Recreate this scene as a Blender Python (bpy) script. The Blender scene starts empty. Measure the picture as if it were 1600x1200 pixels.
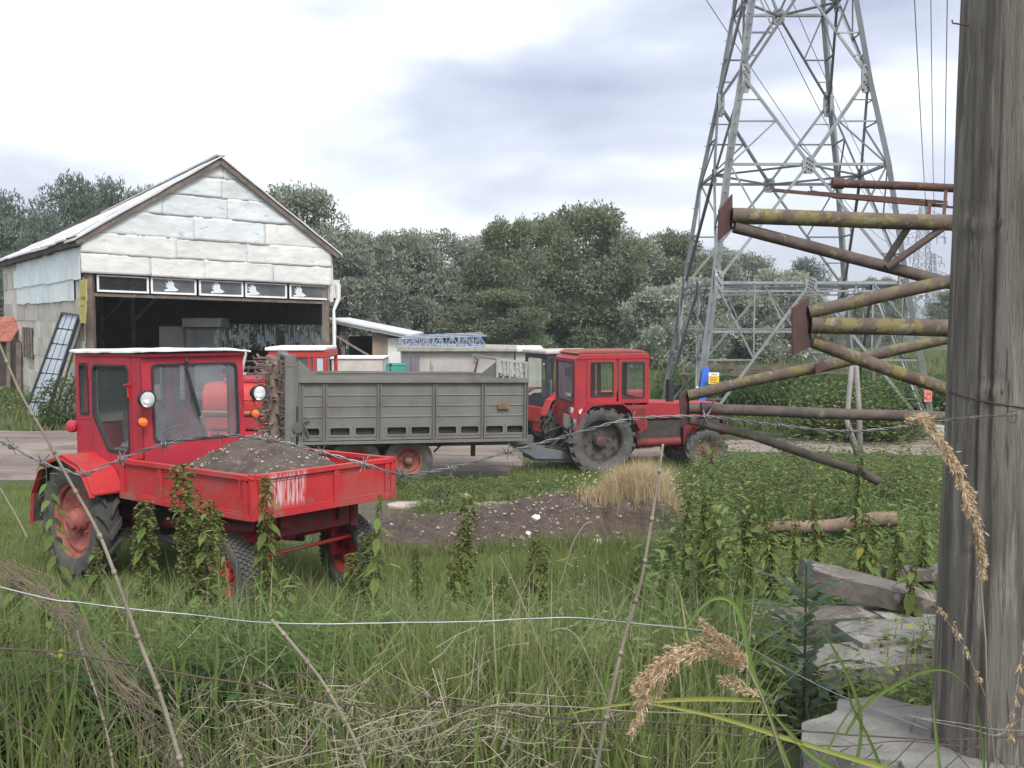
import bpy, bmesh, math, random
import numpy as np
from mathutils import Vector, Matrix, Euler, noise as mn
R_ = math.radians
random.seed(11)
rng = np.random.default_rng(7)
scene = bpy.context.scene
COL = scene.collection

# ------------------------------------------------------------------ camera, sky, sun, exposure
CH = 2.81
FPX = 1600.0
HAZE = .0007
TILT = math.atan(106 / 1600)
cd = bpy.data.cameras.new("camera"); cam = bpy.data.objects.new("camera", cd); COL.objects.link(cam)
cam.location = (0, 0, CH); cam.rotation_euler = (math.pi / 2 - TILT, 0, 0)
cd.sensor_width = 36; cd.lens = 36.0; cd.clip_start = 0.05; cd.clip_end = 6000
scene.camera = cam
scene.view_settings.view_transform = 'Standard'
scene.view_settings.look = 'None'
scene.view_settings.gamma = 1
scene.view_settings.use_curve_mapping = False
scene.view_settings.exposure = 1.25

SUN_AZ = R_(158)      # measured from +Y towards +X
SUN_EL = R_(48)
SD = Vector((math.sin(SUN_AZ) * math.cos(SUN_EL), math.cos(SUN_AZ) * math.cos(SUN_EL), math.sin(SUN_EL)))
world = bpy.data.worlds.new("World"); scene.world = world; world.use_nodes = True
nt = world.node_tree; N = nt.nodes; L = nt.links
for n in list(N): N.remove(n)
def wn(t, **k):
    n = N.new(t)
    for a, b in k.items(): setattr(n, a, b)
    return n
out = wn('ShaderNodeOutputWorld'); bg = wn('ShaderNodeBackground'); bg.inputs[1].default_value = 0.1
L.new(bg.outputs[0], out.inputs[0])
sky = wn('ShaderNodeTexSky'); sky.sky_type = 'NISHITA'; sky.sun_disc = False
sky.sun_elevation = SUN_EL; sky.sun_rotation = SUN_AZ; sky.air_density = 1.2; sky.dust_density = 2.0
tc = wn('ShaderNodeTexCoord')
mp = wn('ShaderNodeMapping'); mp.inputs['Scale'].default_value = (1.0, 1.0, 3.2); mp.inputs['Location'].default_value = (3.9, 6.1, 5.2)
L.new(tc.outputs['Generated'], mp.inputs[0])
n1 = wn('ShaderNodeTexNoise'); n1.inputs['Scale'].default_value = 2.3; n1.inputs['Detail'].default_value = 5; n1.inputs['Roughness'].default_value = .48; n1.inputs['Distortion'].default_value = .25
L.new(mp.outputs[0], n1.inputs['Vector'])
dot = wn('ShaderNodeVectorMath', operation='DOT_PRODUCT'); dot.inputs[1].default_value = SD
nrm = wn('ShaderNodeVectorMath', operation='NORMALIZE'); L.new(tc.outputs['Generated'], nrm.inputs[0]); L.new(nrm.outputs[0], dot.inputs[0])
glow = wn('ShaderNodeMapRange'); glow.inputs[1].default_value = .55; glow.inputs[2].default_value = 1.0; glow.inputs[3].default_value = 0.0; glow.inputs[4].default_value = .30
L.new(dot.outputs['Value'], glow.inputs[0])
addn = wn('ShaderNodeMath', operation='ADD'); L.new(n1.outputs[0], addn.inputs[0]); L.new(glow.outputs[0], addn.inputs[1])
cr = wn('ShaderNodeValToRGB'); L.new(addn.outputs[0], cr.inputs[0])
e = cr.color_ramp.elements
e[0].position = .335; e[0].color = (2.1, 2.3, 3.05, 1)
e[1].position = .64; e[1].color = (7.6, 7.8, 8.0, 1)
for p_, c_ in ((.41, (2.8, 3.0, 3.75, 1)), (.465, (3.4, 3.65, 4.3, 1)), (.52, (4.5, 4.75, 5.2, 1))):
    q_ = e.new(p_); q_.color = c_
mx = wn('ShaderNodeMix', data_type='RGBA'); mx.inputs[0].default_value = .94
L.new(sky.outputs[0], mx.inputs[6]); L.new(cr.outputs[0], mx.inputs[7]); L.new(mx.outputs[2], bg.inputs[0])

sl = bpy.data.lights.new("sun", 'SUN'); sl.energy = 1.5; sl.angle = R_(18); sl.color = (1, .97, .92)
sun = bpy.data.objects.new("sun", sl); COL.objects.link(sun)
sun.rotation_euler = (-SD).to_track_quat('-Z', 'Y').to_euler()

# ------------------------------------------------------------------ helpers
def P(px, py, Y):
    """point at world distance Y that lies on the ray through pixel (px,py) of the 1600x1200 photo"""
    a = (px - 800) / FPX; b = (600 - py) / FPX
    dy = math.cos(TILT) + b * math.sin(TILT); dz = -math.sin(TILT) + b * math.cos(TILT)
    k = Y / dy
    return Vector((a * k, Y, CH + dz * k))
def PL(px, py, p0, n):
    """ray through a pixel meets the plane (p0, n)"""
    d = P(px, py, 1.0) - Vector((0, 0, CH)); o = Vector((0, 0, CH))
    return o + d * ((p0 - o).dot(n) / d.dot(n))
def sstep(a, b, x):
    t = min(1, max(0, (x - a) / (b - a))); return t * t * (3 - 2 * t)
def ground(x, y):
    z = 1.42 * (1 - sstep(2.6, 8.2, y))
    z += -0.48 * sstep(11.5, 20, y)
    z += .05 * mn.noise(Vector((x * .5, y * .5, 0))) + .02 * mn.noise(Vector((x * 1.9, y * 1.9, 3)))
    z += .25 * math.exp(-((x - 1.75) / .8) ** 2 - ((y - 3.9) / .9) ** 2)
    return z
def groundv(x, y):
    return np.array([ground(a, b) for a, b in zip(x, y)])

class MB:
    def __init__(s): s.v = []; s.f = []
    def add(s, vs, fs, M=None):
        o = len(s.v)
        for p in vs:
            p = Vector(p)
            s.v.append(tuple(M @ p) if M else tuple(p))
        for f in fs: s.f.append(tuple(i + o for i in f))
        return s
    def box(s, c, d, M=None, rot=None):
        x, y, z = d[0] / 2, d[1] / 2, d[2] / 2
        T = Matrix.Translation(c)
        if rot: T = T @ Euler(rot).to_matrix().to_4x4()
        if M: T = M @ T
        vs = [(a * x, b * y, g * z) for a in (-1, 1) for b in (-1, 1) for g in (-1, 1)]
        return s.add(vs, [(0, 1, 3, 2), (4, 6, 7, 5), (0, 4, 5, 1), (2, 3, 7, 6), (0, 2, 6, 4), (1, 5, 7, 3)], T)
    def b2(s, lo, hi, M=None):
        return s.box([(a + b) / 2 for a, b in zip(lo, hi)], [abs(b - a) for a, b in zip(lo, hi)], M)
    def bar(s, p0, p1, w, h=None, up=(0, 0, 1), M=None):
        h = h or w; p0 = Vector(p0); p1 = Vector(p1); d = p1 - p0; l = d.length
        if l < 1e-6: return s
        x = d / l; u = Vector(up)
        if abs(x.dot(u)) > .98: u = Vector((0, 1, 0)) if abs(x.y) < .9 else Vector((1, 0, 0))
        y = u.cross(x).normalized(); z = x.cross(y)
        T = Matrix((x, y, z)).transposed().to_4x4(); T.translation = (p0 + p1) / 2
        if M: T = M @ T
        return s.box((0, 0, 0), (l, w, h), T)
    def angle(s, p0, p1, w, t=.012, up=(0, 0, 1)):
        """an L-section"""
        p0 = Vector(p0); p1 = Vector(p1); x = (p1 - p0).normalized(); u = Vector(up)
        if abs(x.dot(u)) > .98: u = Vector((0, 1, 0))
        y = u.cross(x).normalized(); z = x.cross(y)
        s.bar(p0, p1, w, t, z); s.bar(p0 + z * (w / 2+.001) + y * (w / 2-t/2), p1 + z * (w / 2+.001) + y * (w / 2-t/2), t, w, z)
        return s
    def tube(s, pts, r, n=8, cap=True, M=None):
        pts = [Vector(p) for p in pts]; k = len(pts)
        rr = r if isinstance(r, (list, tuple)) else [r] * k
        vs = []; prev = None
        for i, p in enumerate(pts):
            t = (pts[min(i + 1, k - 1)] - pts[max(i - 1, 0)]).normalized()
            if prev is None:
                a = Vector((0, 0, 1)) if abs(t.z) < .9 else Vector((1, 0, 0))
                y = t.cross(a).normalized()
            else:
                y = (prev - t * prev.dot(t)).normalized()
            prev = y; z = t.cross(y)
            for j in range(n):
                an = 2 * math.pi * j / n
                vs.append(p + (y * math.cos(an) + z * math.sin(an)) * rr[i])
        fs = [(i * n + j, i * n + (j + 1) % n, (i + 1) * n + (j + 1) % n, (i + 1) * n + j) for i in range(k - 1) for j in range(n)]
        if cap: fs += [tuple(range(n - 1, -1, -1)), tuple((k - 1) * n + j for j in range(n))]
        return s.add(vs, fs, M)
    def lathe(s, prof, n=32, M=None, closed=False):
        """profile [(radius, height along local y)] spun about local y"""
        k = len(prof); vs = []
        for j in range(n):
            a = 2 * math.pi * j / n
            for r, h in prof: vs.append((r * math.cos(a), h, r * math.sin(a)))
        kk = k if closed else k - 1
        fs = [(j * k + i, j * k + (i + 1) % k, ((j + 1) % n) * k + (i + 1) % k, ((j + 1) % n) * k + i) for j in range(n) for i in range(kk)]
        return s.add(vs, fs, M)
    def prism(s, poly, o, ux, uy, t, M=None):
        """2D polygon in plane o,ux,uy extruded by vector t"""
        o = Vector(o); ux = Vector(ux); uy = Vector(uy); t = Vector(t); n = len(poly)
        a = [o + ux * p[0] + uy * p[1] for p in poly]; vs = a + [p + t for p in a]
        fs = [tuple(range(n - 1, -1, -1)), tuple(range(n, 2 * n))] + [(i, (i + 1) % n, n + (i + 1) % n, n + i) for i in range(n)]
        return s.add(vs, fs, M)
    def ring(s, outer, inner, o, ux, uy, t, M=None):
        o = Vector(o); ux = Vector(ux); uy = Vector(uy); t = Vector(t); n = len(outer)
        A = [o + ux * p[0] + uy * p[1] for p in outer]; B = [o + ux * p[0] + uy * p[1] for p in inner]
        vs = A + B + [p + t for p in A] + [p + t for p in B]; fs = []
        for i in range(n):
            j = (i + 1) % n
            fs += [(i, j, n + j, n + i), (2 * n + i, 3 * n + i, 3 * n + j, 2 * n + j), (i, 2 * n + i, 2 * n + j, j), (n + i, n + j, 3 * n + j, 3 * n + i)]
        return s.add(vs, fs, M)
    def sph(s, c, r, n=12, m=8, sc=(1, 1, 1), M=None):
        vs = [(c[0], c[1], c[2] + r * sc[2])]
        for i in range(1, m):
            t = math.pi * i / m
            for j in range(n):
                a = 2 * math.pi * j / n
                vs.append((c[0] + r * sc[0] * math.sin(t) * math.cos(a), c[1] + r * sc[1] * math.sin(t) * math.sin(a), c[2] + r * sc[2] * math.cos(t)))
        vs.append((c[0], c[1], c[2] - r * sc[2])); b = len(vs) - 1
        fs = [(0, 1 + j, 1 + (j + 1) % n) for j in range(n)]
        fs += [(1 + i * n + j, 1 + (i + 1) * n + j, 1 + (i + 1) * n + (j + 1) % n, 1 + i * n + (j + 1) % n) for i in range(m - 2) for j in range(n)]
        fs += [(b, 1 + (m - 2) * n + (j + 1) % n, 1 + (m - 2) * n + j) for j in range(n)]
        return s.add(vs, fs, M)
    def sheet(s, o, ux, uy, w, h, t, nx, ny, amp, seed):
        """sagging, dented sheet with thickness"""
        o = Vector(o); ux = Vector(ux); uy = Vector(uy); nn = ux.cross(uy).normalized(); vs = []
        for k in (0, 1):
            for j in range(ny + 1):
                for i in range(nx + 1):
                    u = w * i / nx; v = h * j / ny
                    d = amp * mn.noise(Vector((u * 1.7 + seed, v * 1.7, seed * .7)))
                    vs.append(o + ux * u + uy * v + nn * (d + k * t))
        q = (nx + 1) * (ny + 1); fs = []
        for j in range(ny):
            for i in range(nx):
                a = j * (nx + 1) + i
                fs += [(a, a + nx + 1, a + nx + 2, a + 1), (q + a, q + a + 1, q + a + nx + 2, q + a + nx + 1)]
        rim = [i for i in range(nx + 1)] + [j * (nx + 1) + nx for j in range(1, ny + 1)] + [ny * (nx + 1) + i for i in range(nx - 1, -1, -1)] + [j * (nx + 1) for j in range(ny - 1, 0, -1)]
        for i in range(len(rim)):
            a, b = rim[i], rim[(i + 1) % len(rim)]; fs.append((a, b, q + b, q + a))
        return s.add(vs, fs)

def rr(x0, y0, x1, y1, r, k=4):
    """rounded rectangle and its matching square outer corners index list"""
    pts = []
    for cx, cy, a0 in ((x1 - r, y0 + r, -90), (x1 - r, y1 - r, 0), (x0 + r, y1 - r, 90), (x0 + r, y0 + r, 180)):
        for i in range(k):
            a = R_(a0 + 90 * i / (k - 1)); pts.append((cx + r * math.cos(a), cy + r * math.sin(a)))
    return pts
def rep(c, k=4): return [p for p in c for _ in range(k)]
def rect4(x0, y0, x1, y1): return [(x1, y0), (x1, y1), (x0, y1), (x0, y0)]

RM = {}
def meta(o, label=None, cat=None, group=None, kind=None):
    if label: o['label'] = label
    if cat: o['category'] = cat
    if group: o['group'] = group
    if kind: o['kind'] = kind
    return o
def thing(name, label, cat, loc=(0, 0, 0), rot=(0, 0, 0), group=None, kind=None):
    o = bpy.data.objects.new(name, None); COL.objects.link(o)
    o.location = loc; o.rotation_euler = rot; o.empty_display_size = .1
    RM[o.name] = Matrix.Translation(loc) @ Euler(rot).to_matrix().to_4x4()
    return meta(o, label, cat, group, kind)
def rm(o): return RM.get(o.name) if o is not None else None
def mesh(name, mb, mat, smooth=False):
    me = bpy.data.meshes.new(name)
    me.from_pydata(mb.v, [], mb.f); me.update()
    for m in (mat if isinstance(mat, (list, tuple)) else [mat]): me.materials.append(m)
    if smooth:
        me.polygons.foreach_set('use_smooth', [True] * len(me.polygons))
        if smooth != 'all':
            try: me.set_sharp_from_angle(angle=R_(38))
            except Exception: pass
    return me
def part(name, mb, mat, parent=None, world=False, smooth=False, bevel=0, label=None, fix=True):
    if world and parent is not None:
        T = rm(parent).inverted(); mb.v = [tuple(T @ Vector(p)) for p in mb.v]
    me = mesh(name, mb, mat, smooth)
    if fix:
        b = bmesh.new(); b.from_mesh(me); bmesh.ops.recalc_face_normals(b, faces=b.faces); b.to_mesh(me); b.free()
    o = bpy.data.objects.new(name, me); COL.objects.link(o)
    if parent is not None:
        o.parent = parent
        if rm(parent) is not None: RM[o.name] = rm(parent)
    if bevel:
        m = o.modifiers.new('bevel', 'BEVEL'); m.width = bevel; m.segments = 2; m.limit_method = 'ANGLE'; m.angle_limit = R_(40)
    if label: o['label'] = label
    return o
def inst(o, parent, M=None, name=None):
    c = o.copy(); COL.objects.link(c); c.parent = parent
    if name: c.name = name
    if M is not None: c.matrix_local = M
    if rm(parent) is not None: RM[c.name] = rm(parent)
    return c
def ctree(o, parent=None):
    c = o.copy(); COL.objects.link(c); c.parent = parent
    for ch in o.children: ctree(ch, c)
    return c
def npmesh(name, V, quads=None, tris=None, mat=None, smooth=False):
    me = bpy.data.meshes.new(name)
    V = np.asarray(V, np.float32).reshape(-1, 3)
    q = np.zeros((0, 4), np.int32) if quads is None else np.asarray(quads, np.int32).reshape(-1, 4)
    t = np.zeros((0, 3), np.int32) if tris is None else np.asarray(tris, np.int32).reshape(-1, 3)
    me.vertices.add(len(V)); me.vertices.foreach_set('co', V.ravel())
    me.loops.add(q.size + t.size); me.loops.foreach_set('vertex_index', np.concatenate([q.ravel(), t.ravel()]))
    me.polygons.add(len(q) + len(t))
    st = np.concatenate([np.arange(len(q)) * 4, q.size + np.arange(len(t)) * 3]).astype(np.int32)
    me.polygons.foreach_set('loop_start', st)
    me.update(calc_edges=True); me.validate()
    if smooth: me.polygons.foreach_set('use_smooth', np.ones(len(me.polygons), bool))
    if mat: me.materials.append(mat)
    return me
def nobj(name, me, parent=None):
    o = bpy.data.objects.new(name, me); COL.objects.link(o)
    if parent is not None: o.parent = parent
    return o

# ------------------------------------------------------------------ materials
def MAT(name, c1, c2=None, scale=4, rough=.6, bump=.15, bscale=None, metal=0, spots=None, rand=0, stretch=(1, 1, 1), bdist=.01, detail=6, spec=.4, lo=.38, hi=.62, streak=None):
    m = bpy.data.materials.new(name); m.use_nodes = True
    nt = m.node_tree; N = nt.nodes; L = nt.links; b = N['Principled BSDF']
    b.inputs['Roughness'].default_value = rough; b.inputs['Metallic'].default_value = metal
    b.inputs['Specular IOR Level'].default_value = spec
    tc = N.new('ShaderNodeTexCoord'); mp = N.new('ShaderNodeMapping'); mp.inputs['Scale'].default_value = stretch
    L.new(tc.outputs['Object'], mp.inputs[0])
    vec = mp.outputs[0]
    if rand:
        oi = N.new('ShaderNodeObjectInfo'); sc_ = N.new('ShaderNodeVectorMath'); sc_.operation = 'SCALE'; sc_.inputs['Scale'].default_value = 37
        cx = N.new('ShaderNodeCombineXYZ'); L.new(oi.outputs['Random'], cx.inputs[0]); L.new(oi.outputs['Random'], cx.inputs[1]); L.new(cx.outputs[0], sc_.inputs[0])
        ad = N.new('ShaderNodeVectorMath'); ad.operation = 'ADD'; L.new(mp.outputs[0], ad.inputs[0]); L.new(sc_.outputs[0], ad.inputs[1]); vec = ad.outputs[0]
    def mixc(f, a, bcol):
        x = N.new('ShaderNodeMix'); x.data_type = 'RGBA'; L.new(f, x.inputs[0])
        if hasattr(a, 'name') or not isinstance(a, tuple): L.new(a, x.inputs[6])
        else: x.inputs[6].default_value = (*a, 1)
        if isinstance(bcol, tuple): x.inputs[7].default_value = (*bcol, 1)
        else: L.new(bcol, x.inputs[7])
        return x.outputs[2]
    def noisef(sc, lo, hi, det=detail, v=vec, w=0):
        n = N.new('ShaderNodeTexNoise'); n.inputs['Scale'].default_value = sc; n.inputs['Detail'].default_value = det; n.inputs['Roughness'].default_value = .62
        L.new(v, n.inputs['Vector'])
        r = N.new('ShaderNodeMapRange'); r.inputs[1].default_value = lo; r.inputs[2].default_value = hi; L.new(n.outputs[0], r.inputs[0])
        return r.outputs[0], n.outputs[0]
    f, raw = noisef(scale, lo, hi)
    col = mixc(f, c1, c2 or tuple(x * .8 for x in c1))
    if spots:
        for c3, th, sc3 in spots:
            f3, _ = noisef(sc3, th, th + .07, 8)
            col = mixc(f3, col, c3)
    if streak:
        c4, th, st = streak
        mp2 = N.new('ShaderNodeMapping'); mp2.inputs['Scale'].default_value = st; L.new(tc.outputs['Object'], mp2.inputs[0])
        f4, _ = noisef(1.0, th, th + .12, 6, mp2.outputs[0]); col = mixc(f4, col, c4)
    if rand:
        hs = N.new('ShaderNodeHueSaturation'); mr = N.new('ShaderNodeMapRange'); mr.inputs[3].default_value = 1 - rand; mr.inputs[4].default_value = 1 + rand
        L.new(oi.outputs['Random'], mr.inputs[0]); L.new(mr.outputs[0], hs.inputs['Value']); L.new(col, hs.inputs['Color']); col = hs.outputs[0]
    L.new(col, b.inputs['Base Color'])
    if bump:
        _, nb = noisef(bscale or scale * 4, 0, 1)
        bp = N.new('ShaderNodeBump'); bp.inputs['Strength'].default_value = bump; bp.inputs['Distance'].default_value = bdist
        L.new(nb, bp.inputs['Height']); L.new(bp.outputs[0], b.inputs['Normal'])
    rm_ = N.new('ShaderNodeMapRange'); rm_.inputs[3].default_value = max(0, rough - .1); rm_.inputs[4].default_value = min(1, rough + .12)
    L.new(raw, rm_.inputs[0]); L.new(rm_.outputs[0], b.inputs['Roughness'])
    return m
def LEAF(name, c1, c2, back=None, scale=3, rough=.75, trans=.3, rand=.12, perisl=True, yel=None):
    m = bpy.data.materials.new(name); m.use_nodes = True
    nt = m.node_tree; N = nt.nodes; L = nt.links; b = N['Principled BSDF']; o = N['Material Output']
    b.inputs['Roughness'].default_value = rough; b.inputs['Specular IOR Level'].default_value = .12
    tc = N.new('ShaderNodeTexCoord'); n = N.new('ShaderNodeTexNoise'); n.inputs['Scale'].default_value = scale; n.inputs['Detail'].default_value = 3
    L.new(tc.outputs['Object'], n.inputs['Vector'])
    g = N.new('ShaderNodeNewGeometry')
    a = N.new('ShaderNodeMath'); a.operation = 'MULTIPLY_ADD'; a.inputs[1].default_value = .5; a.inputs[2].default_value = -.0
    L.new(g.outputs['Random Per Island'], a.inputs[0])
    ad = N.new('ShaderNodeMath'); ad.operation = 'ADD'; L.new(a.outputs[0], ad.inputs[0]); L.new(n.outputs[0], ad.inputs[1])
    r = N.new('ShaderNodeMapRange'); r.inputs[1].default_value = .45; r.inputs[2].default_value = 1.05; L.new(ad.outputs[0], r.inputs[0])
    x = N.new('ShaderNodeMix'); x.data_type = 'RGBA'; x.inputs[6].default_value = (*c1, 1); x.inputs[7].default_value = (*c2, 1); L.new(r.outputs[0], x.inputs[0])
    col = x.outputs[2]
    if yel:
        t = N.new('ShaderNodeMath'); t.operation = 'GREATER_THAN'; t.inputs[1].default_value = yel[1]; L.new(g.outputs['Random Per Island'], t.inputs[0])
        x3 = N.new('ShaderNodeMix'); x3.data_type = 'RGBA'; L.new(t.outputs[0], x3.inputs[0]); L.new(col, x3.inputs[6]); x3.inputs[7].default_value = (*yel[0], 1); col = x3.outputs[2]
    if back:
        x2 = N.new('ShaderNodeMix'); x2.data_type = 'RGBA'; L.new(g.outputs['Backfacing'], x2.inputs[0]); L.new(col, x2.inputs[6]); x2.inputs[7].default_value = (*back, 1); col = x2.outputs[2]
    if rand:
        oi = N.new('ShaderNodeObjectInfo'); hs = N.new('ShaderNodeHueSaturation'); mr = N.new('ShaderNodeMapRange'); mr.inputs[3].default_value = 1 - rand; mr.inputs[4].default_value = 1 + rand
        L.new(oi.outputs['Random'], mr.inputs[0]); L.new(mr.outputs[0], hs.inputs['Value']); L.new(col, hs.inputs['Color']); col = hs.outputs[0]
    L.new(col, b.inputs['Base Color'])
    if trans:
        tr = N.new('ShaderNodeBsdfTranslucent'); L.new(col, tr.inputs[0]); ms = N.new('ShaderNodeMixShader'); ms.inputs[0].default_value = trans
        L.new(b.outputs[0], ms.inputs[1]); L.new(tr.outputs[0], ms.inputs[2]); L.new(ms.outputs[0], o.inputs[0])
    return m
def GLASS(name, tint=(.75, .8, .82), rough=.05, alpha=.35, refl=.9):
    """window glass: mostly clear, some dusty film"""
    m = bpy.data.materials.new(name); m.use_nodes = True
    nt = m.node_tree; N = nt.nodes; L = nt.links; b = N['Principled BSDF']; o = N['Material Output']
    b.inputs['Base Color'].default_value = (*tint, 1); b.inputs['Roughness'].default_value = rough
    b.inputs['Specular IOR Level'].default_value = refl
    t = N.new('ShaderNodeBsdfTransparent'); t.inputs[0].default_value = (.95, .97, .96, 1)
    n = N.new('ShaderNodeTexNoise'); n.inputs['Scale'].default_value = 2.5; n.inputs['Detail'].default_value = 5
    tc = N.new('ShaderNodeTexCoord'); L.new(tc.outputs['Object'], n.inputs['Vector'])
    r = N.new('ShaderNodeMapRange'); r.inputs[1].default_value = .3; r.inputs[2].default_value = .7; r.inputs[3].default_value = alpha * .7; r.inputs[4].default_value = min(1, alpha * 1.3); L.new(n.outputs[0], r.inputs[0])
    f = N.new('ShaderNodeFresnel'); f.inputs[0].default_value = 1.5; ad = N.new('ShaderNodeMath'); ad.operation = 'ADD'; ad.use_clamp = True
    L.new(f.outputs[0], ad.inputs[0]); L.new(r.outputs[0], ad.inputs[1])
    gg = N.new('ShaderNodeNewGeometry'); iv = N.new('ShaderNodeMath'); iv.operation = 'SUBTRACT'; iv.inputs[0].default_value = 1; L.new(gg.outputs['Backfacing'], iv.inputs[1])
    mu = N.new('ShaderNodeMath'); mu.operation = 'MULTIPLY'; L.new(ad.outputs[0], mu.inputs[0]); L.new(iv.outputs[0], mu.inputs[1])
    ms = N.new('ShaderNodeMixShader'); L.new(mu.outputs[0], ms.inputs[0]); L.new(t.outputs[0], ms.inputs[1]); L.new(b.outputs[0], ms.inputs[2]); L.new(ms.outputs[0], o.inputs[0])
    return m
RED = MAT('truck_red', (.45, .020, .024), (.35, .018, .022), 3, .58, .06, 40, spots=[((.33, .05, .045), .52, 1.6), ((.22, .08, .06), .61, 14), ((.55, .26, .22), .66, 38), ((.20, .11, .08), .60, 3.0)], spec=.5)
REDM = MAT('cab_red', (.38, .018, .036), (.29, .016, .03), 3, .5, .05, 30, spots=[((.24, .08, .065), .64, 12), ((.25, .09, .075), .62, 2.5)], spec=.5)
REDD = MAT('dirty_red', (.20, .018, .02), (.10, .02, .02), 6, .7, .3, 30, spots=[((.06, .04, .03), .55, 9)])
ORED = MAT('orange_red', (.44, .035, .026), (.36, .028, .022), 2, .45, .04, 30, spots=[((.3, .07, .05), .68, 10)], spec=.5)
TRED = MAT('tractor_red', (.33, .018, .026), (.25, .018, .024), 3, .5, .06, 30, spots=[((.2, .06, .05), .64, 9)], spec=.45)
TOPR = MAT('weathered_red', (.26, .06, .045), (.16, .07, .05), 5, .8, .2, 30, spots=[((.25, .2, .15), .6, 12)])
BLACK = MAT('black_rubber_trim', (.018, .018, .02), (.03, .03, .03), 8, .7, .2)
TYRE = MAT('tyre_rubber', (.055, .055, .057), (.10, .093, .082), 5, .88, .4, 60, spots=[((.16, .14, .11), .62, 8)])
DARK = MAT('greasy_steel', (.03, .027, .025), (.07, .055, .045), 8, .75, .4, 40)
RIMR = MAT('faded_red_rim', (.24, .055, .045), (.32, .11, .09), 6, .75, .2, 40, spots=[((.15, .1, .08), .58, 9)])
RIMO = MAT('front_rim_red', (.45, .035, .025), (.3, .05, .04), 6, .7, .2, 40)
RIMD = MAT('dusty_rim', (.13, .08, .07), (.22, .12, .10), 6, .8, .2, 40)
RIMB = MAT('blackened_rim', (.04, .035, .035), (.09, .07, .065), 6, .8, .2, 40)
GREY = MAT('grey_trailer_paint', (.150, .147, .134), (.122, .119, .108), 1.6, .62, .12, 20, spots=[((.10, .085, .07), .64, 7), ((.19, .19, .17), .70, 13), ((.11, .10, .085), .58, 1.7)], streak=((.10, .08, .065), .66, (7, 7, .8)))
GREYD = MAT('trailer_grey_dark', (.10, .105, .095), (.075, .075, .07), 3, .7, .15, 20)
RUST = MAT('rust', (.10, .052, .042), (.065, .038, .034), 8, .85, .4, 50, spots=[((.2, .1, .06), .6, 15)])
BROWNW = MAT('rusty_tines', (.22, .15, .12), (.10, .07, .06), 7, .85, .4, 40, spots=[((.36, .3, .26), .6, 11)])
PIPE = MAT('lichened_pipe', (.125, .095, .075), (.08, .06, .05), 6, .85, .5, 60, spots=[((.16, .135, .055), .50, 7), ((.21, .175, .06), .60, 16), ((.20, .19, .16), .60, 12), ((.09, .045, .032), .62, 18)])
PIPEG = MAT('grey_brown_pipe', (.125, .10, .085), (.08, .062, .055), 6, .85, .5, 60, spots=[((.2, .185, .1), .62, 5), ((.10, .05, .035), .62, 14)])
PLATE = MAT('rusty_plate', (.085, .040, .036), (.06, .034, .032), 8, .8, .35, 40)
STEEL = MAT('galvanised', (.26, .275, .28), (.19, .20, .205), 1.2, .55, .1, 20, metal=.35, spots=[((.2, .2, .2), .66, 5)])
STEELD = MAT('galvanised_dull', (.145, .152, .155), (.10, .107, .11), 1.2, .6, .1, 20, metal=.3)
WIRE = MAT('fence_wire', (.20, .20, .205), (.10, .09, .085), 14, .5, .2, 60, metal=.6)
WIREB = MAT('bright_wire', (.62, .64, .66), (.42, .42, .42), 9, .35, .1, 60, metal=.8)
WIRER = MAT('rusty_wire', (.09, .06, .05), (.05, .04, .035), 14, .85, .2, 60)
CONC = MAT('concrete', (.33, .32, .295), (.23, .22, .20), 6, .9, .6, 40, spots=[((.16, .155, .14), .62, 9), ((.20, .2, .14), .66, 4)], bdist=.012)
CONCW = MAT('stained_wall', (.42, .38, .365), (.33, .30, .285), 1.4, .9, .2, 20, streak=((.12, .10, .095), .58, (3.2, 3.2, .5)))
WOODG = MAT('weathered_wood', (.17, .135, .11), (.10, .08, .068), 3, .9, .6, 12, stretch=(1, 1, 1), spots=[((.27, .24, .21), .6, 8)])
WOODP = MAT('plywood', (.30, .23, .17), (.22, .17, .13), 2, .85, .1, 20)
SHEETC = MAT('cream_sheet', (.60, .60, .58), (.50, .50, .48), .9, .6, .55, 5, rand=.08, spots=[((.42, .41, .38), .62, 3.5)], bdist=.035, streak=((.40, .37, .32), .66, (6, 6, .7)), stretch=(1, 1, 1.6))
SHEETB = MAT('bluegrey_sheet', (.55, .58, .585), (.46, .49, .495), .9, .5, .55, 5, rand=.08, spots=[((.38, .40, .41), .60, 3.2)], bdist=.035, stretch=(1, 1, 1.6))
ASB = MAT('wall_board', (.52, .50, .44), (.40, .375, .325), 1.8, .85, .2, 14, rand=.2, spots=[((.23, .19, .15), .64, 3), ((.44, .45, .42), .62, 5)])
CORR = MAT('pale_blue_corrugated', (.62, .68, .69), (.53, .59, .60), 1.5, .55, .1, 12, rand=.06)
ROOFW = MAT('roof_sheet', (.56, .56, .56), (.42, .42, .42), 2, .8, .2, 12)
WHITE = MAT('white_paint', (.72, .72, .71), (.62, .61, .6), 3, .55, .08, 20)
DIRTYW = MAT('dirty_white', (.48, .46, .42), (.38, .35, .31), 2, .8, .15, 20, streak=((.25, .2, .16), .62, (5, 5, .6)))
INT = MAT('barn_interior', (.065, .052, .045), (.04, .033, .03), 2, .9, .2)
YEL = MAT('yellow_foam', (.46, .40, .13), (.36, .32, .12), 5, .9, .3)
BLUEP = MAT('blue_paint', (.02, .11, .55), (.02, .09, .45), 5, .6, .05)
YSIGN = MAT('yellow_sign', (.75, .50, .03), (.68, .45, .03), 5, .5, .0)
SIGNK = MAT('sign_ink', (.12, .10, .05), (.12, .10, .05), 5, .6, 0)
GREEN = MAT('green_paint', (.04, .30, .22), (.04, .25, .18), 5, .6, .05)
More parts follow.
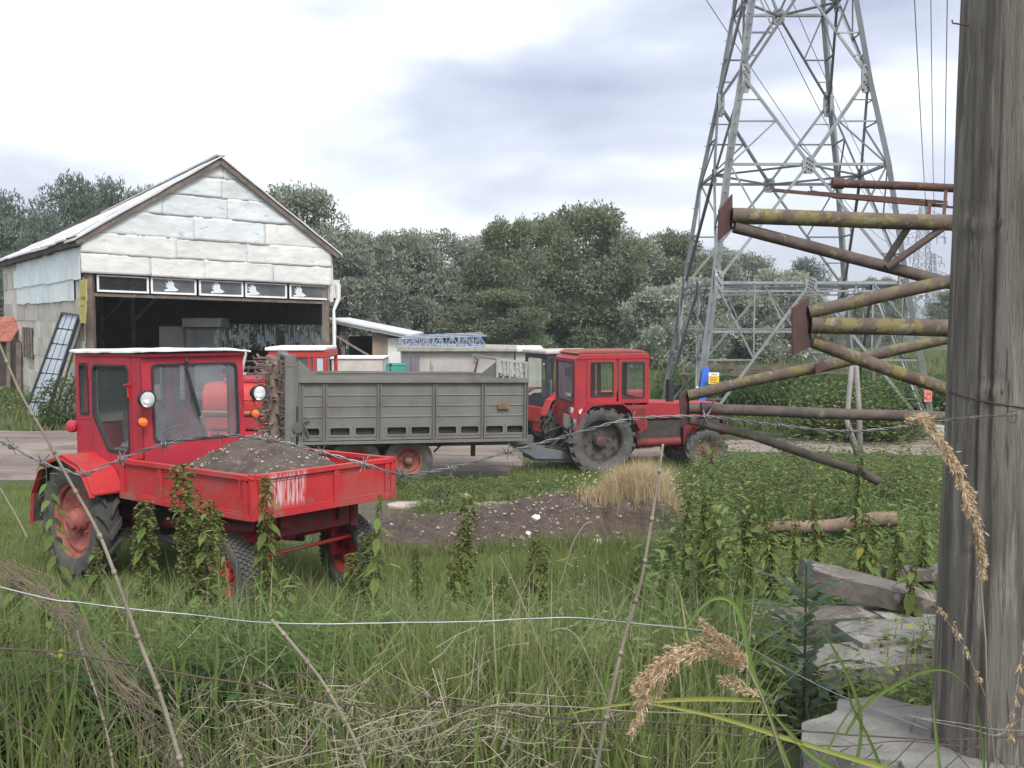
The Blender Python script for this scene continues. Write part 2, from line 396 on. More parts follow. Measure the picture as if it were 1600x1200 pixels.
LAMPC = MAT('chrome', (.6, .6, .6), (.5, .5, .5), 5, .2, 0, metal=.9)
ORANGE = MAT('orange_lens', (.75, .16, .02), (.65, .12, .02), 5, .25, 0, spec=.7)
TILE = MAT('red_tile', (.32, .11, .075), (.22, .08, .06), 5, .85, .2, rand=.15)
SEAT = MAT('seat_cloth', (.16, .15, .14), (.10, .1, .095), 9, .95, .5)
NAVY = MAT('dark_cab', (.03, .035, .05), (.045, .05, .06), 4, .5, .05)
BLUELAT = MAT('blue_lattice', (.12, .2, .36), (.3, .34, .4), 6, .6, .1)
DOVE = MAT('pale_sticker', (.62, .66, .7), (.5, .54, .58), 12, .6, 0)
PANEB = MAT('bluish_pane', (.44, .50, .56), (.36, .41, .47), 1.4, .18, .02, spec=.8)
GL = GLASS('cab_glass', (.42, .43, .47), .12, .20)
GLD = GLASS('side_glass', (.3, .34, .34), .08, .03)
GLB = GLASS('barn_glass', (.25, .26, .28), .1, .3)
LENS = GLASS('lamp_lens', (.8, .8, .8), .1, .5)
SOIL = MAT('soil', (.105, .08, .066), (.058, .044, .037), 5, .95, .9, 30, spots=[((.17, .13, .10), .6, 12)], bdist=.03)
SOILP = MAT('purple_soil', (.092, .066, .054), (.05, .035, .03), 5, .95, .9, 30, spots=[((.14, .10, .08), .60, 12), ((.05, .035, .03), .62, 7)], bdist=.03)
STONE = MAT('pale_stones', (.40, .37, .33), (.20, .17, .15), 30, .9, .2, rand=.1)

# ------------------------------------------------------------------ ground
def gridlines(lo, hi, fine_lo, fine_hi, step):
    a = list(np.arange(fine_lo, fine_hi + 1e-6, step)); s = step; x = fine_hi
    while x < hi: s *= 1.22; x += s; a.append(x)
    s = step; x = fine_lo; b = []
    while x > lo: s *= 1.22; x -= s; b.append(x)
    return np.array(b[::-1] + a)
def gmesh(name, xs, ys, mat, dz=0.0, amp=None):
    nx, ny = len(xs), len(ys)
    V = np.zeros((ny, nx, 3)); 
    for j, y in enumerate(ys):
        for i, x in enumerate(xs): V[j, i] = (x, y, ground(x, y) + dz + (amp(x, y) if amp else 0))
    idx = np.arange(nx * ny).reshape(ny, nx)
    Q = np.stack([idx[:-1, :-1], idx[:-1, 1:], idx[1:, 1:], idx[1:, :-1]], -1).reshape(-1, 4)
    o = nobj(name, npmesh(name, V, Q, mat=mat, smooth=True)); o['kind'] = 'structure'; return o
GRASSG = MAT('grassy_earth', (.035, .055, .018), (.06, .075, .028), .35, .95, .8, 18, spots=[((.09, .07, .05), .66, 1.3), ((.10, .12, .05), .6, .12)], bdist=.05, detail=8)
TRACK = MAT('dirt_track', (.24, .195, .165), (.17, .135, .115), .5, .95, .7, 8, spots=[((.13, .10, .085), .55, 1.1), ((.30, .28, .25), .62, 2.2), ((.10, .10, .10), .66, .7)], bdist=.05, stretch=(.5, 1, 1), streak=((.11, .09, .078), .54, (.18, 2.0, 1)))
BARE = MAT('bare_soil', (.115, .085, .07), (.075, .057, .048), .8, .95, .8, 14, spots=[((.17, .135, .11), .6, 5), ((.05, .06, .03), .66, 2)], bdist=.03)
FIELD = MAT('meadow', (.06, .11, .03), (.085, .13, .04), .08, .95, .4, 3, spots=[((.12, .14, .06), .6, .05)])
gmesh('ground', gridlines(-1500, 1500, -12, 12, .5), gridlines(-30, 2600, 0, 30, .5), GRASSG)
tr_in = lambda x, y: -.05 * max(0, abs(y - 25) - 3.2) ** 2
gmesh('dirt_track', np.arange(-30, 40, .7), np.arange(19.6, 30.6, .5), TRACK, .03, lambda x, y: .03 * mn.noise(Vector((x * .7, y * 1.3, 9))) - .09 * max(0, abs(y - 25.1 - .9 * sstep(0, 5, x)) - 4.0 + 2.9 * sstep(-1, 4.5, x) - 1.0 * mn.noise(Vector((x * .25, 1, 0)))))
gmesh('bare_yard_soil', np.arange(-5.2, 4.2, .3), np.arange(12.2, 18.6, .3), BARE, .035, lambda x, y: .02 * mn.noise(Vector((x * 2, y * 2, 4))) - .12 * max(0, ((x + .6) / 3.9) ** 2 + ((y - 15.4) / 2.7) ** 2 - 1 + .4 * mn.noise(Vector((x * .6, y * .6, 0)))))
# hills far behind on the right
hm = MAT('far_hills', (.05, .075, .075), (.06, .09, .08), .01, 1, 0)
mb = MB(); vs = []; fs = []
n_ = 60
for i in range(n_ + 1):
    x = -2600 + i * 5400 / n_
    z = 22 + 16 * mn.noise(Vector((i * .21, .3, 0))) + 7 * mn.noise(Vector((i * .7, .3, 0))) + (8 if i > 40 else 0)
    vs += [(x, 1180, -2), (x, 1220, z * .55), (x, 1500, -2)]
for i in range(n_): fs += [(i * 3, i * 3 + 3, i * 3 + 4, i * 3 + 1), (i * 3 + 1, i * 3 + 4, i * 3 + 5, i * 3 + 2)]
mb.add(vs, fs); o = part('hills', mb, hm, smooth='all'); o['kind'] = 'structure'

# ------------------------------------------------------------------ trees
WILLOW = [LEAF('willow_grey', (.062, .078, .045), (.20, .22, .155), (.36, .385, .33), .55, .6, .22, .10),
          LEAF('willow_green', (.052, .075, .034), (.145, .18, .085), (.25, .28, .20), .55, .6, .22, .10),
          LEAF('willow_dark', (.042, .065, .045), (.11, .15, .105), (.21, .25, .205), .55, .6, .22, .10),
          LEAF('willow_pale', (.09, .11, .068), (.28, .31, .23), (.46, .49, .42), .55, .6, .25, .08)]
BARK = MAT('bark', (.07, .058, .05), (.045, .038, .033), 4, .95, .6, 20, stretch=(1, 1, .3))
def crown_mesh(seed, mat, H, Rx, nl, npl, leaf=(.27, .10), low=.06):
    r = np.random.default_rng(seed); V = []; cs = []
    for i in range(nl):
        # lobes through the crown envelope, more near its surface and its top
        t = r.random() ** .75; z = H * (low + (.96 - low) * t)
        prof = math.sqrt(max(.05, 1 - ((t - .38) / .66) ** 2)) if t > .38 else .84 + .42 * t
        a = r.random() * 6.283; rad = Rx * prof * (.30 + .70 * r.random() ** .5)
        rl = Rx * (.15 + .15 * r.random()) * (1.18 - .30 * t)
        cs.append((rad * math.cos(a), rad * math.sin(a), z - rl * .6, rl))
    cs.append((0, 0, H * .76, Rx * .45)); cs.append((0, 0, H * .5, Rx * .55)); cs.append((0, 0, H * .3, Rx * .55))
    cs = np.array(cs); w = cs[:, 3] ** 2; cnt = (w / w.sum() * nl * npl).astype(int)
    C = np.repeat(cs, cnt, axis=0); n = len(C)
    d = r.normal(size=(n, 3)); d /= np.linalg.norm(d, axis=1)[:, None]
    # ragged sprays: radius modulated by direction
    mod = 1 + .22 * np.sin(d[:, 0] * 9 + C[:, 0] * 3) * np.sin(d[:, 1] * 8 + C[:, 1] * 3) + .16 * np.sin(d[:, 2] * 11 + C[:, 2])
    rad = C[:, 3] * (.62 + .42 * r.random(n) ** .6) * mod
    Pn = C[:, :3] + d * rad[:, None] * np.array([1, 1, .86])
    ax = d * .7 + r.normal(size=(n, 3)) * .55 + np.array([0, 0, .35]); ax /= np.linalg.norm(ax, axis=1)[:, None]
    sd = np.cross(ax, d + r.normal(size=(n, 3)) * .5); sd /= np.linalg.norm(sd, axis=1)[:, None] + 1e-9
    l = leaf[0] * (.6 + .8 * r.random(n))[:, None]; wd = leaf[1] * (.7 + .6 * r.random(n))[:, None]
    V = np.stack([Pn - ax * l * .5, Pn + sd * wd * .5, Pn + ax * l * .5, Pn - sd * wd * .5], 1).reshape(-1, 3)
    keep = V.reshape(-1, 4, 3)[:, :, 2].min(1) > .1
    V = V.reshape(-1, 4, 3)[keep].reshape(-1, 3)
    return npmesh('crown', V, np.arange(len(V)).reshape(-1, 4), mat=mat), cs
def trunk_mb(H, cs, seed):
    r = random.Random(seed); m = MB(); pts = [(0, 0, -.3), (.05, .03, H * .15), (-.1, .1, H * .35), (.1, .0, H * .6), (0, 0, H * .82)]
    m.tube(pts, [.30, .25, .2, .13, .04], 8)
    for c in list(cs)[::3]:
        z0 = min(H * .6, max(H * .08, c[2] * .55)); m.tube([(0, 0, z0), (c[0] * .5, c[1] * .5, z0 + (c[2] - z0) * .45), (c[0], c[1], c[2])], [.11, .07, .02], 5)
    return m
PROT = []
for i, (mi, H, Rx, nl, npl) in enumerate([(0, 11, 4.2, 105, 380), (1, 11, 3.9, 105, 380), (2, 10, 4.4, 100, 380), (0, 10.5, 3.7, 95, 380)]):
    me, cs = crown_mesh(30 + i, WILLOW[mi], H, Rx, nl, npl)
    PROT.append((H, Rx, me, mesh('trunk', trunk_mb(H, cs, i), BARK, 'all'), mi))
me_, cs_ = crown_mesh(77, WILLOW[3], 7, 3.3, 40, 480, (.30, .12), .04)
PROT.append((7, 3.3, me_, mesh('trunk', trunk_mb(7, cs_, 9), BARK, 'all'), 3))
def tree(px, top, hw, d, k, label, rot, mat=None, base=None):
    H, Rx, cm, tm, mi = PROT[k]; p = P(px, top, d); gz = ground(p.x, p.y) if base is None else base
    sx = 1.22 * hw / FPX * d / Rx; sz = (p.z - gz) / (H * .985)
    t = thing('willow_tree', label, 'tree', (p.x, p.y, gz), (0, 0, R_(rot)), 'willows beyond the yard')
    t.scale = (sx, sx, sz)
    c = nobj('crown', cm, t); nobj('trunk', tm, t)
    return t
TREES = [
 (8, 300, 62, 60, 2, 'dark green willow cut by the left edge of the picture'), (-60, 320, 60, 58, 2, 'low willow just outside the left edge behind the barn'),
 (105, 272, 62, 58, 2, 'tallest bluish green willow left of the barn roof'), (62, 330, 50, 52, 2, 'low round willow tucked behind the barn eave'),
 (175, 278, 52, 60, 2, 'willow whose top shows over the left roof slope'), (232, 290, 48, 62, 0, 'small willow top just above the middle of the roof slope'),
 (300, 300, 60, 66, 0, 'willow hidden behind the barn gable'), (395, 300, 75, 66, 3, 'grey willow behind the right roof slope'),
 (462, 285, 84, 62, 0, 'tall silvery willow right behind the barn eave'), (520, 345, 56, 58, 3, 'slim grey willow directly right of the barn corner'),
 (562, 360, 56, 66, 0, 'dark grey willow in the gap right of the barn'), (625, 356, 58, 68, 0, 'broad silvery willow above the lean-to roof'),
 (690, 349, 66, 70, 3, 'round silvery willow above the blue lattice truss'), (745, 366, 48, 74, 0, 'darker willow between the silvery and the green crowns'),
 (795, 338, 55, 68, 1, 'green willow above the empty trailer front'), (845, 335, 62, 72, 1, 'green willow left of the tallest crown'),
 (915, 314, 76, 72, 1, 'tallest willow in the middle of the tree line'), (975, 348, 58, 76, 3, 'willow on the right shoulder of the tallest crown'),
 (1055, 358, 58, 80, 1, 'willow standing behind the left legs of the pylon'), (1105, 374, 52, 84, 3, 'grey green willow seen through the pylon left side'),
 (1165, 392, 52, 88, 0, 'willow seen through the middle of the pylon'), (1030, 446, 52, 62, 4, 'low pale willow bush left of the pylon foot'),
 (1085, 432, 55, 66, 4, 'pale leaved willow bush behind the pylon near leg'), (1222, 420, 58, 74, 4, 'pale willow bush behind the pylon centre'), (1160, 440, 50, 72, 4, 'pale willow behind the belt of the pylon'),
 (1262, 402, 38, 92, 2, 'dark willow ending the tree line right of the pylon centre'), (1290, 470, 26, 82, 0, 'small bush at the right end of the tree line'),
 (1375, 432, 38, 118, 1, 'lone willow behind the right pylon leg'), (1350, 462, 30, 110, 3, 'small willow left of the lone one by the right pylon leg'),
 (1500, 452, 40, 120, 1, 'willow partly hidden by the wooden pole'), (650, 430, 80, 78, 2, 'dark understorey willow behind the concrete shed'), (880, 430, 95, 82, 2, 'dark understorey willow behind the two tractor cabs'), (770, 450, 70, 62, 1, 'low green willow right behind the small white building'), (990, 440, 60, 84, 2, 'dark willow between the cabs and the pylon'), (1130, 460, 70, 90, 2, 'dark low willow behind the pylon bracing'), (560, 440, 60, 64, 2, 'dark low willow above the lean-to'),
]
for i, (a, b, c, d, k, lb) in enumerate(TREES): tree(a, b, c, d, k, lb, i * 67 % 360)
# far wood edge, reads as one mass
V = []
for k in range(9000):
    x = rng.uniform(-420, 700); y = rng.uniform(380, 430); z = rng.uniform(0, 7 + 3 * math.sin(x * .05) + 2 * math.sin(x * .17))
    s = 1.3; a = rng.normal(size=3); a /= np.linalg.norm(a); b = np.cross(a, rng.normal(size=3)); b /= np.linalg.norm(b); p = np.array([x, y, z])
    V += [p - a * s, p + b * s * .6, p + a * s, p - b * s * .6]
o = nobj('distant_wood', npmesh('distant_wood', V, np.arange(len(V)).reshape(-1, 4), mat=WILLOW[2])); meta(o, 'dark strip of far off woodland on the horizon', 'woodland', kind='stuff')

# ------------------------------------------------------------------ main pylon
PX, PY = 8.46, 31.8
ZW = [(-.6, 3.32), (.95, 3.1), (3.72, 2.68), (7.1, 2.25), (9.64, 1.80), (12.3, 1.42), (15, 1.2), (20, .95), (27, .62)]
def pw(z):
    for (a, wa), (b, wb) in zip(ZW, ZW[1:]):
        if z <= b: return wa + (wb - wa) * (z - a) / (b - a)
    return ZW[-1][1]
py = thing('lattice_pylon', 'tall grey steel lattice pylon standing behind the pipe frames', 'pylon', (PX, PY, -.5))
CRN = [(-1, -1), (1, -1), (1, 1), (-1, 1)]
def cp(k, z): s = CRN[k % 4]; w = pw(z); return Vector((PX + s[0] * w, PY + s[1] * w, z))
def mid(k, z): return (cp(k, z) + cp(k + 1, z)) / 2
for k in range(4):
    for (z0, _), (z1, _) in zip(ZW, ZW[1:]):
        m = MB(); m.angle(cp(k, z0), cp(k, z1), .15 if z0 < 10 else .12, .02, (CRN[k][0], CRN[k][1], .1)); 
        if k == 3 or k == 0:
            nsteps = int((z1 - z0) / .35)
            for q in range(nsteps):
                pz = z0 + (q + .5) * .35
                if pz > 3.2: m.bar(cp(k, pz), cp(k, pz) + Vector((CRN[k][0] * .16 * (1 if q % 2 else .2), CRN[k][1] * .16 * (.2 if q % 2 else 1), .02)), .02)
        part('leg', m, STEEL, py, True)
def brace(a, b, w=.085, mt=None, t=.012):
    m = MB(); w *= .78; m.angle(a, b, w, t, (0, 0, 1)); part('brace', m, mt or (STEEL if random.random() < .7 else STEELD), py, True)
def gusset(c, k, w, h):
    m = MB(); s0, s1 = cp(k, c.z), cp(k + 1, c.z); u = (s1 - s0).normalized(); nrm_ = Vector((0, 0, 1)).cross(u)
    m.prism([(-w / 2, -h * .3), (-w * .3, -h / 2), (w * .3, -h / 2), (w / 2, -h * .3), (w / 2, h * .3), (w * .3, h / 2), (-w * .3, h / 2), (-w / 2, h * .3)], c + nrm_ * -.04, u, (0, 0, 1), nrm_ * .08)
    o_ = part('gusset_plate', m, STEEL, py, True); m = MB()
    for q in range(10):
        bx_ = (-.28 + .56 * ((q * 37) % 10) / 9) * w; bz_ = (-.4 + .8 * q / 9) * h
        m.box(c + u * bx_ + Vector((0, 0, bz_)), (.04, .13, .04) if k % 2 == 0 else (.13, .04, .04))
    part('bolts', m, DARK, o_, True)['kind'] = 'stuff'
for k in range(4):
    A = lambda z: cp(k, z); B = lambda z: cp(k + 1, z); Cc = lambda z: mid(k, z)
    for z in (3.72, 7.1, 12.3): brace(A(z), B(z), .10)
    brace(A(2.35), B(2.35), .07); brace(A(12.9), B(12.9), .06); brace(A(3.5), B(3.5), .06)
    for zc, zl in ((3.72, -.6), (7.1, 3.72), (7.1, 9.64), (12.3, 9.64), (12.3, 15.), (20., 15.), (20., 23.), (27., 23.)):
        for E_ in (A, B):
            c = Cc(zc); e_ = E_(zl); brace(c, e_, .10 if zl < 10 else .085)
            if zl < 16:
                m1 = (c + e_) / 2; brace(m1, E_(m1.z), .055)
                brace(m1, E_(zc), .055)
                q = c.lerp(e_, .75); brace(q, E_((m1.z + zl) / 2), .04)
                if zl == -.6:
                    brace(m1, Vector(((m1.x), (m1.y), 3.72)), .05); brace(m1, E_(2.35) .lerp(c, .25), .05)
                    brace(c.lerp(e_, .25), (E_(3.72)).lerp(Cc(3.72), .5), .045)
                    brace(Vector((m1.x, m1.y, 3.72)).lerp(c, .0), E_(2.35), .05)
    gusset(Cc(7.1), k, .36, .46); gusset(Cc(12.3), k, .38, .5); gusset(Cc(3.72), k, .34, .34)
    for z in (3.72, 9.64):
        for E_, sgn in ((A, 1), (B, -1)):
            u = (B(z) - A(z)).normalized(); gusset(E_(z) + u * .07 * sgn, k, .26, .80)
for z in (3.72, 7.1, 12.3):
    for k in range(4): brace(mid(k, z), mid(k + 1, z), .07, STEELD)
for zz, hw_ in ((17.5, 5.6), (22.5, 4.2)):
    for s in (-1, 1):
        tip = Vector((PX + s * hw_, PY, zz))
        for kk in ((0, 3) if s < 0 else (1, 2)):
            m = MB(); m.bar(cp(kk, zz), tip, .08); m.bar(cp(kk, zz + 1.2), tip, .07); part('cross_arm', m, STEEL, py, True)
m = MB(); m.b2((0, 0, 0), (.30, .02, .37)); ps = P(1107, 600, 28.35)
for k_ in range(6): m.b2((.04, -.004, .05 + k_ * .032), (.26, 0, .062 + k_ * .032))
# warning sign with a pale upper panel
sg = MB(); sg.b2((ps.x, ps.y - .01, ps.z), (ps.x + .29, ps.y + .01, ps.z + .22)); part('sign_plate', sg, YSIGN, py, True)
s2 = MB(); s2.b2((ps.x, ps.y - .01, ps.z + .222), (ps.x + .29, ps.y + .01, ps.z + .32)); sp = part('sign_header', s2, WHITE, py, True)
s3 = MB()
for q in range(4): s3.b2((ps.x + .04, ps.y - .016, ps.z + .04 + q * .045), (ps.x + .25 - .03 * (q % 2), ps.y - .012, ps.z + .052 + q * .045))
for q in range(4): s3.b2((ps.x + .07 + q * .04, ps.y - .016, ps.z + .255), (ps.x + .095 + q * .04, ps.y - .012, ps.z + .275 + .012 * (q % 2)))
part('sign_text', s3, SIGNK, py, True)
m = MB(); m.bar(cp(0, .30) + Vector((.02, -.10, 0)), cp(0, 1.36) + Vector((.02, -.10, 0)), .20, .02, (0, 1, 0)); part('blue_marking', m, BLUEP, py, True)
m = MB(); m.bar(cp(0, .55) + Vector((-.16, -.12, 0)), cp(0, .85) + Vector((-.16, -.12, 0)), .06, .02, (0, 1, 0)); part('number_strip', m, WHITE, py, True)
m = MB(); m.b2((cp(1, .55).x - .12, cp(1, .5).y - .16, .42), (cp(1, .55).x + .1, cp(1, .5).y - .13, .75)); part('red_plate', m, MAT('red_plate', (.6, .06, .05), (.5, .3, .25), 14, .6, 0), py, True)
for k in range(4):
    m = MB(); m.lathe([(.0, 1.0), (.42, 1.0), (.55, 0), (0, 0)], 12, Matrix.Translation(cp(k, -.5) + Vector((0, 0, -.75))) @ Matrix.Rotation(R_(90), 4, 'X')); part('footing', m, CONC, py, True)

# distant pylons
def far_pylon(px, top, d, hw, arms, label):
    p = P(px, top, d); H = p.z + 1
    t = thing('distant_pylon', label, 'pylon', (p.x, p.y, -1), group='pylons marching away to the horizon')
    r0 = d * .00028
    m = MB(); wb, wt = H * .10, H * .022
    f = lambda z: wb + (wt - wb) * (z / H) ** .8
    zs = [H * q / 11 for q in range(12)]
    for k, s in enumerate(CRN):
        m.tube([(s[0] * f(z), s[1] * f(z), z) for z in zs], r0 * 1.4, 4)
        for a, b in zip(zs, zs[1:]):
            s2_ = CRN[(k + 1) % 4]
            m.tube([(s[0] * f(a), s[1] * f(a), a), (s2_[0] * f(b), s2_[1] * f(b), b)], r0, 3); m.tube([(s2_[0] * f(a), s2_[1] * f(a), a), (s[0] * f(b), s[1] * f(b), b)], r0, 3)
    part('tower', m, STEELD, t)
    for ay, ahw in arms:
        z = P(px, ay, d).z + 1; w = ahw / FPX * d; m = MB()
        for s in (-1, 1):
            m.tube([(s * f(z), 0, z), (s * w, 0, z)], r0, 3); m.tube([(s * f(z), 0, z + H * .05), (s * w, 0, z)], r0, 3)
            for q in range(1, 5): m.tube([(s * w * q / 5, 0, z), (s * w * (q + .4) / 5, 0, z + H * .05 * (1 - (q + .4) / 5))], r0 * .8, 3)
            m.tube([(s * w, 0, z), (s * w, 0, z - H * .05)], r0 * 1.6, 4); m.tube([(s * w * .62, 0, z), (s * w * .62, 0, z - H * .05)], r0 * 1.6, 4)
        part('cross_arm', m, STEELD, t)
    return t
far_pylon(1443, 322, 330, 30, ((337, 33), (371, 36), (402, 30)), 'nearest of the distant pylons between the pipes and the wooden pole')
far_pylon(1458, 396, 560, 20, ((412, 18), (427, 21), (440, 17)), 'second distant pylon partly covering the third')
far_pylon(1467, 434, 800, 14, ((442, 12), (452, 14)), 'third distant pylon nearest the wooden pole')
far_pylon(1474, 456, 1150, 9, ((461, 8), (467, 9)), 'farthest small pylon on the horizon beside the wooden pole')
def wire(a, b, sag, label, r=.03):
    pts = [a.lerp(b, t) - Vector((0, 0, sag * 4 * t * (1 - t))) for t in [i / 24 for i in range(25)]]
    m = MB(); o_ = Vector(pts[0]); m.tube([p - o_ for p in pts], [r * (.6 + 2.2 * i / 24) for i in range(25)], 4)
    o = part('power_line', m, MAT('conductor', (.14, .14, .15), (.1, .1, .1), 4, .6, 0)); o.location = o_; meta(o, label, 'cable', 'conductors between the pylons')
for sx, zz, px_, py_, lb in ((4.7, 17.2, 1476, 372, 'rightmost power line dropping beside the wooden pole'), (3.9, 22.2, 1462, 338, 'power line left of the rightmost one by the pole'), (3.4, 17.4, 1456, 372, 'leftmost power line right of the pylon'), (-5.6, 17.2, 1420, 372, 'power line crossing the left half of the pylon'), (-4.2, 22.2, 1425, 338, 'upper power line crossing behind the pylon braces'), (-3.2, 17.4, 1432, 372, 'lowest power line crossing behind the pylon centre')):
    wire(Vector((PX + sx, PY, zz - .3)), P(px_, py_, 330), 6, lb)

# ------------------------------------------------------------------ barn
A0 = Vector((-12.9, 31.0, -.5)); U = Vector((.8309, .5564, 0)); BK = Vector((-.5564, .8309, 0)); NF = Vector((.5564, -.8309, 0)); Z = Vector((0, 0, 1))
BW_, BD_ = 7.94, 16.4
barn = thing('sheet_clad_barn', 'tall gabled barn clad in patched pale sheets with a wide open front', 'barn', tuple(A0))
def FP(px, py, off=0): return PL(px, py, A0 + NF * off, NF)
def uz(px, py): p = FP(px, py); return ((p - A0).dot(U), p.z)
def LP(px, py, off=0): return PL(px, py, A0 - U * off, U)
def sz_(px, py): p = LP(px, py); return ((p - A0).dot(BK), p.z)
ap_u, ap_z = uz(340, 250); ev_z = 5.28; evr_z = 5.12
def roofz(u): return ev_z + (ap_z - ev_z) * u / ap_u if u < ap_u else evr_z + (ap_z - evr_z) * (BW_ - u) / (BW_ - ap_u)
def headz(u): return 4.10 - .24 * u / BW_
def clip(poly, a, b, c):
    """keep a*x+b*y<=c"""
    o = []
    for i in range(len(poly)):
        p, q = poly[i], poly[(i + 1) % len(poly)]; dp = a * p[0] + b * p[1] - c; dq = a * q[0] + b * q[1] - c
        if dp <= 0: o.append(p)
        if dp * dq < 0:
            t = dp / (dp - dq); o.append((p[0] + (q[0] - p[0]) * t, p[1] + (q[1] - p[1]) * t))
    return o
kl = (ap_z - ev_z) / ap_u; kr = (ap_z - evr_z) / (BW_ - ap_u)
rows = [(0, .62, [0, 1.9, 3.6, 5.85, 8], 'ccCc'), (.60, 1.24, [0, 2.7, 5.0, 8], 'ccc'), (1.22, 1.95, [0, 3.3, 5.6, 8], 'bbc'), (1.93, 2.62, [0, 2.3, 4.4, 8], 'bbb'), (2.60, 3.22, [0, 4.2, 8], 'bb'), (3.20, 4.3, [0, 4.3, 8], 'cb')]
wrk = 0
for ri, (za, zb, us, cc) in enumerate(rows):
    for (ua, ub), c in zip(zip(us, us[1:]), cc):
        # fine strips so the sheet can be dented
        m = MB(); nx = max(3, int((ub - ua) / .11)); ny = 8; vs = []; wrk += 1
        dr = random.uniform(-.03, .03)
        for j in range(ny + 1):
            for i in range(nx + 1):
                u = ua - (.12 if ua == 0 else .03) + (min(ub, BW_) - ua + (.15 if ua == 0 else .06)) * i / nx; u = min(max(u, -.12 if ua == 0 else 0), BW_)
                z0 = headz(u) + za + dr * (i / nx); z1 = headz(u) + zb
                top = roofz(u) - .02
                z = z0 + (z1 - z0) * j / ny; z = min(z, top)
                rd = -abs(mn.noise(Vector((u * 1.5 + z * 1.2, z * 2.0, wrk * .3)))) * .03 + abs(mn.noise(Vector((u * 3.1 - z * 3, z * 3.6, wrk)))) * .035
                d = .05 + .014 * (5 - ri) + rd + .025 * (1 - j / ny) + .01 * (wrk % 2)
                p = A0 + U * u + NF * max(.01, d + .10); p.z = z; vs.append(p)
        fs = []
        for j in range(ny):
            for i in range(nx):
                a = j * (nx + 1) + i
                if (vs[a + nx + 1] - vs[a]).length > 1e-4 or (vs[a + nx + 2] - vs[a + 1]).length > 1e-4: fs.append((a, a + 1, a + nx + 2, a + nx + 1))
        if fs:
            m.add(vs, fs); o = part('gable_sheet', m, SHEETB if c == 'b' else SHEETC, barn, True, smooth=True)
            md = o.modifiers.new('thick', 'SOLIDIFY'); md.thickness = .012
# backing wall behind gable and roof
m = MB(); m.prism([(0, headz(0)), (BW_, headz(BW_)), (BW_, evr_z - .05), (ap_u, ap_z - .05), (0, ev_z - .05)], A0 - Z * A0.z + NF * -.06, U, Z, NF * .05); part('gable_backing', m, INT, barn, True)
# roof: two slopes of sheets in strips with uneven ends
def rp(u, z, s): q = A0 + U * u + BK * s; q.z = z - .028 * max(0, s) * max(0, 1 - abs(u - ap_u) / 4); return q
for side in (0, 1):
    ns = 12
    for q in range(ns):
        s0 = -.38 + (BD_ + .7) * q / ns; s1 = -.38 + (BD_ + .7) * (q + 1) / ns + .03
        jit = random.uniform(-.04, .04)
        if side == 0: e0 = rp(-.34, ev_z - .34 * kl + jit, s0); e1 = rp(-.34, ev_z - .34 * kl + jit, s1)
        else: e0 = rp(BW_ + .34, evr_z - .34 * kr + jit, s0); e1 = rp(BW_ + .34, evr_z - .34 * kr + jit, s1)
        r0_ = rp(ap_u, ap_z + .03, s0); r1 = rp(ap_u, ap_z + .03, s1)
        m = MB(); t = .055; nseg = 9; vs = []
        for j in range(nseg + 1):
            f = j / nseg; w = .035 * mn.noise(Vector((q * 3.1, j * .9, side * 5)))+.012*(j%2)
            for e_, rr_ in ((e0, r0_), (e1, r1)):
                p = e_.lerp(rr_, f); vs += [p + Z * (w + t + .01 * (q % 2)), p + Z * (w + .01 * (q % 2))]
        fs = []
        for j in range(nseg):
            a = j * 4
            fs += [(a, a + 2, a + 6, a + 4), (a + 1, a + 5, a + 7, a + 3), (a, a + 4, a + 5, a + 1), (a + 2, a + 3, a + 7, a + 6)]
        fs += [(0, 1, 3, 2), (nseg * 4, nseg * 4 + 2, nseg * 4 + 3, nseg * 4 + 1)]
        m.add(vs, fs); part('roof_sheet', m, ROOFW, barn, True)
# rafters / verge boards
for side in (0, 1):
    m = MB()
    for s in (-.30, .02, 4, 8, 12, BD_):
        a = rp(-.25 if side == 0 else BW_ + .25, (ev_z if side == 0 else evr_z) - .14 - .25 * kl, s); b = rp(ap_u, ap_z - .10, s); m.bar(a, b, .05, .13)
    part('rafter', m, WOODG, barn, True)
m = MB()
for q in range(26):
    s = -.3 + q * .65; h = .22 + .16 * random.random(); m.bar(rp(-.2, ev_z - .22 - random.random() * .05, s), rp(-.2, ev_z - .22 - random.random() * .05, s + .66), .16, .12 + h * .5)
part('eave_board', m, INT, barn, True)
m = MB(); m.bar(rp(ap_u, ap_z + .11, -.4), rp(ap_u, ap_z + .11, BD_ + .3), .28, .05); part('ridge_cap', m, ROOFW, barn, True)
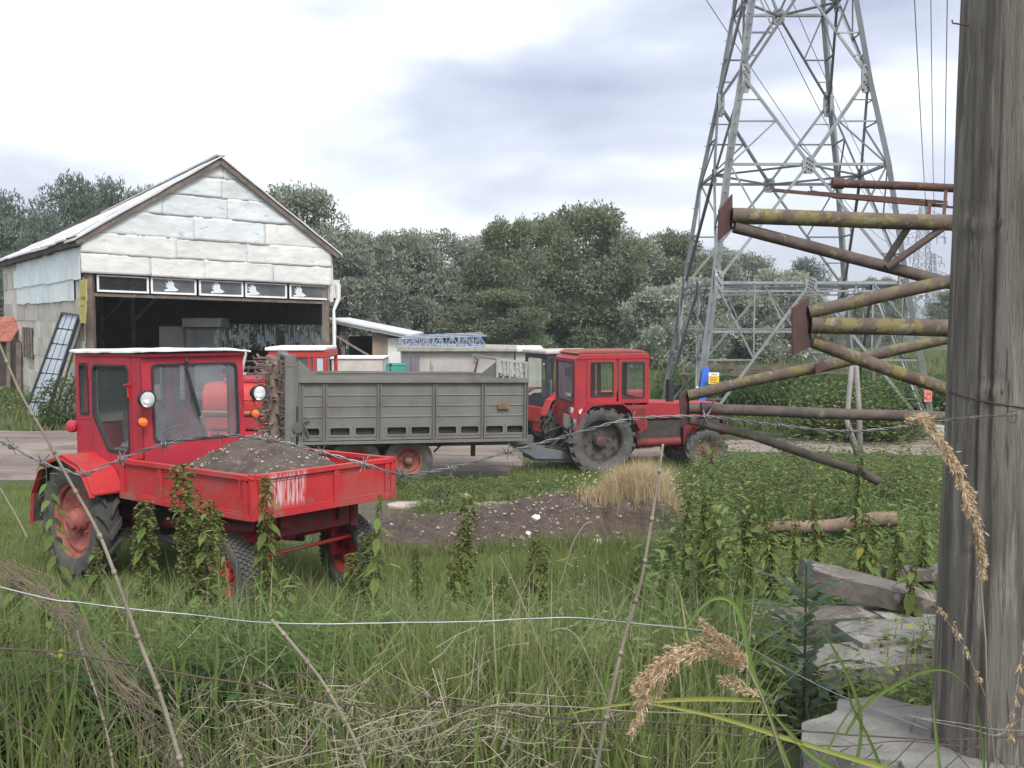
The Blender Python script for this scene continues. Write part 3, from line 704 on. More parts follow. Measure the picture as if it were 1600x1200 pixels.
# left side wall boards
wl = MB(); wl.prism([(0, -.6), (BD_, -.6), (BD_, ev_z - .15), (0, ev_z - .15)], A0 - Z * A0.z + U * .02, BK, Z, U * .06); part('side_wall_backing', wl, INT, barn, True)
rowh = .64
for r_ in range(9):
    s = -.16; z0 = -.55 + r_ * rowh
    while s < BD_ - .1:
        w = random.uniform(.95, 1.35); s1 = min(BD_, s + w)
        corr = (3.65 - .03 * s < z0 + .35) and s < 11.8
        m = MB(); zt = min(z0 + rowh + .04, ev_z - .05)
        if corr and zt > z0:
            k = int((s1 - s) / .11); vs = []
            dz0 = random.uniform(-.03, .03)
            for i in range(k + 1):
                off = .09 + .03 * (r_ % 2) + (.022 if i % 2 else 0)
                p = A0 - U * off + BK * (s + (s1 - s) * i / k); vs += [Vector((p.x, p.y, z0 + dz0)), Vector((p.x, p.y, zt))]
            m.add(vs, [(2 * i, 2 * i + 1, 2 * i + 3, 2 * i + 2) for i in range(k)])
            o = part('corrugated_sheet', m, CORR, barn, True, fix=False)
        else:
            tl = random.uniform(-.02, .02); off = .02 + .015 * (r_ % 2) + random.uniform(0, .015)
            m.prism([(s + .005, z0 + tl), (s1 - .005, z0 - tl + random.uniform(-.02, .02)), (s1 - .005, zt), (s + .005, zt)], A0 - Z * A0.z - U * off, BK, Z, -U * .012)
            part('wall_panel', m, ASB, barn, True)
        s = s1
# barred slot window in the side wall
a = sz_(43, 558); b = sz_(54, 512)
m = MB(); m.prism([(b[0], a[1]), (a[0], a[1]), (a[0], b[1]), (b[0], b[1])], A0 - Z * A0.z - U * .07, BK, Z, -U * .03); w_ = part('window', m, INT, barn, True)
m = MB()
for q in range(4):
    s = b[0] + (a[0] - b[0]) * (q + .0) / 3; m.bar(A0 - Z * A0.z - U * .12 + BK * s + Z * a[1], A0 - Z * A0.z - U * .12 + BK * s + Z * b[1], .07)
part('window_bar', m, WOODG, w_, True)
# right and back walls, floor
m = MB(); RO = A0 - Z * A0.z + U * BW_
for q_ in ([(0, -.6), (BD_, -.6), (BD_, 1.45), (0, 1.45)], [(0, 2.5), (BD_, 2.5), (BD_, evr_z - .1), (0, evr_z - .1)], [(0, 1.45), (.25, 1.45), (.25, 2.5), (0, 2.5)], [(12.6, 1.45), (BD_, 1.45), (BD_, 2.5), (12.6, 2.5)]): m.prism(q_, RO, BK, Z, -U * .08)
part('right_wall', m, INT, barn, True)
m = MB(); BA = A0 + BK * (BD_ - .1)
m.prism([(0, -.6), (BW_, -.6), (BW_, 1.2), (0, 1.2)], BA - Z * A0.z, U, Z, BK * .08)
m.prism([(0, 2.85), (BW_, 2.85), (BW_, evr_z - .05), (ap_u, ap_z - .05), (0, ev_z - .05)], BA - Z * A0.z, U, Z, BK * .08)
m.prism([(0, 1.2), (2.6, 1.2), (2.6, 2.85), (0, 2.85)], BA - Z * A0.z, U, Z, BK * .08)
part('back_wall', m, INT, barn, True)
# opaque dark panel added to close off the opening in the back wall
m = MB(); pg = BA - Z * A0.z + BK * .05; m.prism([(2.6, 1.2), (BW_, 1.2), (BW_, 2.85), (2.6, 2.85)], pg, U, Z, BK * .01); pane = part('back_wall_infill', m, INT, barn, True)
def bird(cx, cz, s, o, ux, flip, nrm_, t):
    pts = [(.46, -.30), (.52, -.36), (.60, -.37), (.50, -.42), (.28, -.5), (-.05, -.48), (-.5, -.5), (-.56, -.38), (-.25, -.28), (-.52, -.06), (-.3, -.08), (-.46, .2), (-.22, .1), (-.28, .42), (-.08, .2), (-.02, .5), (.1, .18), (.2, .22), (.22, -.12), (.34, -.22)]
    return MB().prism([(cx + flip * x * s, cz + z * s) for x, z in pts], o, ux, Z, nrm_ * t)
TRL = LEAF('gap_light_and_sticker', (.75, .78, .82), (.8, .82, .85), None, 2, .6, .75, 0)  # pale stand-in for daylight in the wall gaps, shared with the stickers
us_ = [2.75 + .32 * i for i in range(17)]
for i, u_ in enumerate(us_):
    break
    m = MB(); m.bar(pg - BK * .05 + U * u_ + Z * 1.2, pg - BK * .05 + U * u_ + Z * (2.75 if i > 10 else 2.6), .075, .01, BK); part('gap_light_strip', m, TRL, pane, True)
    if i % 1 == 0:
        m = bird(u_ + .17, 2.05 + .22 * math.sin(i * 2.1), .5, pg - BK * .03, U, -1, -BK, .008); part('bird_sticker', m, TRL, pane, True)
m = MB(); m.prism([(.25, 1.45), (12.6, 1.45), (12.6, 2.5), (.25, 2.5)], RO - U * .03, BK, Z, U * .01); sw = part('side_window', m, GLASS('side_strip_glass', (.12, .12, .13), .2, .25), barn, True)
for i in range(24):
    s_ = .55 + i * .5
    if i in (7, 8, 13, 14, 18): continue
    m = MB(); m.bar(RO - U * .06 + BK * s_ + Z * 1.45, RO - U * .06 + BK * s_ + Z * (2.48 - .25 * (i % 3 == 1)), .09, .008, U); part('gap_light_strip', m, TRL, sw, True)  # pale translucent strips added for the daylight showing through wall gaps
    m = bird(-(s_ + .26), 1.95 + .14 * math.sin(i * 2.1), .46, RO - U * .05, -BK, 1, -U, .008); part('bird_sticker', m, TRL, sw, True)
for u_ in (3.2, 3.45, 3.65, 3.8):
    m = MB(); m.bar(pg - BK * .06 + U * u_ + Z * 3.0, pg - BK * .06 + U * (u_ + .02) + Z * 4.3, .09, .03, BK); part('painted_light_gap', m, DIRTYW, barn, True)  # off-white bars painted in for daylight between the back wall boards
m = MB(); m.prism([(0, 0), (BW_, 0), (BW_, BD_), (0, BD_)], A0 + Z * .06, U, BK, -Z * .1); part('barn_floor', m, BARE, barn, True)
# inner trusses and posts
for s in (5, 10):
    m = MB(); q = A0 - Z * A0.z + BK * s
    m.bar(q + U * .1 + Z * 4.3, q + U * (BW_ - .1) + Z * 4.2, .12, .16); m.bar(q + U * 2 + Z * 4.3, q + U * ap_u + Z * 7.4, .1); m.bar(q + U * 6 + Z * 4.3, q + U * ap_u + Z * 7.4, .1)
    m.bar(q + U * 2.6 + Z * -.5, q + U * 2.6 + Z * 4.3, .12); m.bar(q + U * 2.6 + Z * 2.6, q + U * 4.2 + Z * 4.3, .09); part('roof_truss', m, WOODG, barn, True)
# front posts, beam, window row
m = MB(); q = A0 - Z * A0.z
m.bar(q + U * .12 + Z * -.6 + NF * .02, q + U * .12 + Z * 4.08 + NF * .02, .30, .2, (0, 1, 0)); part('door_post', m, WOODG, barn, True)
m = MB(); m.bar(q + U * (BW_ - .14) + Z * -.6 + NF * .02, q + U * (BW_ - .14) + Z * 3.85 + NF * .02, .22, .2, (0, 1, 0)); part('door_post', m, WOODG, barn, True)
m = MB(); m.bar(q + U * .05 + Z * 3.47 + NF * .03, q + U * (BW_ + .02) + Z * 3.27 + NF * .03, .10, .10); part('lintel_beam', m, WOODG, barn, True)
def topz(u): return 4.07 - .24 * u / BW_
def botz(u): return 3.56 - .20 * u / BW_
edges = [(150, 231), (234, 305), (309, 378), (381, 446), (450, 511)]
for i, (xa, xb) in enumerate(edges):
    ua = uz(xa, 445)[0]; ub = uz(xb, 452)[0]
    O_ = q + NF * .09; fr = .06
    m = MB(); outer = [(ua, botz(ua)), (ub, botz(ub)), (ub, topz(ub)), (ua, topz(ua))]; inner = [(ua + fr, botz(ua) + fr), (ub - fr, botz(ub) + fr), (ub - fr, topz(ub) - fr * .6), (ua + fr, topz(ua) - fr * .6)]
    m.ring(outer, inner, O_, U, Z, NF * .05); w_ = part('window_frame', m, WHITE, barn, True)
    m = MB(); m.prism(inner, O_ + NF * .015, U, Z, NF * .006); part('pane', m, GLB if i else GLASS('clear_dark_glass', (.1, .1, .1), .1, .12), w_, True)
    if i:
        cx_, cz_ = uz([0, 266, 338, 394, 466][i], [0, 448, 451, 454, 457][i]); m = bird(cx_, cz_ + .05, .40, O_ + NF * .028, U, 1, NF, .006); part('bird_sticker', m, DOVE, w_, True)
# white corner trim and torn flap on the right, downpipe
m = MB(); m.bar(q + U * (BW_ + .08) + Z * 3.3, q + U * (BW_ + .08) + Z * 5.1, .14, .03, NF); part('corner_trim', m, SHEETC, barn, True)
m = MB(); m.tube([q + U * (BW_ + .12) + Z * z_ + NF * .05 + U * dx for z_, dx in ((3.9, .18), (3.4, .2), (3.0, .02), (2.4, .03), (1.2, .02), (-.4, .04))], [.10, .08, .05, .07, .05, .05], 8); part('downpipe', m, WHITE, barn, True)
m = MB(); m.box(q + U * (BW_ + .25) + Z * 3.75, (.28, .05, .62)); part('hanging_flap', m, SHEETC, barn, True)
# yellow foam strips at the left corner
for k, (pts) in enumerate([[(124, 438), (134, 436), (134, 470), (125, 466)], [(121, 466), (134, 463), (133, 478), (127, 480)], [(122, 478), (134, 476), (132, 505), (125, 505)], [(114, 556), (124, 553), (123, 568), (112, 568)]]):
    m = MB(); c = [LP(x, y, .22) if k < 3 else LP(x, y, .3) for x, y in pts]; m.add(c + [p + Vector((.05, -.02, 0)) for p in c], [(0, 1, 2, 3), (7, 6, 5, 4), (0, 4, 5, 1), (1, 5, 6, 2), (2, 6, 7, 3), (3, 7, 4, 0)]); part('insulation_strip', m, YEL, barn, True)

# dark tractor cab parked inside
t = thing('parked_machine', 'dark tall cabbed machine parked inside the barn mouth', 'tractor', tuple(P(300, 600, 34.5) * 1.0))
t.location = (P(300, 600, 34.5).x, 34.5, -.45); RM[t.name] = Matrix.Translation(t.location)
def at(px, py, Y, t): return P(px, py, Y) - Vector(RM[t.name].translation)
x0, x1 = at(246, 500, 34.5, t).x, at(347, 500, 34.5, t).x; c0 = at(287, 500, 34.5, t).x
DKG = MAT('dark_machine', (.085, .085, .085), (.05, .05, .05), 3, .6, .1); DKP = MAT('machine_pane', (.055, .06, .06), (.09, .095, .09), 2, .3, 0)
zt = at(300, 497, 34.5, t).z; zm = at(300, 512, 34.5, t).z; zb_ = .9
m = MB(); m.b2((c0, -.2, zm + .02), (x1, .9, zt)); part('roof_sign', m, MAT('roof_box', (.16, .16, .155), (.12, .12, .12), 3, .6, 0), t, bevel=.02)
m = MB()
for xa in (c0 + .03, x1 - .06): m.bar((xa, -.02, zb_), (xa, -.02, zm), .07); m.bar((xa, .85, zb_), (xa, .85, zm), .07)
m.b2((c0, -.05, zm - .07), (x1, .9, zm)); m.b2((c0, -.06, zb_ - .1), (x1, .9, zb_ + .1)); part('cab_frame', m, DKG, t)
m = MB(); m.b2((c0 + .08, 0, zb_), (x1 - .08, .02, zm - .06)); part('windscreen', m, GLB, t)
m = MB(); m.b2((c0 + .3, .5, zb_), (c0 + .75, .7, zb_ + .9)); part('seat', m, BLACK, t, bevel=.05)
m = MB(); m.b2((x0, .1, .6), (c0 - .02, .8, at(260, 510, 34.5, t).z)); part('side_panel', m, MAT('pale_panel', (.20, .2, .2), (.16, .16, .16), 2, .6, 0), t, bevel=.03)
m = MB(); m.b2((x0 + .1, -.9, .5), (x1, .9, zb_ - .12)); part('body', m, DKG, t, bevel=.05)
for sx_ in (x0 + .1, x1 - .1):
    m = MB(); m.lathe([(.15, -.14), (.45, -.14), (.5, -.08), (.5, .08), (.45, .14), (.15, .14)], 20, Matrix.Translation((sx_, -.3, .5)) @ Matrix.Rotation(R_(90), 4, 'Z'), True); part('wheel', m, TYRE, t)

# leaning glazed frame
lf = thing('leaning_window_frame', 'long metal gridded window frame leaning against the barn corner', 'window frame', tuple(P(55, 652, 32.2)))
a, b, c, d = P(38, 650, 32.4), P(72, 652, 31.7), P(124, 493, 30.7), P(98, 489, 31.3)
ex = (b - a); ey = (d - a); exn = ex.normalized(); nn_ = ex.cross(ey).normalized() * -1
m = MB()
for p_, q_ in ((a, b), (b, c), (c, d), (d, a)): m.bar(p_, q_, .06, .10, nn_)
part('frame', m, MAT('dark_frame', (.05, .055, .065), (.07, .07, .075), 5, .5, .1), lf, True)
for i in range(3):
    for j in range(7):
        f = lambda u_, v_: (a.lerp(b, u_)).lerp(d.lerp(c, u_), v_)
        g0, g1 = .02, .98; us2 = [0, .28, .62, 1]
        u0, u1 = us2[i] + .02, us2[i + 1] - .02; v0, v1 = j / 7 + .008, (j + 1) / 7 - .008
        pts = [f(u0, v0), f(u1, v0), f(u1, v1), f(u0, v1)]
        m = MB(); tl = nn_ * random.uniform(0, .012)
        m.add([p_ + tl for p_ in pts] + [p_ + nn_ * .008 for p_ in pts], [(0, 1, 2, 3), (7, 6, 5, 4), (0, 4, 5, 1), (1, 5, 6, 2), (2, 6, 7, 3), (3, 7, 4, 0)]); part('pane', m, PANEB, lf, True)
m = MB()
for v_ in [k / 7 for k in range(1, 7)]: m.bar(f(0, v_) + nn_ * .02, f(1, v_) + nn_ * .02, .025, .03, nn_)
for u_ in (.28, .62): m.bar(f(u_, 0) + nn_ * .02, f(u_, 1) + nn_ * .02, .022, .03, nn_)
part('glazing_bar', m, BLACK, lf, True)
for k, (p_, q_, w, lb) in enumerate([((80, 662, 31.9), (130, 500, 30.9), .14, 'grey plank leaning beside the gridded window frame'), ((92, 655, 32.1), (139, 535, 31.0), .10, 'thin dark plank leaning nearest the barn corner')]):
    m = MB(); a_, b_ = P(*p_), P(*q_); m.bar(Vector(), b_ - a_, w, .04, (1, 0, 0)); o = part('leaning_plank', m, WOODG, bevel=.004); o.location = a_; meta(o, lb, 'plank')

# far left tiled shed
sh = thing('tiled_shed', 'small shed with a red tiled roof at the left edge behind the barn', 'shed', (P(0, 560, 41).x - 2, 41, -.5))
m = MB(); xr = P(18, 560, 41).x; zt = P(0, 532, 41).z
m.b2((xr - 6, 41, -.6), (xr + 1.2, 41.2, zt), None); 
part('wall', m, INT, sh, True)
for q in range(9):
    for r_ in range(5):
        m = MB(); xa = xr + .1 - q * .5; z0 = zt - .05 + r_ * .19; y0 = 40.8 + r_ * .28; m.prism([(0, 0), (.49, 0), (.49, .04), (0, .04)], (xa - .5, y0, z0 + random.uniform(-.01, .01)), (1, 0, 0), (0, -.3, 1), (0, .31, .21)); part('roof_tile', m, TILE, sh, True)
for px_, w in ((14, .15), (30, .2)):
    m = MB(); m.bar(P(px_, 610, 40.7), P(px_, 535, 40.7), w, .12); part('post', m, WOODG, sh, True)

# lean-to right of the barn
lt = thing('lean_to_shed', 'low open lean-to with a white edged sloping roof right of the barn', 'shed', (P(570, 560, 37).x, 37, -.5))
def LT(px, py, Y=37): return P(px, py, Y)
zl, zr = LT(517, 503).z, LT(640, 529).z; xl, xr = LT(514, 500).x, LT(640, 500).x
m = MB(); m.prism([(xl, zl), (xr, zr), (xr, zr + .09), (xl, zl + .09)], (0, 36.6, 0), (1, 0, 0), (0, 0, 1), (0, .05, 0)); part('fascia', m, WHITE, lt, True)
m = MB(); m.prism([(xl, zl + .095), (xr + .1, zr + .095), (xr + .1, zr + .15), (xl, zl + .15)], (0, 36.5, 0), (1, 0, 0), (0, 0, 1), (0, 5.2, 0)); part('roof', m, ROOFW, lt, True)
m = MB(); m.b2((xl, 41.5, -.6), (xr, 41.6, zr)); m.b2((xr - .1, 37, -.6), (xr, 41.5, zr - .02)); part('back_wall', m, INT, lt, True)
m = MB(); m.bar(LT(537, 570), LT(537, 508), .13, .13); part('post', m, WOODG, lt, True)
m = MB(); m.bar(LT(527, 570, 38), LT(529, 506, 38), .10, .1); part('post', m, WOODG, lt, True)
m = MB(); m.bar(LT(520, 522, 36.9), LT(584, 560, 36.9), .13, .06); part('diagonal_brace', m, MAT('pale_board', (.27, .23, .2), (.2, .17, .15), 5, .9, .1), lt, True)
m = MB(); a = LT(582, 523); b = LT(606, 585); m.b2((a.x, 36.95, -.4), (b.x, 37.0, LT(582, 519).z - .02)); part('plywood_panel', m, WOODP, lt, True)
m = MB(); m.b2((b.x + .01, 36.95, -.4), (LT(632, 540).x, 37.0, LT(620, 528).z)); part('white_panel', m, WHITE, lt, True)

# concrete shed with flat roof
cs = thing('concrete_shed', 'low stained concrete shed with a flat slab roof and grey doors', 'shed', (P(715, 580, 33).x, 33, -.5))
xa, xb = P(626, 560, 33).x, P(803, 560, 33).x; zt = P(700, 549, 33).z
m = MB(); m.b2((xa, 33, -.6), (xb, 37, zt)); part('wall', m, CONCW, cs, True)
m = MB(); m.prism([(xa - .1, zt + .003), (xb + .1, zt + .003), (xb + .1, P(800, 545, 32.8).z), (xa - .1, P(626, 541, 32.8).z)], (0, 32.8, 0), (1, 0, 0), (0, 0, 1), (0, 4.4, 0)); part('roof_slab', m, CONC, cs, True, bevel=.01)
for i in range(2):
    m = MB(); x_ = P(629 + i * 13.5, 560, 33).x; m.b2((x_, 32.95, -.5), (x_ + .26, 32.985, P(640, 557, 33).z)); part('door', m, MAT('grey_door', (.15, .155, .17), (.12, .12, .14), 3, .6, .05), cs, True)
m = MB(); p_ = P(742, 582, 32.9); m.tube([p_, p_ + Vector((.06, 0, .25)), p_ + Vector((.1, 0, .42)), p_ + Vector((-.02, 0, .46))], .03, 8); part('vent_pipe', m, RUST, cs, True)
wb = thing('white_building', 'pale low building behind the right end of the concrete shed', 'building', (P(828, 580, 42).x, 42, -.5))
xa, xb = P(806, 560, 42).x, P(846, 560, 42).x; m = MB(); m.b2((xa, 42, -.6), (xb, 47, P(820, 549, 42).z)); part('wall', m, DIRTYW, wb, True)
m = MB(); m.b2((xa - .1, 41.8, P(820, 549, 42).z + .003), (xb + .1, 47.2, P(820, 547, 42).z + .05)); part('roof', m, WHITE, wb, True)
# blue lattice truss bundle on the slab roof
lb = thing('steel_lattice_bundle', 'bundle of blue and silver steel lattice lying on the flat shed roof', 'truss', tuple(P(690, 545, 33.8)))
zb0 = P(690, 549, 33.6).z + .04
for k in range(3):
    y_ = 33.3 + k * .45; xa, xb = P(623 + k * 5, 540, y_).x, P(760 - k * 4, 540, y_).x
    m = MB(); h = .34 + .04 * k; dz = .0; r0 = .022
    fl = lambda x: zb0 + .03 + .1 * (x - xa) / (xb - xa)
    for z_ in (0, h):
        for yy in (0, .3): m.tube([(xa, y_ + yy, fl(xa) + z_), (xb, y_ + yy, fl(xb) + z_)], r0, 6)
    n = 13
    for i in range(n):
        x_0 = xa + (xb - xa) * i / n; x_1 = xa + (xb - xa) * (i + 1) / n
        m.tube([(x_0, y_, fl(x_0) + (0 if i % 2 else h)), (x_1, y_, fl(x_1) + (h if i % 2 else 0))], r0 * .8, 5); m.tube([(x_0, y_, fl(x_0)), (x_0, y_ + .3, fl(x_0) + h)], r0 * .7, 5); m.tube([(x_1, y_, fl(x_1) + h), (x_1, y_ + .3, fl(x_1) + h)], r0 * .7, 5)
    part('lattice_girder', m, [BLUELAT, STEEL, BLUELAT][k], lb, True)
# white box and green crates in front of the lean-to
bx = thing('pale_metal_box', 'large pale grey metal box behind the grey trailer', 'container', (P(558, 580, 27).x, 27, -.5))
xa, xb = P(518, 570, 27).x, P(598, 570, 27).x; z1 = P(550, 561, 27).z
m = MB(); m.b2((xa, 27, -.45), (xb, 28.3, z1)); part('body', m, DIRTYW, bx, True, bevel=.01)
m = MB(); m.b2((xa - .03, 26.96, z1 + .002), (xb + .03, 28.34, z1 + .05)); part('lid', m, WHITE, bx, True, bevel=.008)
TEAL = MAT('teal_plastic', (.07, .33, .27), (.05, .25, .21), 4, .5, .05)
for k in range(6):
    x_ = P(608, 570, 28).x + (k % 2) * .38 - .12; z0 = .84 + (k // 2) * .24
    m = MB(); m.ring(rect4(-.2, -.15, .2, .15), rect4(-.17, -.12, .17, .12), (0, 0, 0), (1, 0, 0), (0, 1, 0), (0, 0, .21)); m.b2((-.2, -.15, -.015), (.2, .15, -.002)); m.b2((-.22, -.17, .16), (.22, -.151, .19)); m.b2((-.22, .151, .16), (.22, .17, .19))
    o = part('plastic_crate', m, TEAL); o.location = (x_, 28 - .1, z0); meta(o, ['bottom left', 'bottom right', 'middle left', 'middle right', 'top left', 'top right'][k] + ' teal plastic crate of the stack behind the grey trailer', 'crate', 'stacked teal crates')
m = MB(); m.b2((-.5, -.4, 0), (.5, .4, 1.31)); o = part('crate_pallet', m, WOODG); o.location = (P(612, 575, 28).x, 28, -.5); meta(o, 'dark wooden box under the stack of teal crates', 'box')

# ------------------------------------------------------------------ air
hz = bpy.data.materials.new('air'); hz.use_nodes = True; hz.node_tree.nodes.clear()
ho = hz.node_tree.nodes.new('ShaderNodeOutputMaterial'); hv = hz.node_tree.nodes.new('ShaderNodeVolumePrincipled')
hv.inputs['Color'].default_value = (.90, .94, 1, 1); hv.inputs['Density'].default_value = HAZE; hv.inputs['Anisotropy'].default_value = .2
hz.node_tree.links.new(hv.outputs[0], ho.inputs['Volume'])
m = MB(); m.b2((-5200, -3000, -6), (5200, 5200, 62)); o = part('haze', m, hz); o['kind'] = 'stuff'; meta(o, 'thin pale haze in the air over the whole yard', 'haze')

# ------------------------------------------------------------------ wheels
def tyre_mb(R, w, rr_, lugs=0, lugh=.035, block=False, M=None):
    m = MB(); sh = w * .5
    prof = [(rr_, -sh * .72), (rr_ + (R - rr_) * .35, -sh * 1.02), (rr_ + (R - rr_) * .72, -sh), (R - lugh * 1.1, -sh * .82), (R - lugh, -sh * .3), (R - lugh, sh * .3), (R - lugh * 1.1, sh * .82), (rr_ + (R - rr_) * .72, sh), (rr_ + (R - rr_) * .35, sh * 1.02), (rr_, sh * .72)]
    m.lathe(prof, 48, M, True)
    if lugs:
        for i in range(lugs):
            for s in (-1, 1):
                a0 = 2 * math.pi * (i + (.5 if s > 0 else 0)) / lugs; da = 2 * math.pi / lugs
                vs = []
                # lug runs from the centre line to the shoulder, sweeping back
                path = [(0.02 * s, 0.0, 0), (sh * .55 * s, .38, 0), (sh * .93 * s, .62, .0), (sh * 1.03 * s, .70, -.10 * (R - rr_) / .2)]
                tk = .16 if not block else .2
                for h, t, dr in path:
                    for e_ in (-tk, tk):
                        a = a0 + da * (t + e_)
                        for rad in (R - lugh * 1.6 + dr * .6, R + dr * .5):
                            vs.append((rad * math.cos(a), h, rad * math.sin(a)))
                fs = []
                for k in range(3):
                    b = k * 4; fs += [(b + 1, b + 5, b + 7, b + 3), (b, b + 4, b + 5, b + 1), (b + 2, b + 3, b + 7, b + 6)]
                fs += [(0, 1, 3, 2), (12, 14, 15, 13)]
                m.add(vs, fs, M)
    if block:
        n = 46
        for row, hh in enumerate((-.75, -.38, 0, .38, .75)):
            for i in range(n):
                a = 2 * math.pi * (i + .5 * (row % 2)) / n
                T = Matrix.Rotation(-a, 4, 'Y') @ Matrix.Translation((R - lugh * .6, sh * hh, 0))
                if M: T = M @ T
                m.box((0, 0, 0), (lugh * .9, w * .15, 2 * math.pi * R / n * .62), T)
    return m
def wheel(parent, c, R, w, rr_, rimmat, lugs, side=-1, block=False, dish=.05, hubmat=None, holes=0, steer=0, lugh=.035):
    """side -1: outer face towards -y"""
    M = Matrix.Translation(c) @ Matrix.Rotation(steer, 4, 'Z')
    s = side; m = MB()
    m.lathe([(rr_ + .012, -w * .36), (rr_ + .012, -w * .3), (rr_ - .02, -w * .26), (rr_ - .02, w * .26), (rr_ + .012, w * .3), (rr_ + .012, w * .36), (rr_ - .035, w * .24), (rr_ - .035, -w * .24)], 40, M, True)
    o_ = s * dish
    m.lathe([(rr_ - .025, o_), (rr_ * .80, o_ + s * .015), (rr_ * .62, o_ - s * .03), (rr_ * .34, o_ - s * .035), (rr_ * .30, o_ + s * .05), (.0, o_ + s * .055)], 32, M)
    rim = part('wheel', m, rimmat, parent, smooth=True)
    part('tyre', tyre_mb(R, w, rr_, lugs, lugh, block, M), TYRE, rim, smooth=True)
    h = MB(); h.lathe([(rr_ * .26, o_ + s * .05), (rr_ * .24, o_ + s * .10), (rr_ * .12, o_ + s * .12), (0, o_ + s * .125)], 20, M)
    for i in range(8):
        a = i * math.pi / 4; h.tube([(rr_ * .42 * math.cos(a), o_ - s * .05, rr_ * .42 * math.sin(a)), (rr_ * .42 * math.cos(a), o_ + s * .0, rr_ * .42 * math.sin(a))], .014, 6, True, M)
    part('hub', h, hubmat or rimmat, rim, smooth=True)
    if holes:
        h = MB()
        for i in range(holes):
            a = i * 2 * math.pi / holes + .3; h.tube([(rr_ * .72 * math.cos(a), o_ + s * .0, rr_ * .72 * math.sin(a)), (rr_ * .72 * math.cos(a), o_ + s * .018, rr_ * .72 * math.sin(a))], rr_ * .075, 10, True, M)
        part('rim_hole', h, BLACK, rim)
    return rim
def window(parent, name, outer, inner, o, ux, uy, t, mat, glass, gname='pane', gasket=True):
    """framed opening with rubber seal and glass"""
    m = MB(); m.ring(outer, inner, o, ux, uy, t); w_ = part(name, m, mat, parent, bevel=.004)
    o = Vector(o); ux = Vector(ux); uy = Vector(uy); t = Vector(t)
    cx = sum(p[0] for p in inner) / len(inner); cy = sum(p[1] for p in inner) / len(inner)
    sh = lambda p, d: (p[0] + (cx - p[0]) / max(1e-6, math.hypot(cx - p[0], cy - p[1])) * d, p[1] + (cy - p[1]) / max(1e-6, math.hypot(cx - p[0], cy - p[1])) * d)
    if gasket:
        g = MB(); g.ring([sh(p, -.006) for p in inner], [sh(p, .026) for p in inner], o - t * .25, ux, uy, t * 1.5); part('rubber_seal', g, BLACK, w_, smooth=True)
    g = MB(); g.prism([sh(p, .012) for p in inner], o + t * .45, ux, uy, t * .12); part(gname, g, glass, w_)
    return w_
def panel(m, x0, x1, z0, z1, y, s, ribs, th=.02, axis='x'):
    """drop side of a load bed: sheet, top/bottom rail and ribs. axis x: runs along x at given y; s outward sign"""
    def B(a0, a1, b0, b1, d0, d1):
        if axis == 'x': m.b2((a0, min(y + s * d0, y + s * d1), b0), (a1, max(y + s * d0, y + s * d1), b1))
        else: m.b2((min(y + s * d0, y + s * d1), a0, b0), (max(y + s * d0, y + s * d1), a1, b1))
    B(x0, x1, z0 + .01, z1 - .01, 0, th); B(x0 - .001, x1 + .001, z1 - .045, z1, -.012, th + .028); B(x0 - .001, x1 + .001, z0, z0 + .05, -.003, th + .024)
    B(x0 + .005, x1 - .005, z0 + .052, z0 + .066, th, th + .008); B(x0 + .005, x1 - .005, z1 - .075, z1 - .06, th, th + .008)
    for r_ in ribs: B(r_ - .03, r_ + .03, z0 + .05, z1 - .045, th, th + .02)

# ------------------------------------------------------------------ small red chassis tractor with load bed
TX, TY = -4.09, 11.33
tk = thing('red_chassis_tractor', 'small red tractor with a cab and a low front load bed of soil', 'tractor', (TX, TY, .03), (R_(-.6), R_(-1.0), R_(-39.8)))
r_ = wheel(tk, (0, -.76, .62), .62, .27, .40, RIMR, 16, -1, dish=.02, lugh=.045)
wheel(tk, (0, .76, .62), .62, .27, .40, RIMR, 16, 1, dish=.02, lugh=.045)
wheel(tk, (2.56, -.70, .38), .38, .19, .22, RIMO, 0, -1, True, dish=.03, steer=R_(-4), lugh=.018)
wheel(tk, (2.56, .72, .38), .38, .19, .22, RIMO, 0, 1, True, dish=.03, steer=R_(-4), lugh=.018)
m = MB()
for y in (-.34, .34): m.tube([(.1, y, .62), (1.4, y, .66), (2.55, y, .74)], .065, 10)
m.b2((.4, -.4, .55), (.55, .4, .7)); m.b2((1.5, -.42, .62), (1.62, .42, .74)); part('chassis', m, REDD, tk, smooth=True)
m = MB(); m.tube([(2.5, -.60, .66), (2.5, .58, .66)], .065, 12); m.tube([(2.5, 0, .60), (2.5, 0, .80)], .09, 10)
for y in (-.60, .58): m.tube([(2.5, y, .36), (2.5, y, .74)], .045, 10); m.tube([(2.5, y, .38), (2.5, y * 1.2, .38)], .045, 10)
m.b2((2.44, -.66, .60), (2.56, -.5, .72)); m.b2((2.44, .5, .60), (2.56, .66, .72)); part('front_axle', m, REDM, tk, smooth=True, bevel=.006)
m = MB(); m.tube([(2.72, -.66, .52), (2.72, .64, .56)], .02, 8); m.tube([(2.72, -.66, .52), (2.5, -.62, .55)], .022, 8); m.tube([(2.72, .64, .56), (2.5, .6, .55)], .022, 8); part('tie_rod', m, RED, tk, smooth=True)
m = MB(); m.b2((1.05, -.40, .80), (2.95, -.28, .95)); m.b2((1.05, .28, .80), (2.95, .40, .95)); m.b2((2.78, -.45, .72), (2.9, .45, .94)); m.b2((1.1, -.42, .84), (1.25, .42, .94)); m.b2((2.2, -.42, .84), (2.35, .42, .94))
m.tube([(2.86, .52, .7), (2.86, .52, .95)], .06, 10); m.tube([(2.0, 0, .55), (2.3, 0, .95)], .05, 10)
for i in range(18): m.b2((1.1 + i * .09, -.415, .86), (1.14 + i * .09, -.402, .89))
part('bed_subframe', m, REDD, tk, bevel=.004)
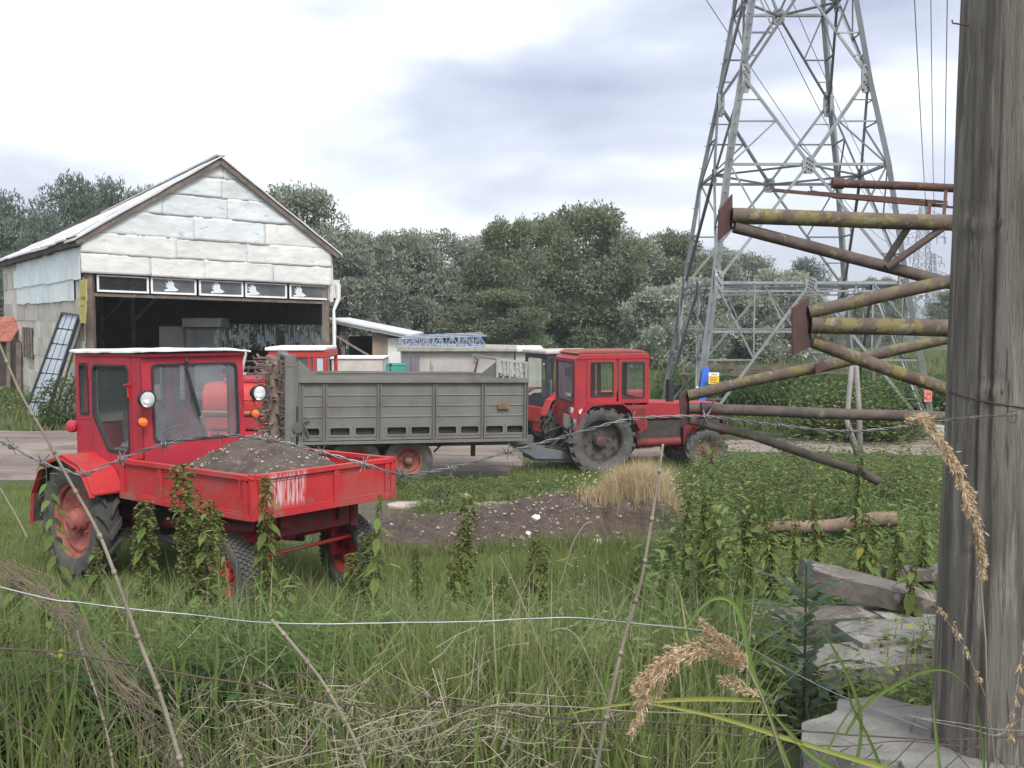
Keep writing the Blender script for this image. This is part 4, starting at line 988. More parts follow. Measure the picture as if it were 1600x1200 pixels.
m = MB(); m.b2((-.55, -.3, .45), (.75, .3, 1.0)); m.tube([(0, -.62, .62), (0, .62, .62)], .12, 12); m.b2((-.75, -.38, .6), (-.45, .38, 1.15)); m.sph((.9, 0, .7), .22); m.b2((.75, -.5, .62), (1.0, -.2, .85)); part('engine', m, DARK, tk, smooth=True, bevel=.01)
m = MB(); m.tube([(1.0, -.45, .5), (1.6, -.5, .5), (2.0, -.42, .62)], .04, 8); m.tube([(.9, .3, .42), (2.3, .36, .52)], .03, 8); m.b2((.35, -.62, .48), (.85, -.36, .52)); m.tube([(2.45, -.2, .7), (2.6, .0, .9), (2.5, .3, .78)], .035, 8); part('linkage', m, DARK, tk, smooth=True)
# bed
zb, zt_ = .955, 1.35; xb, xf = .99, 3.10
m = MB(); m.b2((xb, -.80, zb + .03), (xf - .01, .80, zb + .055)); part('bed_floor', m, REDD, tk)
BEDR = bpy.data.materials['truck_red']
WORN = RED.copy(); WORN.name = 'worn_red_tailgate'
nt_ = WORN.node_tree; b_ = nt_.nodes['Principled BSDF']; src = b_.inputs['Base Color'].links[0].from_socket
def _mk(t, **k):
    n = nt_.nodes.new(t)
    for a_, v_ in k.items(): setattr(n, a_, v_)
    return n
tcw = _mk('ShaderNodeTexCoord'); sx_ = _mk('ShaderNodeSeparateXYZ'); nt_.links.new(tcw.outputs['Object'], sx_.inputs[0])
def rng_mask(sock, lo, hi, soft):
    a_ = _mk('ShaderNodeMapRange'); a_.inputs[1].default_value = lo - soft; a_.inputs[2].default_value = lo; nt_.links.new(sock, a_.inputs[0])
    b2_ = _mk('ShaderNodeMapRange'); b2_.inputs[1].default_value = hi; b2_.inputs[2].default_value = hi + soft; b2_.inputs[3].default_value = 1; b2_.inputs[4].default_value = 0; nt_.links.new(sock, b2_.inputs[0])
    mm = _mk('ShaderNodeMath', operation='MULTIPLY'); nt_.links.new(a_.outputs[0], mm.inputs[0]); nt_.links.new(b2_.outputs[0], mm.inputs[1]); return mm.outputs[0]
mpw = _mk('ShaderNodeMapping'); mpw.inputs['Scale'].default_value = (1, 34, 3.0); nt_.links.new(tcw.outputs['Object'], mpw.inputs[0])
nw = _mk('ShaderNodeTexNoise'); nw.inputs['Scale'].default_value = 1.3; nw.inputs['Detail'].default_value = 6; nw.inputs['Roughness'].default_value = .75; nt_.links.new(mpw.outputs[0], nw.inputs['Vector'])
rw = _mk('ShaderNodeMapRange'); rw.inputs[1].default_value = .44; rw.inputs[2].default_value = .56; nt_.links.new(nw.outputs[0], rw.inputs[0])
k1 = _mk('ShaderNodeMath', operation='MULTIPLY'); nt_.links.new(rng_mask(sx_.outputs[1], -.66, -.27, .03), k1.inputs[0]); nt_.links.new(rng_mask(sx_.outputs[2], 1.09, 1.30, .07), k1.inputs[1])
k2 = _mk('ShaderNodeMath', operation='MULTIPLY'); nt_.links.new(k1.outputs[0], k2.inputs[0]); nt_.links.new(rw.outputs[0], k2.inputs[1])
mw = _mk('ShaderNodeMix', data_type='RGBA'); mw.inputs[7].default_value = (.56, .36, .38, 1); nt_.links.new(k2.outputs[0], mw.inputs[0]); nt_.links.new(src, mw.inputs[6]); nt_.links.new(mw.outputs[2], b_.inputs['Base Color'])
m = MB(); panel(m, -.80, .80, zb, zt_, xf, 1, (-.74, .10, .74), axis='y'); part('front_board', m, WORN, tk, bevel=.003, label='front board of the bed with scratched pale patch')
m = MB(); panel(m, xb, xf, zb, zt_, -.82, -1, (xb + .04, xb + .72, xf - .05), axis='x'); part('side_board', m, RED, tk, bevel=.003)
m = MB(); panel(m, xb, xf, zb, zt_, .82, 1, (xb + .04, xb + .72, xf - .05), axis='x'); part('side_board', m, RED, tk, bevel=.003)
m = MB(); panel(m, -.80, .80, zb, zt_ + .02, xb, -1, (), axis='y'); part('rear_board', m, RED, tk, bevel=.003)
for y in (-.82, .82):
    m = MB(); m.b2((xf - .005, y - .03, zb), (xf + .035, y + .03, zt_ + .006)); m.tube([(xf + .05, y * 1.02, zt_ - .03), (xf - .06, y * 1.05, zt_ - .01)], .012, 6); m.tube([(xf - .1, y * 1.06, zt_ - .04), (xf - .12, y * 1.06, zt_ - .2)], .008, 6)
    part('corner_latch', m, RED, tk)
# cab
cx0, cx1 = -.31, 1.0; cw = .575; cz1 = 2.38
s = -1
for s in (-1, 1):
    y = s * cw
    o_ = (0, y, 0); T = (0, s * .03, 0)
    # rear quarter and door
    inn = rr(cx0 + .06, 1.72, cx0 + .25, 2.27, .03); outr = rep(rect4(cx0, 1.66, cx0 + .29, cz1 - .04))
    window(tk, 'quarter_panel', outr, inn, o_, (1, 0, 0), (0, 0, 1), T, REDM, GLD)
    x0, x1 = cx0 + .295, cx1 - .20
    inn = [(x1 - .07, 1.36), (x1 - .035, 1.40), (x1 - .04, 2.20), (x1 - .08, 2.26), (x0 + .10, 2.26), (x0 + .06, 2.22), (x0 + .05, 1.74), (x0 + .07, 1.70), (x0 + .34, 1.37), (x0 + .38, 1.35)]
    outr = [(x1, 1.05), (x1, 1.06), (x1, cz1 - .05), (x1, cz1 - .04), (x0, cz1 - .04), (x0, cz1 - .05), (x0, 1.55), (x0, 1.5), (x0 + .22, 1.06), (x0 + .25, 1.05)]
    d_ = window(tk, 'door', outr, inn, (0, y + s * .006, 0), (1, 0, 0), (0, 0, 1), T, REDM, GLD)
    m = MB(); m.tube([(x1 - .02, y + s * .05, 1.93), (x1 - .02, y + s * .05, 2.06)], .012, 6); m.tube([(x1 - .08, y + s * .06, 2.05), (x1 + .02, y + s * .06, 2.07)], .012, 6); part('handle', m, RED, d_)
    m = MB(); m.tube([(x0 + .01, y + s * .04, 2.12), (x0 + .01, y + s * .04, 2.2)], .014, 6); m.tube([(x0 + .03, y + s * .04, 1.5), (x0 + .03, y + s * .04, 1.55)], .014, 6); part('hinge', m, REDM, d_)
    m = MB(); m.prism([(cx0 - .02, 1.02), (x0 + .24, 1.02), (x0 - .005, 1.52), (x0 - .005, 1.655), (cx0, 1.655)], o_, (1, 0, 0), (0, 0, 1), T); m.prism([(x1 + .004, 1.0), (cx1 + .04, 1.0), (cx1, cz1 - .04), (x1 + .004, cz1 - .04)], o_, (1, 0, 0), (0, 0, 1), T)
    m.prism([(x0 + .25, .97), (cx1 + .04, .97), (cx1 + .04, 1.045), (x0 + .25, 1.045)], o_, (1, 0, 0), (0, 0, 1), T); part('cab_side', m, REDM, tk, bevel=.004)
# windscreen
inn = rr(-cw + .075, 1.47, cw - .05, 2.27, .06); outr = rep(rect4(-cw - .03, 1.0, cw + .03, cz1 - .04))
window(tk, 'windscreen_frame', outr, inn, (cx1 + .045, 0, 0), (0, 1, 0), (-.03, 0, 1), (.03, 0, 0), REDM, GL, 'windscreen')
m = MB(); wx = cx1 + .04; m.tube([(wx + .03, -.14, 2.32), (wx - .0 + .05, -.14, 2.28)], .02, 8); m.tube([(wx + .045, -.14, 2.3), (wx + .03, -.09, 1.98)], .008, 6); m.bar((wx + .035, -.145, 2.24), (wx + .02, .02, 1.72), .016, .03); m.tube([(wx + .045, -.09, 1.98), (wx + .03, -.06, 1.92)], .012, 6); part('wiper', m, BLACK, tk)
inn = rr(-cw + .12, 1.6, cw - .12, 2.25, .05); outr = rep(rect4(-cw - .03, 1.02, cw + .03, cz1 - .04)); window(tk, 'rear_frame', outr, inn, (cx0 - .03, 0, 0), (0, 1, 0), (0, 0, 1), (.03, 0, 0), REDM, GLD, 'rear_window')
# roof
m = MB(); m.b2((cx0 - .03, -cw - .03, cz1 - .038), (cx1 + .05, cw + .03, cz1)); part('cab_top', m, REDM, tk, bevel=.006)
m = MB(); nx_ = 22; vs = []
def rz(x, y): return cz1 + .006 + .018 * (1 + mn.noise(Vector((x * 3.3, y * 3.3, 5)))) - .014 * ((abs(y) / .64) ** 6)
for k in (0, 1):
    for i in range(nx_ + 1):
        for j in range(nx_ + 1):
            x = cx0 - .07 + (cx1 - cx0 + .17) * i / nx_; y = -.645 + 1.29 * j / nx_; vs.append((x, y, rz(x, y) + k * .018))
q_ = (nx_ + 1) ** 2; fs = []
for i in range(nx_):
    for j in range(nx_):
        a = i * (nx_ + 1) + j; fs += [(a, a + 1, a + nx_ + 2, a + nx_ + 1), (q_ + a, q_ + a + nx_ + 1, q_ + a + nx_ + 2, q_ + a + 1)]
rim = [j for j in range(nx_ + 1)] + [i * (nx_ + 1) + nx_ for i in range(1, nx_ + 1)] + [nx_ * (nx_ + 1) + j for j in range(nx_ - 1, -1, -1)] + [i * (nx_ + 1) for i in range(nx_ - 1, 0, -1)]
for i in range(len(rim)): a, b = rim[i], rim[(i + 1) % len(rim)]; fs.append((a, b, q_ + b, q_ + a))
m.add(vs, fs); part('roof_sheet', m, WHITE, tk, smooth=True)
# interior
m = MB(); m.b2((.0, -.24, 1.15), (.42, .24, 1.32)); m.b2((-.06, -.24, 1.3), (.06, .24, 1.75)); part('seat', m, SEAT, tk, bevel=.04)
m = MB(); m.tube([(.9, 0, 1.0), (.72, 0, 1.5)], .02, 8)
for i in range(20):
    a = 2 * math.pi * i / 20; b = 2 * math.pi * (i + 1) / 20
    f = lambda t: Vector((.71 + .06 * math.cos(t), .2 * math.sin(t), 1.52 + .19 * math.cos(t) * .5)); m.tube([f(a), f(b)], .013, 6)
part('steering_wheel', m, BLACK, tk)
m = MB(); m.b2((cx0, -cw + .01, .99), (cx1 + .04, cw - .01, 1.02)); m.b2((cx0 + .02, -.3, 1.02), (.2, .3, 1.2)); m.b2((.75, -.5, 1.35), (.97, .5, 1.42)); part('cab_interior', m, DARK, tk)
m = MB(); m.b2((.3, -.54, 1.33), (.6, -.3, 1.38)); m.sph((.45, -.42, 1.4), .1, 10, 6, (1.3, 1, .6)); part('cushion', m, SEAT, tk, smooth=True)
# lamps
for s, yy in ((-1, -cw - .07), (1, cw + .10)):
    c = (cx1 + .17, yy + (.0 if s < 0 else .02), 1.93)
    M_ = Matrix.Translation(c) @ Matrix.Rotation(R_(-90), 4, 'Z') @ Matrix.Rotation(R_(90), 4, 'Y') @ Matrix.Identity(4)
    Mx = Matrix.Translation(c) @ Matrix(((0, 1, 0, 0), (1, 0, 0, 0), (0, 0, 1, 0), (0, 0, 0, 1)))
    m = MB(); m.lathe([(0, -.12), (.05, -.11), (.082, -.05), (.092, 0), (.092, .015), (.082, .015), (.078, 0)], 24, Mx); h = part('headlamp', m, BLACK, tk, smooth=True)
    m = MB(); m.lathe([(.079, .006), (.05, .022), (0, .03)], 24, Mx); part('lens', m, LENS, h, smooth=True)
    m = MB(); m.lathe([(.078, .0), (.05, -.05), (.0, -.075)], 24, Mx); part('reflector', m, LAMPC, h, smooth=True)
    m = MB(); m.tube([(cx1 + .05, s * cw, 1.86), (c[0] - .06, yy, 1.84), (c[0] - .04, yy, 1.88)], .013, 6); m.tube([(cx1 + .08, yy, 1.86), (cx1 + .1, yy + .02, 1.76), (cx1 + .05, yy * .96, 1.74)], .006, 5); part('lamp_bracket', m, RED, h)
    Mi = Matrix.Translation((cx1 + .09, yy * 1.02, 1.70)) @ Matrix(((0, 1, 0, 0), (1, 0, 0, 0), (0, 0, 1, 0), (0, 0, 0, 1)))
    m = MB(); m.lathe([(0, -.03), (.045, -.025), (.05, 0), (.0, 0)], 16, Mi); i_ = part('indicator', m, BLACK, tk, smooth=True)
    m = MB(); m.lathe([(.047, .002), (.042, .03), (0, .042)], 16, Mi); part('amber_lens', m, ORANGE, i_, smooth=True)
    m = MB(); m.tube([(cx1, s * cw, 1.70), (cx1 + .07, yy * 1.0, 1.70)], .016, 6); part('indicator_arm', m, RED, i_)
m = MB(); Mr = Matrix.Translation((cx0 - .03, -cw - .1, 1.58)) @ Matrix.Rotation(R_(50), 4, 'Z'); m.lathe([(0, 0), (.05, .01), (.07, .08), (.07, .1), (0, .11)], 16, Mr); l_ = part('work_lamp', m, REDM, tk, smooth=True)
m = MB(); m.lathe([(0, .112), (.062, .111), (.05, .13), (0, .14)], 16, Mr); part('lens', m, LAMPC, l_, smooth=True)
# fenders
for s in (-1, 1):
    m = MB(); ai = [R_(a) for a in (28, 48, 62, 90, 118, 132, 158, 186)]; Rf = .675; yi, yo = s * .56, s * .95; vs = []
    pts = []
    for a in ai:
        k = Rf * (1.02 if R_(55) < a < R_(125) else 1.04); pts.append((k * math.cos(a), .62 + k * math.sin(a)))
    for x, z in pts: vs += [(x, yi, z), (x, yo, z), (x, yo, z + .018), (x, yi, z + .018)]
    fs = [(0, 1, 2, 3), (len(vs) - 4, len(vs) - 1, len(vs) - 2, len(vs) - 3)]
    for i in range(len(pts) - 1):
        b = i * 4; fs += [(b + k, b + 4 + k, b + 4 + (k + 1) % 4, b + (k + 1) % 4) for k in range(4)]
    m.add(vs, fs)
    f_ = part('fender', m, RED, tk)
    m = MB(); m.v = [(x * .985, y - s * .004 if abs(y) > .9 else y, .62 + (z - .62) * .985) for x, y, z in vs]; m.f = list(fs); part('fender_lining', m, DARK, f_)
    m = MB(); m.prism([(x * .93, .62 + (z - .62) * .93) for x, z in pts] + [(pts[-1][0] * .3, .7), (pts[0][0] * .5, .75)], (0, yi, 0), (1, 0, 0), (0, 0, 1), (0, s * .012, 0)); part('inner_fender', m, REDD, f_)
    m = MB()
    for (xa, za), (xb2, zb2) in zip(pts, pts[1:]): m.bar((xa, yo, za - .02), (xb2, yo, zb2 - .02), .012, .055, (0, 1, 0))
    part('fender_lip', m, RED, f_)

def TW(x, y, z): return RM[tk.name] @ Vector((x, y, z))
# soil in the bed
sm = MB(); n = 44; vs = []
for i in range(n + 1):
    for j in range(n + 1):
        x = xb + .03 + (xf - xb - .06) * i / n; y = -.79 + 1.58 * j / n
        d = math.hypot((x - 2.1) / 1.12, (y - .02) / .88); h = .40 * max(0, 1 - d ** 1.15) + .12 * max(0, 1 - d * .55) + .035 * mn.noise(Vector((x * 5, y * 5, 1))) + .02 * mn.noise(Vector((x * 15, y * 15, 1)))
        vs.append((x, y, zb + .13 + h))
sm.add(vs, [(i * (n + 1) + j, (i + 1) * (n + 1) + j, (i + 1) * (n + 1) + j + 1, i * (n + 1) + j + 1) for i in range(n) for j in range(n)])
sl_ = thing('soil_load', 'heap of dark soil full of pale stones filling the red load bed', 'soil', tuple(TW(2, 0, 1)), kind='thing')
sm.v = [tuple(TW(*p)) for p in sm.v]; part('soil', sm, SOIL, sl_, True, smooth='all')
sm = MB(); random.seed(5)
for k in range(900):
    i = random.randrange(2, n - 1); j = random.randrange(1, n - 1); p = vs[i * (n + 1) + j]; r0 = random.choice([.003, .004, .005, .005, .006, .006, .007, .011, .018])
    sm.sph((p[0] + random.uniform(-.02, .02), p[1] + random.uniform(-.02, .02), p[2] + r0 * .3), r0, 5, 4, (1, random.uniform(.6, 1.2), random.uniform(.4, .9)))
sm.v = [tuple(TW(*p)) for p in sm.v]; o = part('stones', sm, STONE, sl_, True); o['kind'] = 'stuff'

# ------------------------------------------------------------------ grey muck spreader
tl_ = thing('grey_spreader_trailer', 'grey steel muck spreader trailer with rusty beaters at its tail', 'trailer', (-4.0, 19.0, -.46), (0, R_(1.0), R_(16.9)))
L_ = 4.46; W_ = 1.9; z0, z1 = .94, 2.035
px_m = L_ / 358.0
ribx = [(463 - 463), 40, 126, 209, 285, 356]; ribx = [.04, .48, 1.50, 2.58, 3.55, 4.43]
for s, y in ((-1, 0), (1, W_)):
    # lower belt with slots is a ring of posts between slots, built from bars
    m = MB(); t0 = y; d = .02
    zs0, zs1 = z0 + .10, z0 + .24
    slots = [(.12, .38), (.58, .95), (1.06, 1.42), (1.66, 2.03), (2.13, 2.49), (2.66, 3.02), (3.11, 3.47), (3.62, 3.97), (4.05, 4.38)]
    m.b2((0, y - .01, z0), (L_, y + .01, zs0)); m.b2((0, y - .01, zs1), (L_, y + .01, z1 - .0))
    xs = 0
    for a, b in slots: m.b2((xs, y - .01, zs0), (a, y + .01, zs1)); xs = b
    m.b2((xs, y - .01, zs0), (L_, y + .01, zs1)); part('side_panel', m, GREY, tl_)
    m = MB(); m.b2((.02, y - s * .10, z0 + .055), (L_ - .03, y - s * .075, z0 + .5)); part('slot_shade_panel', m, INT, tl_)  # dark sheet behind the slots stands for the shade inside the body
    # slot rims
    m = MB()
    for a, b in slots: m.ring(rep(rect4(a - .03, zs0 - .03, b + .03, zs1 + .03)), rr(a + .003, zs0 + .003, b - .003, zs1 - .003, .03), (0, y + s * .011, 0), (1, 0, 0), (0, 0, 1), (0, s * .012, 0))
    part('slot_rim', m, GREY, tl_)
    # pressed swages
    m = MB()
    for xa, xb_ in zip(ribx, ribx[1:]):
        for zz in (z0 + .44, z0 + .645, z0 + .85):
            m.prism([(-.010, 0), (.0, .016), (.018, .012), (.022, 0)], (xa + .06, y + s * .0102, zz), (0, 0, 1) if True else 0, (0, s, 0), (xb_ - xa - .12, 0, 0))
    part('pressed_ridge', m, GREY, tl_)
    for xr in ribx:
        m = MB(); m.b2((xr - .035, y + s * .011, z0 - .02), (xr - .02, y + s * .07, z1 - .02)); m.b2((xr + .02, y + s * .011, z0 - .02), (xr + .035, y + s * .07, z1 - .02)); m.b2((xr - .05, y + s * .0105, z0 - .02), (xr + .05, y + s * .02, z1 - .02)); part('side_post', m, GREY, tl_)
    m = MB(); m.b2((-.02, y + s * .0, z1), (L_ + .02, y + s * .085, z1 + .07)); m.b2((-.02, y - .012, z1 + .07), (L_ + .02, y + .012, z1 + .09)); m.b2((-.02, y + s * .012, z0 - .07), (L_ + .02, y + s * .06, z0 - .015)); part('side_rail', m, GREY, tl_, bevel=.004)
    m = MB(); m.prism([(-.01, z1 + .085), (L_ - .5, z1 + .085), (L_ - .75, z1 + .115), (.35, z1 + .125), (.0, z1 + .42), (-.01, z1 + .42)], (0, y - .01, 0), (1, 0, 0), (0, 0, 1), (0, .02, 0)); part('top_board', m, GREY, tl_)
    # tail column
    m = MB(); m.b2((-.25, y - .05, z0 - .25), (-.06, y + .05, z1 + .52)); m.b2((-.265, y - .06, z1 + .30), (-.045, y + .06, z1 + .325)); m.b2((-.255, y + s * .05, z0 - .24), (-.235, y + s * .075, z1 + .52)); m.b2((-.075, y + s * .05, z0 - .24), (-.055, y + s * .075, z1 + .52)); part('tail_column', m, GREY, tl_, bevel=.004)
m = MB(); m.tube([(-.02, -.10, z0 + .26), (-.02, -.04, z0 + .26)], .10, 14); m.tube([(.09, -.06, z0 + .05), (.09, -.06, z0 + .42)], .02, 6); m.tube([(.05, -.09, z0 + .40), (.18, -.07, z0 + .1)], .02, 6); m.bar((-.05, -.08, z0 + .3), (.2, -.08, z0 + .44), .03); m.bar((-.12, -.07, z0 - .2), (-.12, -.07, z0 + .1), .05); part('chain_drive', m, GREYD, tl_)
# front headboard with cut out guard
m = MB(); m.b2((L_ - .02, 0, z0), (L_ + .0, W_, z1 + .05)); part('front_wall', m, GREYD, tl_)
m = MB(); y_ = W_ * .04
m.prism([(0, 0), (.75, 0), (.75, .30), (.1, .46), (0, .46)], (L_ - .72, y_, z1 + .09), (1, 0, 0), (0, 0, 1), (0, -.01, 0)) if False else None
m.bar((L_ - .62, .02, z1 + .46), (L_ + .0, .02, z1 + .38), .05, .04); m.bar((L_ - .62, .02, z1 + .09), (L_ - .62, .02, z1 + .46), .05); m.bar((L_ - .02, .02, z1 + .09), (L_ - .02, .02, z1 + .38), .05); m.bar((L_ - .35, .02, z1 + .09), (L_ - .35, .02, z1 + .42), .035)
m.bar((L_ - .62, W_, z1 + .46), (L_ + .0, W_, z1 + .38), .05, .04); m.bar((L_ - .62, .02, z1 + .46), (L_ - .62, W_, z1 + .46), .05); m.bar((L_, .02, z1 + .38), (L_, W_, z1 + .38), .05)
for k in range(6): m.bar((L_ - .02, .1 + k * .3, z1 + .06), (L_ - .02, .25 + k * .3, z1 + .37), .03)
for q, (a, b) in enumerate((((-.55, .12), (-.40, .30)), ((-.5, .08), (-.38, .16)), ((-.30, .12), (-.12, .32)), ((-.28, .28), (-.08, .16)), ((-.2, .1), (-.05, .22)))): m.tube([(L_ + a[0], .03, z1 + a[1]), (L_ + (a[0] + b[0]) / 2, .03, z1 + (a[1] + b[1]) / 2 + .05), (L_ + b[0], .03, z1 + b[1])], .015, 5)
part('front_guard', m, MAT('pale_grey_guard', (.30, .31, .28), (.24, .24, .22), 3, .6, .1), tl_)
m = MB(); m.prism([(-1.05, .09), (-.62, .09), (-.62, .42)], (L_, .02, z1), (1, 0, 0), (0, 0, 1), (0, .02, 0)); part('gusset', m, GREYD, tl_)
m = MB(); m.b2((0, .02, z0 + .02), (L_, W_ - .02, z0 + .05)); m.b2((-.1, .45, z0 - .2), (L_ + .3, .58, z0 - .02)); m.b2((-.1, 1.32, z0 - .2), (L_ + .3, 1.45, z0 - .02)); part('floor_and_chassis', m, GREYD, tl_)
m = MB(); m.prism([(L_ - .35, z0 - .03), (L_ + .5, z0 - .28), (L_ + 1.2, z0 - .42), (L_ + 1.2, z0 - .55), (L_ + .4, z0 - .52), (L_ - .1, z0 - .25)], (0, .55, 0), (1, 0, 0), (0, 0, 1), (0, .08, 0)); m.prism([(L_ - .35, z0 - .03), (L_ + .5, z0 - .28), (L_ + 1.2, z0 - .42), (L_ + 1.2, z0 - .55), (L_ + .4, z0 - .52), (L_ - .1, z0 - .25)], (0, 1.28, 0), (1, 0, 0), (0, 0, 1), (0, .08, 0)); m.prism([(L_ + .35, z0 - .32), (L_ + 1.55, z0 - .60), (L_ + 1.55, z0 - .66), (L_ + .35, z0 - .56)], (0, .6, 0), (1, 0, 0), (0, 0, 1), (0, .72, 0)); m.bar((L_ + 1.1, .95, z0 - .5), (L_ + 1.75, .95, z0 - .42), .12); part('drawbar', m, MAT('drawbar_grey', (.13, .14, .15), (.10, .11, .12), 3, .6, .1), tl_, bevel=.006)
m = MB(); m.tube([(2.9, .3, z0 - .04), (2.65, .3, z0 - .3)], .02, 6); m.tube([(2.6, .3, z0 - .06), (2.75, .3, z0 - .2), (2.95, .3, z0 - .06)], .018, 6); m.tube([(3.5, .5, z0 - .05), (3.5, .5, z0 - .42)], .05, 8); m.tube([(2.9, .35, z0 - .06), (3.45, .5, z0 - .12), (4.3, .6, z0 - .08)], .02, 6); part('stand_and_pipes', m, RUST, tl_)
m = MB(); m.b2((3.85, -.085, z0 + .58), (4.08, -.072, z0 + .70)); part('maker_plate', m, MAT('rusted_plate', (.22, .13, .06), (.12, .07, .05), 12, .7, .2), tl_)
m = MB()
for q in range(5): m.b2((3.875 + q * .038, -.0885, z0 + .645), (3.90 + q * .038, -.086, z0 + .665))
m.b2((3.88, -.0885, z0 + .61), (4.04, -.086, z0 + .62)); part('plate_text', m, SIGNK, tl_)
for xw in (1.10, 2.13):
    for s, y in ((-1, .28), (1, W_ - .28)): wheel(tl_, (xw, y, .49), .50, .27, .27, RIMR, 0, s, dish=.0, hubmat=RIMD, lugh=.02)
# beaters: upright rusty drums set with tines
for k in range(4):
    yb = .28 + k * .45; m = MB(); m.tube([(-.42, yb, z0 - .1), (-.42, yb, z1 + .45)], .10, 10); d_ = part('beater', m, BROWNW, tl_, smooth=True)
    rr_n = random.Random(k); 
    for i in range(30):
        z = z0 - .02 + i * .052; a = i * 2.4 + k; ln = rr_n.uniform(.26, .36)
        m = MB(); p0 = Vector((-.42, yb, z)); dv = Vector((math.cos(a), math.sin(a), rr_n.uniform(-.25, .15))); p1 = p0 + dv * ln
        m.bar(p0 + dv * .06, p1, .07, .016); m.bar(p1 - dv * .03, p1 + Vector((0, 0, .05)) + dv * .02, .06, .014); part('tine', m, BROWNW, d_)
m = MB(); m.b2((-.22, .06, z1 + .44), (-.08, W_ - .06, z1 + .49)); m.b2((-.62, 0, z0 - .22), (-.08, W_, z0 - .12)); part('beater_frame', m, GREY, tl_)

# ------------------------------------------------------------------ red four wheel drive tractor
mt = thing('red_cab_tractor', 'red farm tractor with a square glazed cab hitched to the grey spreader', 'tractor', (1.66, 21.9, -.50), (0, 0, R_(13)))
wheel(mt, (0, -.78, .72), .72, .38, .46, RIMB, 18, -1, dish=-.04, hubmat=RUST, holes=8, lugh=.05)
wheel(mt, (0, .78, .72), .72, .38, .46, RIMB, 18, 1, dish=-.04, hubmat=RUST, holes=8, lugh=.05)
for s in (-1, 1): wheel(mt, (2.38, s * .72, .46), .46, .26, .27, RIMD, 14, s, dish=.02, steer=R_(-6), lugh=.03)
c0x, c1x = -.52, 1.04; cy = .72; ct = 2.58; cbm = 1.60
# cab frame
m = MB(); m.prism([(c0x - .03, ct - .16), (c1x + .05, ct - .16), (c1x + .02, ct - .04), (c0x + .08, ct - .05)], (0, -cy - .04, 0), (1, 0, 0), (0, 0, 1), (0, 2 * cy + .08, 0)); part('roof_rim', m, TRED, mt, bevel=.012)
m = MB(); m.prism([(c0x + .02, ct - .045), (c1x - .02, ct - .035), (c1x - .10, ct + .02), (c0x + .16, ct + .015)], (0, -cy + .02, 0), (1, 0, 0), (0, 0, 1), (0, 2 * cy - .04, 0)); part('roof_panel', m, TOPR, mt, bevel=.012)
wins = [(c0x + .02, .00), (.02, .46), (.48, c1x)]
for s in (-1, 1):
    y = s * cy; T = (0, s * .03, 0)
    # two big side panes and a narrow rear corner one
    for i, (xa, xb_) in enumerate([(-.28, .36), (.40, c1x)]):
        sk = .03
        inn = rr(xa + .07, 1.60 + .04 * (1 - i), xb_ - .07, 2.36, .04); outr = rep(rect4(xa, 1.50, xb_, ct - .16)); window(mt, 'side_window' if i == 0 else 'door', outr, inn, (0, y, 0), (1, 0, 0), (0, 0, 1), T, TRED, GLD)
    inn = [(-.33, 1.50), (-.33, 1.52), (-.33, 2.36), (-.35, 2.38), (c0x + .06, 2.38), (c0x + .04, 2.36), (c0x + .02, 1.60), (c0x + .03, 1.56)]
    outr = [(-.285, 1.40), (-.285, 1.41), (-.285, ct - .161), (-.286, ct - .16), (c0x, ct - .16), (c0x, ct - .161), (c0x, 1.41), (c0x, 1.40)]
    m = MB(); m.ring([(-.285, 1.45), (-.285, ct - .16), (c0x, ct - .16), (c0x, 1.45)], [(-.30, 1.47), (-.30, 2.40), (c0x + .015, 2.40), (c0x + .015, 1.47)], (0, y, 0), (1, 0, 0), (0, 0, 1), T); m.b2((-.30, min(y, y + s * .02), 1.47), (c0x + .016, max(y, y + s * .02), 2.4)); part('corner_pillar', m, TRED, mt)
    m = MB(); m.prism([(c0x, 1.449), (c1x, 1.449), (c1x, .95), (.85, .86), (.62, 1.30), (.44, 1.44), (-.22, 1.42), (-.36, 1.20), (-.46, 1.02), (c0x - .12, 1.25)], (0, y, 0), (1, 0, 0), (0, 0, 1), T); part('cab_side', m, TRED, mt, bevel=.005)
    m = MB(); m.prism([(.66, 1.38), (1.0, 1.38), (1.0, .98), (.86, .92), (.68, 1.26)], (0, y + s * .032, 0), (1, 0, 0), (0, 0, 1), (0, s * .01, 0)); part('step_panel', m, REDD, mt)
    # fender
    m = MB(); pts = [(.80, .92), (.56, 1.38), (.40, 1.50), (-.22, 1.50), (-.38, 1.36), (-.62, .94)]; yo = s * 1.02; vs = []
    for x, z in pts: vs += [(x, y + s * .03, z), (x, yo, z), (x, yo, z + .03), (x, y + s * .03, z + .03)]
    fs = [(0, 1, 2, 3), (len(vs) - 4, len(vs) - 1, len(vs) - 2, len(vs) - 3)]
    for i in range(len(pts) - 1): b = i * 4; fs += [(b + k, b + 4 + k, b + 4 + (k + 1) % 4, b + (k + 1) % 4) for k in range(4)]
    m.add(vs, fs); part('fender', m, TRED, mt)
    m = MB(); m.prism([(-.62, .94), (-.38, 1.36), (-.34, 1.30), (-.48, .96), (-.60, .72), (-.74, .72)], (0, yo - s * .3, 0), (1, 0, 0), (0, 0, 1), (0, s * .3, 0)); part('mud_flap', m, MAT('grey_rubber', (.09, .09, .095), (.06, .06, .06), 4, .7, .1), mt)
